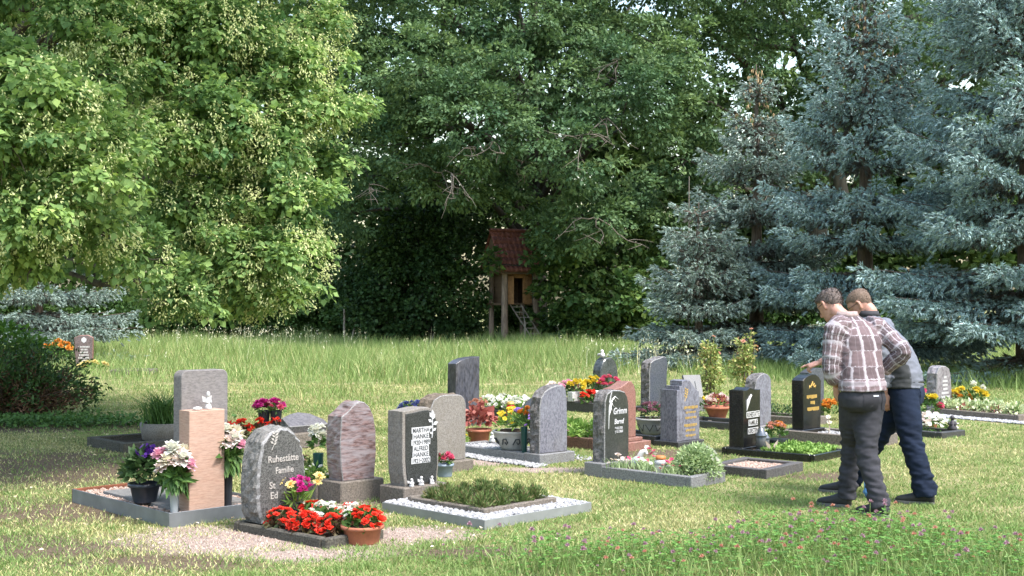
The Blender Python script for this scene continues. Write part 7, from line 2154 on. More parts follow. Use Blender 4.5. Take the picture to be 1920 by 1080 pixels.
def plaid_material():
    m, nt, out = _new('plaid shirt')
    p = nd(nt, 'ShaderNodeBsdfPrincipled', Roughness=0.9)
    p.inputs['Specular IOR Level'].default_value = 0.15
    at_ = nd(nt, 'ShaderNodeAttribute', attribute_name='fabric')
    sp = nt.nodes.new('ShaderNodeSeparateXYZ')
    nt.links.new(at_.outputs['Vector'], sp.inputs[0])

    def stripes(sock, freq, off, stops):
        a = nd(nt, 'ShaderNodeMath', operation='MULTIPLY_ADD')
        nt.links.new(sock, a.inputs[0])
        a.inputs[1].default_value = freq
        a.inputs[2].default_value = off
        f = nd(nt, 'ShaderNodeMath', operation='FRACT')
        nt.links.new(a.outputs[0], f.inputs[0])
        r = ramp(nt, stops)
        nt.links.new(f.outputs[0], r.inputs[0])
        return r.outputs[0]
    W = lambda v: (v, v, v)
    pat = [(0.0, W(0.0)), (0.06, W(0.75)), (0.16, W(0.85)), (0.2, W(0.15)), (0.24, W(0.5)), (0.27, W(0.0)), (0.62, W(0.0)), (0.64, W(0.45)), (0.68, W(0.0))]
    # freq: about 10 repeats round the torso and one every 11 cm along it
    sx = stripes(sp.outputs[0], 10.0, 0.3, pat)
    sy = stripes(sp.outputs[1], 8.6, 0.2, pat)
    blk = stripes(sp.outputs[1], 4.3, 0.1, [(0.0, (0.14, 0.102, 0.108)), (0.5, (0.14, 0.102, 0.108)), (0.55, (0.10, 0.075, 0.08)), (1.0, (0.10, 0.075, 0.08))])
    col = mixc(nt, sx, blk, (0.40, 0.37, 0.40))
    col = mixc(nt, sy, col, (0.40, 0.37, 0.40))
    nt.links.new(col, p.inputs['Base Color'])
    n = nd(nt, 'ShaderNodeTexNoise', Scale=260.0, Detail=2.0)
    b = nd(nt, 'ShaderNodeBump', Strength=0.3, Distance=0.002)
    nt.links.new(n.outputs['Fac'], b.inputs['Height'])
    nt.links.new(b.outputs[0], p.inputs['Normal'])
    nt.links.new(p.outputs[0], out.inputs[0])
    return m


def jacket_material():
    """grey softshell: black side and shoulder panels follow the seams"""
    m, nt, out = _new('softshell jacket')
    p = nd(nt, 'ShaderNodeBsdfPrincipled', Roughness=0.75)
    at_ = nd(nt, 'ShaderNodeAttribute', attribute_name='fabric')
    sp = nt.nodes.new('ShaderNodeSeparateXYZ')
    nt.links.new(at_.outputs['Vector'], sp.inputs[0])
    ru = ramp(nt, [(0.0, (0, 0, 0)), (0.42, (0, 0, 0)), (0.43, (1, 1, 1)), (0.60, (1, 1, 1)), (0.61, (0, 0, 0))])
    nt.links.new(sp.outputs[0], ru.inputs[0])
    rv = ramp(nt, [(0.0, (1, 1, 1)), (0.27, (1, 1, 1)), (0.30, (0, 0, 0)), (1.0, (0, 0, 0))])
    nt.links.new(sp.outputs[1], rv.inputs[0])
    side = mixc(nt, 1.0, ru.outputs[0], rv.outputs[0], 'MULTIPLY')
    rs = ramp(nt, [(0.0, (0, 0, 0)), (0.615, (0, 0, 0)), (0.625, (1, 1, 1)), (0.69, (1, 1, 1)), (0.70, (0, 0, 0))])
    nt.links.new(sp.outputs[0], rs.inputs[0])
    rv2 = ramp(nt, [(0.0, (0, 0, 0)), (0.30, (0, 0, 0)), (0.32, (1, 1, 1)), (1.0, (1, 1, 1))])
    nt.links.new(sp.outputs[1], rv2.inputs[0])
    sh = mixc(nt, 1.0, rs.outputs[0], rv2.outputs[0], 'MULTIPLY')
    # sleeves (third coordinate above zero) are plain grey
    gt = nd(nt, 'ShaderNodeMath', operation='LESS_THAN')
    nt.links.new(sp.outputs[2], gt.inputs[0])
    gt.inputs[1].default_value = 0.5
    both = mixc(nt, 1.0, side, sh, 'LIGHTEN')
    both = mixc(nt, 1.0, both, gt.outputs[0], 'MULTIPLY')
    col = mixc(nt, both, (0.12, 0.13, 0.16), (0.020, 0.023, 0.025))
    nt.links.new(col, p.inputs['Base Color'])
    nt.links.new(p.outputs[0], out.inputs[0])
    return m


def denim(name, c):
    m, nt, out = _new(name)
    p = nd(nt, 'ShaderNodeBsdfPrincipled', Roughness=0.9)
    p.inputs['Specular IOR Level'].default_value = 0.15
    v = coords(nt)
    n = nd(nt, 'ShaderNodeTexNoise', Scale=9.0, Detail=7.0, Roughness=0.7)
    nt.links.new(v, n.inputs['Vector'])
    r = ramp(nt, [(0.3, tuple(x * 0.75 for x in c)), (0.7, tuple(x * 1.35 for x in c))])
    nt.links.new(n.outputs['Fac'], r.inputs[0])
    nt.links.new(r.outputs[0], p.inputs['Base Color'])
    n2 = nd(nt, 'ShaderNodeTexNoise', Scale=300.0, Detail=2.0)
    nt.links.new(v, n2.inputs['Vector'])
    b = nd(nt, 'ShaderNodeBump', Strength=0.35, Distance=0.002)
    nt.links.new(n2.outputs['Fac'], b.inputs['Height'])
    nt.links.new(b.outputs[0], p.inputs['Normal'])
    nt.links.new(p.outputs[0], out.inputs[0])
    return m


def hand_lofts(wrist, fdir, ndir, curl=0.6, point=False, side=1, k=1.0):
    """palm, four unequal bent fingers and a thumb from the side of the palm; fdir = finger direction, ndir = back of hand"""
    w, f, n = Vector(wrist), Vector(fdir).normalized(), Vector(ndir).normalized()
    n = (n - f * n.dot(f)).normalized()
    s = f.cross(n) * side          # towards the thumb
    L = []
    pal = [(w - f * 0.03, 0.026, 0.021), (w + f * 0.01, 0.029, 0.018), (w + f * 0.05, 0.040, 0.016), (w + f * 0.088, 0.042, 0.014), (w + f * 0.1, 0.036, 0.010)]
    L.append(loft([(c, a * k, b * k, s, n) for c, a, b in pal], 14))
    for i, (off, ln) in enumerate([(0.031, 0.072), (0.010, 0.080), (-0.011, 0.074), (-0.031, 0.058)]):
        p0 = w + f * 0.085 + s * off
        c = curl
        if point:
            c = 0.08 if i == 0 else 1.45
        a1, a2, a3 = c * 0.55, c * 1.25, c * 1.75
        d1 = f * math.cos(a1) - n * math.sin(a1)
        d2 = f * math.cos(a2) - n * math.sin(a2)
        d3 = f * math.cos(a3) - n * math.sin(a3)
        p1 = p0 + d1 * ln * 0.48
        p2 = p1 + d2 * ln * 0.32
        p3 = p2 + d3 * ln * 0.25
        L.append(limb([p0 - f * 0.012, p1, p2, p3], [0.0095, 0.009, 0.0082, 0.006], 10, 3))
    t0 = w + f * 0.025 + s * 0.026
    t1 = t0 + (f * 0.6 + s * 0.75 - n * 0.25).normalized() * 0.038
    t2 = t1 + (f * 0.9 + s * 0.25 - n * 0.35).normalized() * 0.032
    t3 = t2 + (f * 0.95 - n * 0.3).normalized() * 0.022
    L.append(limb([t0, t1, t2, t3], [0.013, 0.0105, 0.0095, 0.006], 10, 3))
    return L


HEADS = [(-0.118, 0.026, 0.024, 0.062), (-0.108, 0.042, 0.045, 0.048), (-0.085, 0.054, 0.066, 0.030), (-0.05, 0.065, 0.085, 0.012), (-0.015, 0.071, 0.094, 0.003), (0.02, 0.075, 0.098, -0.003), (0.055, 0.074, 0.096, -0.006), (0.085, 0.062, 0.082, -0.008), (0.105, 0.043, 0.058, -0.010), (0.116, 0.018, 0.025, -0.010)]


def head_frame(yaw, pitch, roll=0.0):
    return Matrix.Rotation(yaw, 3, 'Z') @ Matrix.Rotation(-pitch, 3, 'X') @ Matrix.Rotation(roll, 3, 'Y')


def head_lofts(c, M, neck_to, nr=0.058):
    c = Vector(c)
    X, Y, Z = M @ Vector((1, 0, 0)), M @ Vector((0, 1, 0)), M @ Vector((0, 0, 1))
    L = [loft([(c + Z * z + Y * cy, rx, ry, X, Y) for z, rx, ry, cy in HEADS], 28, 2.15)]
    g = lambda x, y, z: c + X * x + Y * y + Z * z
    # nose, brow, lips, ears
    L.append(limb([g(0, 0.088, 0.03), g(0, 0.108, -0.005), g(0, 0.116, -0.028), g(0, 0.095, -0.036)], [0.008, 0.011, 0.013, 0.008], 10, 3))
    L.append(limb([g(-0.045, 0.078, 0.032), g(0, 0.094, 0.034), g(0.045, 0.078, 0.032)], [0.008, 0.010, 0.008], 10, 3))
    L.append(limb([g(-0.022, 0.082, -0.066), g(0, 0.092, -0.064), g(0.022, 0.082, -0.066)], [0.006, 0.009, 0.006], 10, 3))
    for s in (-1, 1):
        ex = s * 0.074
        L.append(limb([g(ex, 0.006, -0.045), g(ex + s * 0.010, -0.004, -0.03), g(ex + s * 0.016, -0.014, 0.0), g(ex + s * 0.014, -0.006, 0.022), g(ex + s * 0.004, 0.008, 0.018)], [0.007, 0.010, 0.011, 0.009, 0.006], 10, 4))
    L.append(limb([g(0, -0.02, -0.03), g(0, -0.028, -0.10), Vector(neck_to)], [nr, nr * 1.0, nr * 1.15], 18, 4))
    return L, g


def hair(parent, c, M, mat, grow, line, noise_a=0.006, name='hair', fr=55, strands=500, sl=0.02):
    """cap of hair over crown, back and temples: keep(x, y, z) in head coordinates"""
    c = Vector(c)
    n, V, keep = 60, [], []
    secs = []
    zs = np.linspace(-0.10, 0.1155, 44)
    H = np.array(HEADS)
    for z in zs:
        rx, ry, cy = [np.interp(z, H[:, 0], H[:, k]) for k in (1, 2, 3)]
        secs.append((z, rx, ry, cy))
    secs.append((0.119, 0.006, 0.008, -0.01))
    loc = []
    for (z, rx, ry, cy) in secs:
        for i in range(n):
            a = 2 * PI * i / n
            p = Vector((rx * math.cos(a), cy + ry * math.sin(a), z))
            d = Vector((math.cos(a) * 0.8, math.sin(a) * 0.8, 0.25 + 3.5 * max(0, z - 0.06)))
            d.normalize()
            edge = p.z - line(p)
            th = grow(p) * min(1.0, max(0.0, edge / 0.02))
            th += noise_a * (noise3(p.x * fr, p.y * fr, p.z * fr) + 0.5 * noise3(p.x * fr * 2.7, p.y * fr * 2.7, p.z * fr * 1.4)) * min(1.0, max(0.0, edge / 0.015))
            q = p + d * (0.0025 + max(-0.001, th))
            loc.append((p, q, edge))
            V.append(c + M @ q)
    Fc = []
    for j in range(len(secs) - 1):
        for i in range(n):
            f = (j * n + i, j * n + (i + 1) % n, (j + 1) * n + (i + 1) % n, (j + 1) * n + i)
            if min(loc[k][2] for k in f) > -0.004:
                Fc.append(f)
    Fc.append(tuple((len(secs) - 1) * n + i for i in range(n)))
    own = [k for k, (p, q, ed) in enumerate(loc) if ed > 0.004]
    pick = rng.choice(own, strands)
    Pp = np.array([tuple(V[k]) for k in pick])
    Lp = np.array([tuple(loc[k][1]) for k in pick])
    Rm = np.array(M)
    Tt = np.stack([Lp[:, 0] * 2.0, -0.6 + 0 * Lp[:, 0], -0.55 + 5 * np.clip(Lp[:, 2] - 0.05, 0, 0.06)], 1) + rng.normal(size=(strands, 3)) * 0.25
    v2, f2 = leaf_arrays(Pp, Tt @ Rm.T, Lp @ Rm.T + rng.normal(size=(strands, 3)) * 0.02, sl * rng.uniform(0.6, 1.3, strands), 0.16, 0.25)
    nb = len(V)
    V += [tuple(q) for q in v2]
    Fc += [tuple(int(i) + nb for i in q) for q in f2]
    return link(name, mesh_py(name, V, Fc, mat, True), parent)


def hairmat(name, c1, c2):
    if name in MATS:
        return MATS[name]
    m, nt, out = _new(name)
    p = nd(nt, 'ShaderNodeBsdfPrincipled', Roughness=0.6)
    v = coords(nt, 'Object', (60, 60, 260))
    n = nd(nt, 'ShaderNodeTexNoise', Scale=1.6, Detail=5.0, Roughness=0.7)
    nt.links.new(v, n.inputs['Vector'])
    r = ramp(nt, [(0.3, c1), (0.7, c2)])
    nt.links.new(n.outputs['Fac'], r.inputs[0])
    nt.links.new(r.outputs[0], p.inputs['Base Color'])
    b = nd(nt, 'ShaderNodeBump', Strength=0.8, Distance=0.006)
    nt.links.new(n.outputs['Fac'], b.inputs['Height'])
    nt.links.new(b.outputs[0], p.inputs['Normal'])
    nt.links.new(p.outputs[0], out.inputs[0])
    MATS[name] = m
    return m


def skinmat():
    if 'skin' in MATS:
        return MATS['skin']
    m, nt, out = _new('skin')
    p = nd(nt, 'ShaderNodeBsdfPrincipled', Roughness=0.5)
    v = coords(nt)
    n = nd(nt, 'ShaderNodeTexNoise', Scale=30.0, Detail=5.0)
    nt.links.new(v, n.inputs['Vector'])
    r = ramp(nt, [(0.3, (0.36, 0.18, 0.13)), (0.7, (0.47, 0.26, 0.20))])
    nt.links.new(n.outputs['Fac'], r.inputs[0])
    nt.links.new(r.outputs[0], p.inputs['Base Color'])
    p.inputs['Subsurface Weight'].default_value = 0.1
    p.inputs['Subsurface Radius'].default_value = (0.02, 0.008, 0.004)
    nt.links.new(p.outputs[0], out.inputs[0])
    MATS['skin'] = m
    return m


def shoe(parent, heel, toe, mat, sole, pitch=0.0, k=1.0):
    h, t = Vector(heel), Vector(toe)
    d = (t - h)
    L = d.length
    d.normalize()
    s = d.cross(Vector((0, 0, 1))).normalized()
    up = s.cross(d).normalized()
    prof = [(0.0, 0.030, 0.030, 0.045), (0.08, 0.036, 0.045, 0.055), (0.2, 0.038, 0.055, 0.062), (0.35, 0.040, 0.050, 0.058), (0.5, 0.044, 0.040, 0.048), (0.7, 0.049, 0.031, 0.040), (0.86, 0.045, 0.026, 0.034), (0.96, 0.030, 0.020, 0.028), (1.0, 0.012, 0.010, 0.022)]
    v, f, a = loft([(h + d * (L * x) + up * z, rx * k, rz * k, s, up) for x, rx, rz, z in prof], 18, 2.4)
    o = link('shoe', mesh_py('shoe', v, f, mat, True), parent)
    pr = [(0.0, 0.026), (0.06, 0.036), (0.2, 0.040), (0.4, 0.040), (0.6, 0.047), (0.75, 0.052), (0.88, 0.047), (0.97, 0.032), (1.02, 0.012)]
    top = [h + d * (L * x) + s * w * k for x, w in pr] + [h + d * (L * x) - s * w * k for x, w in reversed(pr)]
    n = len(top)
    V = [q + up * 0.002 for q in top] + [q + up * 0.024 for q in top]
    Fc = [tuple(range(n)), tuple(range(2 * n - 1, n - 1, -1))] + [(i, n + i, n + (i + 1) % n, (i + 1) % n) for i in range(n)]
    link('sole', mesh_py('sole', V, Fc, sole), o)
    return o


def glasses(parent, g, mat):
    items = []
    for s in (-1, 1):
        items.append(([g(s * 0.078, 0.0, 0.008), g(s * 0.076, 0.06, 0.012), g(s * 0.066, 0.096, 0.012)], 0.0022))
        ring = [g(s * 0.034 + 0.026 * math.cos(R(a)), 0.106 - 0.01 * abs(math.cos(R(a))), 0.006 + 0.019 * math.sin(R(a))) for a in range(0, 361, 30)]
        items.append((ring, 0.0018))
    items.append(([g(-0.009, 0.108, 0.01), g(0.009, 0.108, 0.01)], 0.0018))
    return tubes('glasses', items, mat, parent, 5)


def patch_on(name, parent, target, centre, ux, uz, ny, w, h, mat, off=0.004, nx=6, nz=6, cut=0.25):
    """a stitched-on piece of cloth laid over the surface of target"""
    from mathutils.bvhtree import BVHTree
    me = target.data
    bv = BVHTree.FromPolygons([v.co for v in me.vertices], [p.vertices[:] for p in me.polygons])
    c, ux, uz, ny = Vector(centre), Vector(ux).normalized(), Vector(uz).normalized(), Vector(ny).normalized()
    V, Fc = [], []
    for j in range(nz + 1):
        for i in range(nx + 1):
            u, v = i / nx - 0.5, j / nz - 0.5
            vv = v - (cut * (0.5 - abs(u)) if v < -0.3 else 0)
            p = c + ux * (u * w) + uz * (vv * h) - ny * 0.4
            hit, nrm, _, _ = bv.ray_cast(p, ny)
            V.append((hit if hit else p + ny * 0.4) - ny * off)
    for j in range(nz):
        for i in range(nx):
            a = j * (nx + 1) + i
            Fc.append((a, a + 1, a + nx + 2, a + nx + 1))
    return link(name, mesh_py(name, V, Fc, mat, True), parent)


def leg_wrinkle(co, fab):
    k = fab[2]
    if k < 0.5:
        return 0.004 * noise3(co[0] * 14, co[1] * 14, co[2] * 22)
    z = co[2]
    low = math.exp(-((z - 0.16) / 0.14) ** 2) + 0.8 * math.exp(-((z - 0.47) / 0.13) ** 2) + 0.25
    return 1.5 * low * (0.011 * noise3(co[0] * 7 + fab[2], co[1] * 7, co[2] * 26 + co[0] * 10) + 0.006 * noise3(co[0] * 16, co[1] * 16, co[2] * 48))


def cloth_wrinkle(co, fab):
    arm = fab[2] > 0.5
    a = 0.010 if arm else 0.006
    w = a * noise3(co[0] * 11 + 3, co[1] * 11, co[2] * (24 if arm else 15)) + a * 0.6 * noise3(co[0] * 24, co[1] * 24, co[2] * 40 + 5)
    if not arm:
        w += 0.007 * math.exp(-max(0.0, fab[1] - 0.02) / 0.09) * noise3(co[0] * 9, co[1] * 9, co[2] * 40)
    return w


def person_plaid():
    B = Vector((2.64, 9.62, 0))
    t = thing('person', 'man in a mauve plaid shirt and grey jeans, hands at his hips, seen from behind', 'person', tuple(B), 0, 'visitors')
    f, r = Vector((-0.5, 0.87, 0)), Vector((0.87, 0.5, 0))
    skin = skinmat()
    hc = (-0.165, 0.35, 1.56)
    M = head_frame(R(38), R(38), R(4))
    HL, g = head_lofts(hc, M, (-0.055, 0.235, 1.43))
    hipL, hipR = (-0.085, 0.01, 0.88), (0.075, 0.05, 0.88)
    kL, kR = (-0.025, 0.25, 0.47), (0.022, 0.0, 0.46)
    aL, aR = (-0.055, 0.28, 0.08), (0.088, -0.15, 0.08)
    shL, shR = (-0.185, 0.085, 1.385), (0.185, 0.26, 1.375)
    eL, eR = (-0.24, 0.02, 1.055), (0.325, 0.10, 1.20)
    wL, wR = (-0.175, 0.10, 0.955), (0.205, 0.235, 1.045)
    tor = [((-0.005, 0.03, 0.86), 0.155, 0.105), ((0, 0.05, 1.0), 0.14, 0.10), ((0, 0.10, 1.15), 0.155, 0.11), ((0, 0.15, 1.28), 0.17, 0.115), ((-0.01, 0.19, 1.38), 0.17, 0.10), ((-0.04, 0.22, 1.45), 0.08, 0.07)]
    body = HL + [loft([(c, a, b, r, f) for c, a, b in tor], 22)]
    for h_, k_, a_ in ((hipL, kL, aL), (hipR, kR, aR)):
        body.append(limb([h_, k_, a_], [0.085, 0.06, 0.045], 14))
    for s_, e_, w_ in ((shL, eL, wL), (shR, eR, wR)):
        body.append(limb([s_, e_, w_], [0.05, 0.043, 0.028], 14))
    body += hand_lofts(wL, (0.03, 0.22, -0.75), (-0.9, -0.3, 0), 0.5, False, 1)
    body += hand_lofts(wR, (-0.5, 0.45, -0.4), (0.5, 0.3, 0.5), 0.6, False, -1)
    fuse('body', body, [skin], t, 0.0065, 3)
    # shirt
    S = [((0.0, 0.03, 0.915), 0.192, 0.150), ((0.0, 0.04, 0.965), 0.190, 0.148), ((0, 0.065, 1.04), 0.182, 0.138), ((0, 0.10, 1.15), 0.182, 0.132), ((0, 0.15, 1.28), 0.196, 0.136), ((-0.01, 0.185, 1.37), 0.198, 0.122), ((-0.025, 0.205, 1.42), 0.155, 0.105), ((-0.05, 0.225, 1.465), 0.092, 0.085), ((-0.065, 0.24, 1.495), 0.072, 0.072)]
    sl = [loft([(c, a, b, r, f) for c, a, b in S], 40)]
    sl.append(limb([(-0.10, 0.13, 1.40), shL, (-0.225, 0.045, 1.20), eL, (-0.205, 0.06, 1.0)], [0.078, 0.082, 0.070, 0.064, 0.056], 22, 6))
    sl.append(limb([(0.10, 0.22, 1.40), shR, (0.27, 0.17, 1.28), eR, (0.265, 0.17, 1.12), (0.225, 0.215, 1.07)], [0.078, 0.082, 0.070, 0.066, 0.058, 0.052], 22, 6))
    shirt = fuse('shirt', sl, [plaid_material()], t, 0.0085, 3, cloth_wrinkle, True)
    # collar and rolled cuffs
    col = []
    for k in range(13):
        a = R(-20 + k * 220 / 12 + 180)
        q = Vector((-0.062, 0.236, 1.485)) + r * (0.074 * math.cos(a)) + f * (0.074 * math.sin(a))
        q.z += 0.018 * math.sin(a) * -1 * 0 + 0.0
        col.append(q)
    v, f_, a_ = [], [], []
    for k, q in enumerate(col):
        o_ = (q - Vector((-0.062, 0.236, 1.485))).normalized()
        v += [q + Vector((0, 0, 0.022)) - o_ * 0.004, q + Vector((0, 0, 0.026)) + o_ * 0.003, q + Vector((0, 0, -0.02)) + o_ * 0.022, q + Vector((0, 0, -0.02)) + o_ * 0.008]
    for k in range(len(col) - 1):
        for j in range(4):
            f_.append((k * 4 + j, k * 4 + (j + 1) % 4, k * 4 + 4 + (j + 1) % 4, k * 4 + 4 + j))
    link('collar', mesh_py('collar', v, f_, plain('collar cloth', (0.30, 0.23, 0.22), 0.9, 0.2, 200, 0.2), True), shirt)
    for e_, w_, rr in (((-0.222, 0.04, 1.03), (-0.197, 0.07, 0.99), 0.058), ((0.235, 0.205, 1.085), (0.215, 0.225, 1.06), 0.054)):
        d = (Vector(w_) - Vector(e_))
        v, f_, a_ = limb([Vector(e_), Vector(e_) + d * 0.5, Vector(w_)], [rr, rr * 1.1, rr], 20, 4)
        link('cuff', mesh_py('cuff', v, f_, plain('cuff cloth', (0.24, 0.175, 0.18), 0.9, 0.2, 200, 0.25), True), shirt)
    # jeans
    J = [((0.0, 0.035, 0.985), 0.150, 0.108), ((0.0, 0.03, 0.93), 0.168, 0.124), ((-0.003, 0.025, 0.86), 0.182, 0.138), ((-0.003, 0.03, 0.80), 0.172, 0.132), ((-0.003, 0.04, 0.76), 0.13, 0.10)]
    jl = [loft([(c, a, b, r, f) for c, a, b in J], 32)]
    jl.append(limb([hipL, (-0.06, 0.13, 0.68), kL, (-0.045, 0.265, 0.25), (-0.055, 0.275, 0.065)], [0.100, 0.092, 0.078, 0.070, 0.074], 22, 7))
    jl.append(limb([hipR, (0.045, 0.03, 0.68), kR, (0.055, -0.08, 0.24), (0.09, -0.145, 0.055)], [0.108, 0.100, 0.084, 0.073, 0.078], 22, 7))
    dn = denim('charcoal denim', (0.038, 0.038, 0.045))
    jeans = fuse('jeans', jl, [dn], t, 0.0105, 3, leg_wrinkle)
    pk = denim('pocket denim', (0.031, 0.031, 0.037))
    patch_on('back_pocket', jeans, jeans, (-0.03, 0.0, 0.855), r, (0, 0, 1), f, 0.135, 0.145, pk)
    patch_on('back_pocket', jeans, jeans, (0.125, 0.05, 0.855), r, (0, 0, 1), f, 0.10, 0.145, pk)
    patch_on('pocket_pale_strip', jeans, jeans, (0.015, 0.0, 0.885), r, (0, 0, 1), f, 0.055, 0.010, plain('pale tin', (0.6, 0.6, 0.62), 0.3, 0, 60, 0.05, 0.6), 0.007, 4, 1, 0)  # narrow pale strip across the back pocket
    dark = plain('black shoe', (0.022, 0.022, 0.024), 0.6, 0.2, 90)
    sole = plain('grey sole', (0.12, 0.12, 0.115), 0.8)
    shoe(t, (-0.035, 0.245, 0.0), (-0.255, 0.40, 0.0), dark, sole)
    shoe(t, (0.125, -0.19, 0.0), (-0.055, 0.0, 0.0), dark, sole)
    hm = hairmat('dark brown hair', (0.05, 0.038, 0.034), (0.16, 0.12, 0.105))
    hair(t, hc, M, hm, lambda p: 0.014 if p.z < 0.075 else max(0.004, 0.014 - (p.z - 0.075) * 0.3), lambda p: -0.005 + 0.85 * p.y + (0.0 if abs(p.x) < 0.05 else 0.01), 0.007)
    glasses(t, g, plain('glasses frame', (0.05, 0.05, 0.055), 0.3, 0, 60, 0.05, 0.6))


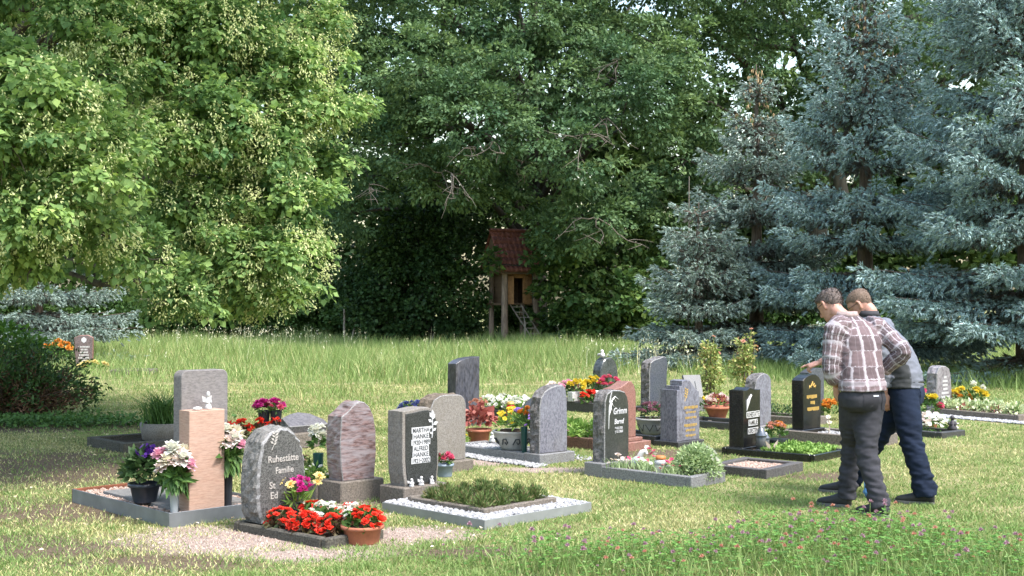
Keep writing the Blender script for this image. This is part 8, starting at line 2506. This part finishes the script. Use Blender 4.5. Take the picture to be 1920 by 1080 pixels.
def person_jacket():
    B = Vector((3.11, 10.3, 0))
    t = thing('person', 'man in grey and black jacket and dark blue jeans, bending and pointing', 'person', tuple(B), 0, 'visitors')
    f, r = Vector((-0.87, 0.5, 0)), Vector((0.5, 0.87, 0))
    skin = skinmat()
    hc = (-0.26, 0.18, 1.565)
    M = head_frame(R(62), R(36), R(0))
    HL, g = head_lofts(hc, M, (-0.19, 0.14, 1.44))
    hipL, hipR = (0.02, -0.07, 0.86), (0.09, 0.06, 0.86)
    kL, kR = (0.045, -0.19, 0.47), (-0.13, 0.13, 0.49)
    aL, aR = (0.125, -0.28, 0.08), (-0.33, 0.29, 0.09)
    shL, shR = (-0.205, -0.03, 1.37), (-0.035, 0.265, 1.365)
    eL, eR = (-0.15, -0.08, 1.09), (-0.33, 0.36, 1.17)
    wL, wR = (-0.135, -0.06, 0.855), (-0.535, 0.42, 1.075)
    tor = [((0.05, 0, 0.84), 0.15, 0.11), ((0.04, 0.01, 1.0), 0.145, 0.11), ((0.0, 0.04, 1.15), 0.15, 0.11), ((-0.06, 0.07, 1.28), 0.165, 0.11), ((-0.13, 0.11, 1.37), 0.155, 0.095), ((-0.19, 0.14, 1.45), 0.08, 0.07)]
    body = HL + [loft([(c, a, b, r, f) for c, a, b in tor], 22)]
    for h_, k_, a_ in ((hipL, kL, aL), (hipR, kR, aR)):
        body.append(limb([h_, k_, a_], [0.085, 0.06, 0.045], 14))
    for s_, e_, w_ in ((shL, eL, wL), (shR, eR, wR)):
        body.append(limb([s_, e_, w_], [0.05, 0.043, 0.029], 14))
    body += hand_lofts(wL, (0.05, 0.05, -1), (-0.4, -0.9, 0), 0.55, False, -1)
    body += hand_lofts(wR, (-0.92, 0.1, -0.32), (0.15, -0.35, 1.0), 0.5, True, 1)
    fuse('body', body, [skin], t, 0.0065, 3)
    S = [((0.045, 0.0, 0.895), 0.188, 0.150), ((0.04, 0.005, 0.94), 0.184, 0.148), ((0.035, 0.01, 1.02), 0.182, 0.145), ((0.0, 0.04, 1.15), 0.186, 0.140), ((-0.055, 0.07, 1.27), 0.192, 0.134), ((-0.115, 0.10, 1.35), 0.188, 0.120), ((-0.155, 0.12, 1.405), 0.150, 0.105), ((-0.185, 0.14, 1.45), 0.095, 0.088), ((-0.205, 0.15, 1.485), 0.074, 0.074)]
    sl = [loft([(c, a, b, r, f) for c, a, b in S], 40)]
    sl.append(limb([(-0.16, 0.05, 1.385), shL, (-0.18, -0.07, 1.22), eL, (-0.14, -0.07, 0.90)], [0.075, 0.080, 0.070, 0.062, 0.050], 22, 6))
    sl.append(limb([(-0.09, 0.19, 1.38), shR, (-0.18, 0.33, 1.26), eR, (-0.49, 0.41, 1.095)], [0.075, 0.080, 0.070, 0.062, 0.050], 22, 6))
    jk = fuse('jacket', sl, [jacket_material()], t, 0.0085, 3, cloth_wrinkle, True)
    v, f_ = [], []
    c0 = Vector((-0.20, 0.148, 1.478))
    n = 24
    for k in range(n):
        a = 2 * PI * k / n
        o_ = r * math.cos(a) + f * math.sin(a)
        q = c0 + o_ * 0.076
        v += [q + Vector((0, 0, 0.03)) - o_ * 0.008, q + Vector((0, 0, 0.032)) + o_ * 0.002, q + Vector((0, 0, -0.015)) + o_ * 0.014, q + Vector((0, 0, -0.015))]
    for k in range(n):
        for j in range(4):
            k2 = (k + 1) % n
            f_.append((k * 4 + j, k * 4 + (j + 1) % 4, k2 * 4 + (j + 1) % 4, k2 * 4 + j))
    link('collar', mesh_py('collar', v, f_, plain('black collar', (0.03, 0.03, 0.035), 0.8), True), jk)
    J = [((0.05, 0.0, 0.97), 0.158, 0.12), ((0.052, 0.0, 0.92), 0.168, 0.135), ((0.055, 0.0, 0.85), 0.176, 0.148), ((0.05, 0.0, 0.78), 0.165, 0.14), ((0.045, 0.0, 0.735), 0.12, 0.10)]
    jl = [loft([(c, a, b, r, f) for c, a, b in J], 32)]
    jl.append(limb([hipL, (0.03, -0.13, 0.67), kL, (0.09, -0.25, 0.25), (0.13, -0.28, 0.06)], [0.115, 0.108, 0.092, 0.085, 0.092], 22, 7))
    jl.append(limb([hipR, (-0.02, 0.09, 0.68), kR, (-0.235, 0.22, 0.27), (-0.325, 0.285, 0.085)], [0.112, 0.105, 0.088, 0.080, 0.082], 22, 7))
    jeans = fuse('jeans', jl, [denim('dark blue denim', (0.010, 0.016, 0.032))], t, 0.0105, 3, leg_wrinkle)
    patch_on('back_pocket', jeans, jeans, (0.10, -0.06, 0.84), (0.3, 0.95, 0), (0, 0, 1), (-0.87, 0.5, 0), 0.11, 0.13, denim('blue pocket denim', (0.017, 0.026, 0.05)))
    tubes('belt', [([Vector((0.05, 0, 0.945)) + r * (0.17 * math.cos(a)) + f * (0.135 * math.sin(a)) for a in [2 * PI * k / 24 for k in range(25)]], 0.012)], plain('belt leather', (0.02, 0.018, 0.016), 0.5), jeans, 6)
    dark = plain('black shoe', (0.022, 0.022, 0.024), 0.6, 0.2, 90)
    sole = plain('grey sole', (0.12, 0.12, 0.115), 0.8)
    shoe(t, (0.185, -0.30, 0.0), (-0.085, -0.175, 0.0), dark, sole)
    shoe(t, (-0.29, 0.27, 0.0), (-0.545, 0.41, 0.0), dark, sole)
    hair(t, hc, M, hairmat('short fair hair', (0.085, 0.055, 0.038), (0.19, 0.125, 0.085)), lambda p: 0.004, lambda p: 0.0 + 0.75 * p.y + (0.0 if abs(p.x) < 0.05 else 0.012), 0.002, sl=0.010)
    glasses(t, g, plain('glasses frame', (0.05, 0.05, 0.055), 0.3, 0, 60, 0.05, 0.6))
    b = thing('blue_bag', 'crumpled blue plastic bag on the grass between the men', 'bag', (2.90, 10.35, 0))
    u = rand_dirs(260)
    u = unit(u)
    me = bpy.data.meshes.new('film')
    bm = bmesh.new()
    bmesh.ops.create_icosphere(bm, subdivisions=3, radius=1.0)
    for v_ in bm.verts:
        k = 1 + 0.35 * noise3(v_.co.x * 2.3, v_.co.y * 2.3, v_.co.z * 2.3) + 0.18 * noise3(v_.co.x * 6, v_.co.y * 6, v_.co.z * 6)
        v_.co = Vector((v_.co.x * 0.055 * k, v_.co.y * 0.05 * k, max(0.0, 0.075 + v_.co.z * 0.095 * k)))
    bm.to_mesh(me)
    bm.free()
    me.materials.append(plain('blue film', (0.10, 0.25, 0.50), 0.35))
    link('film', me, b)


person_plaid()
person_jacket()
build_grass()
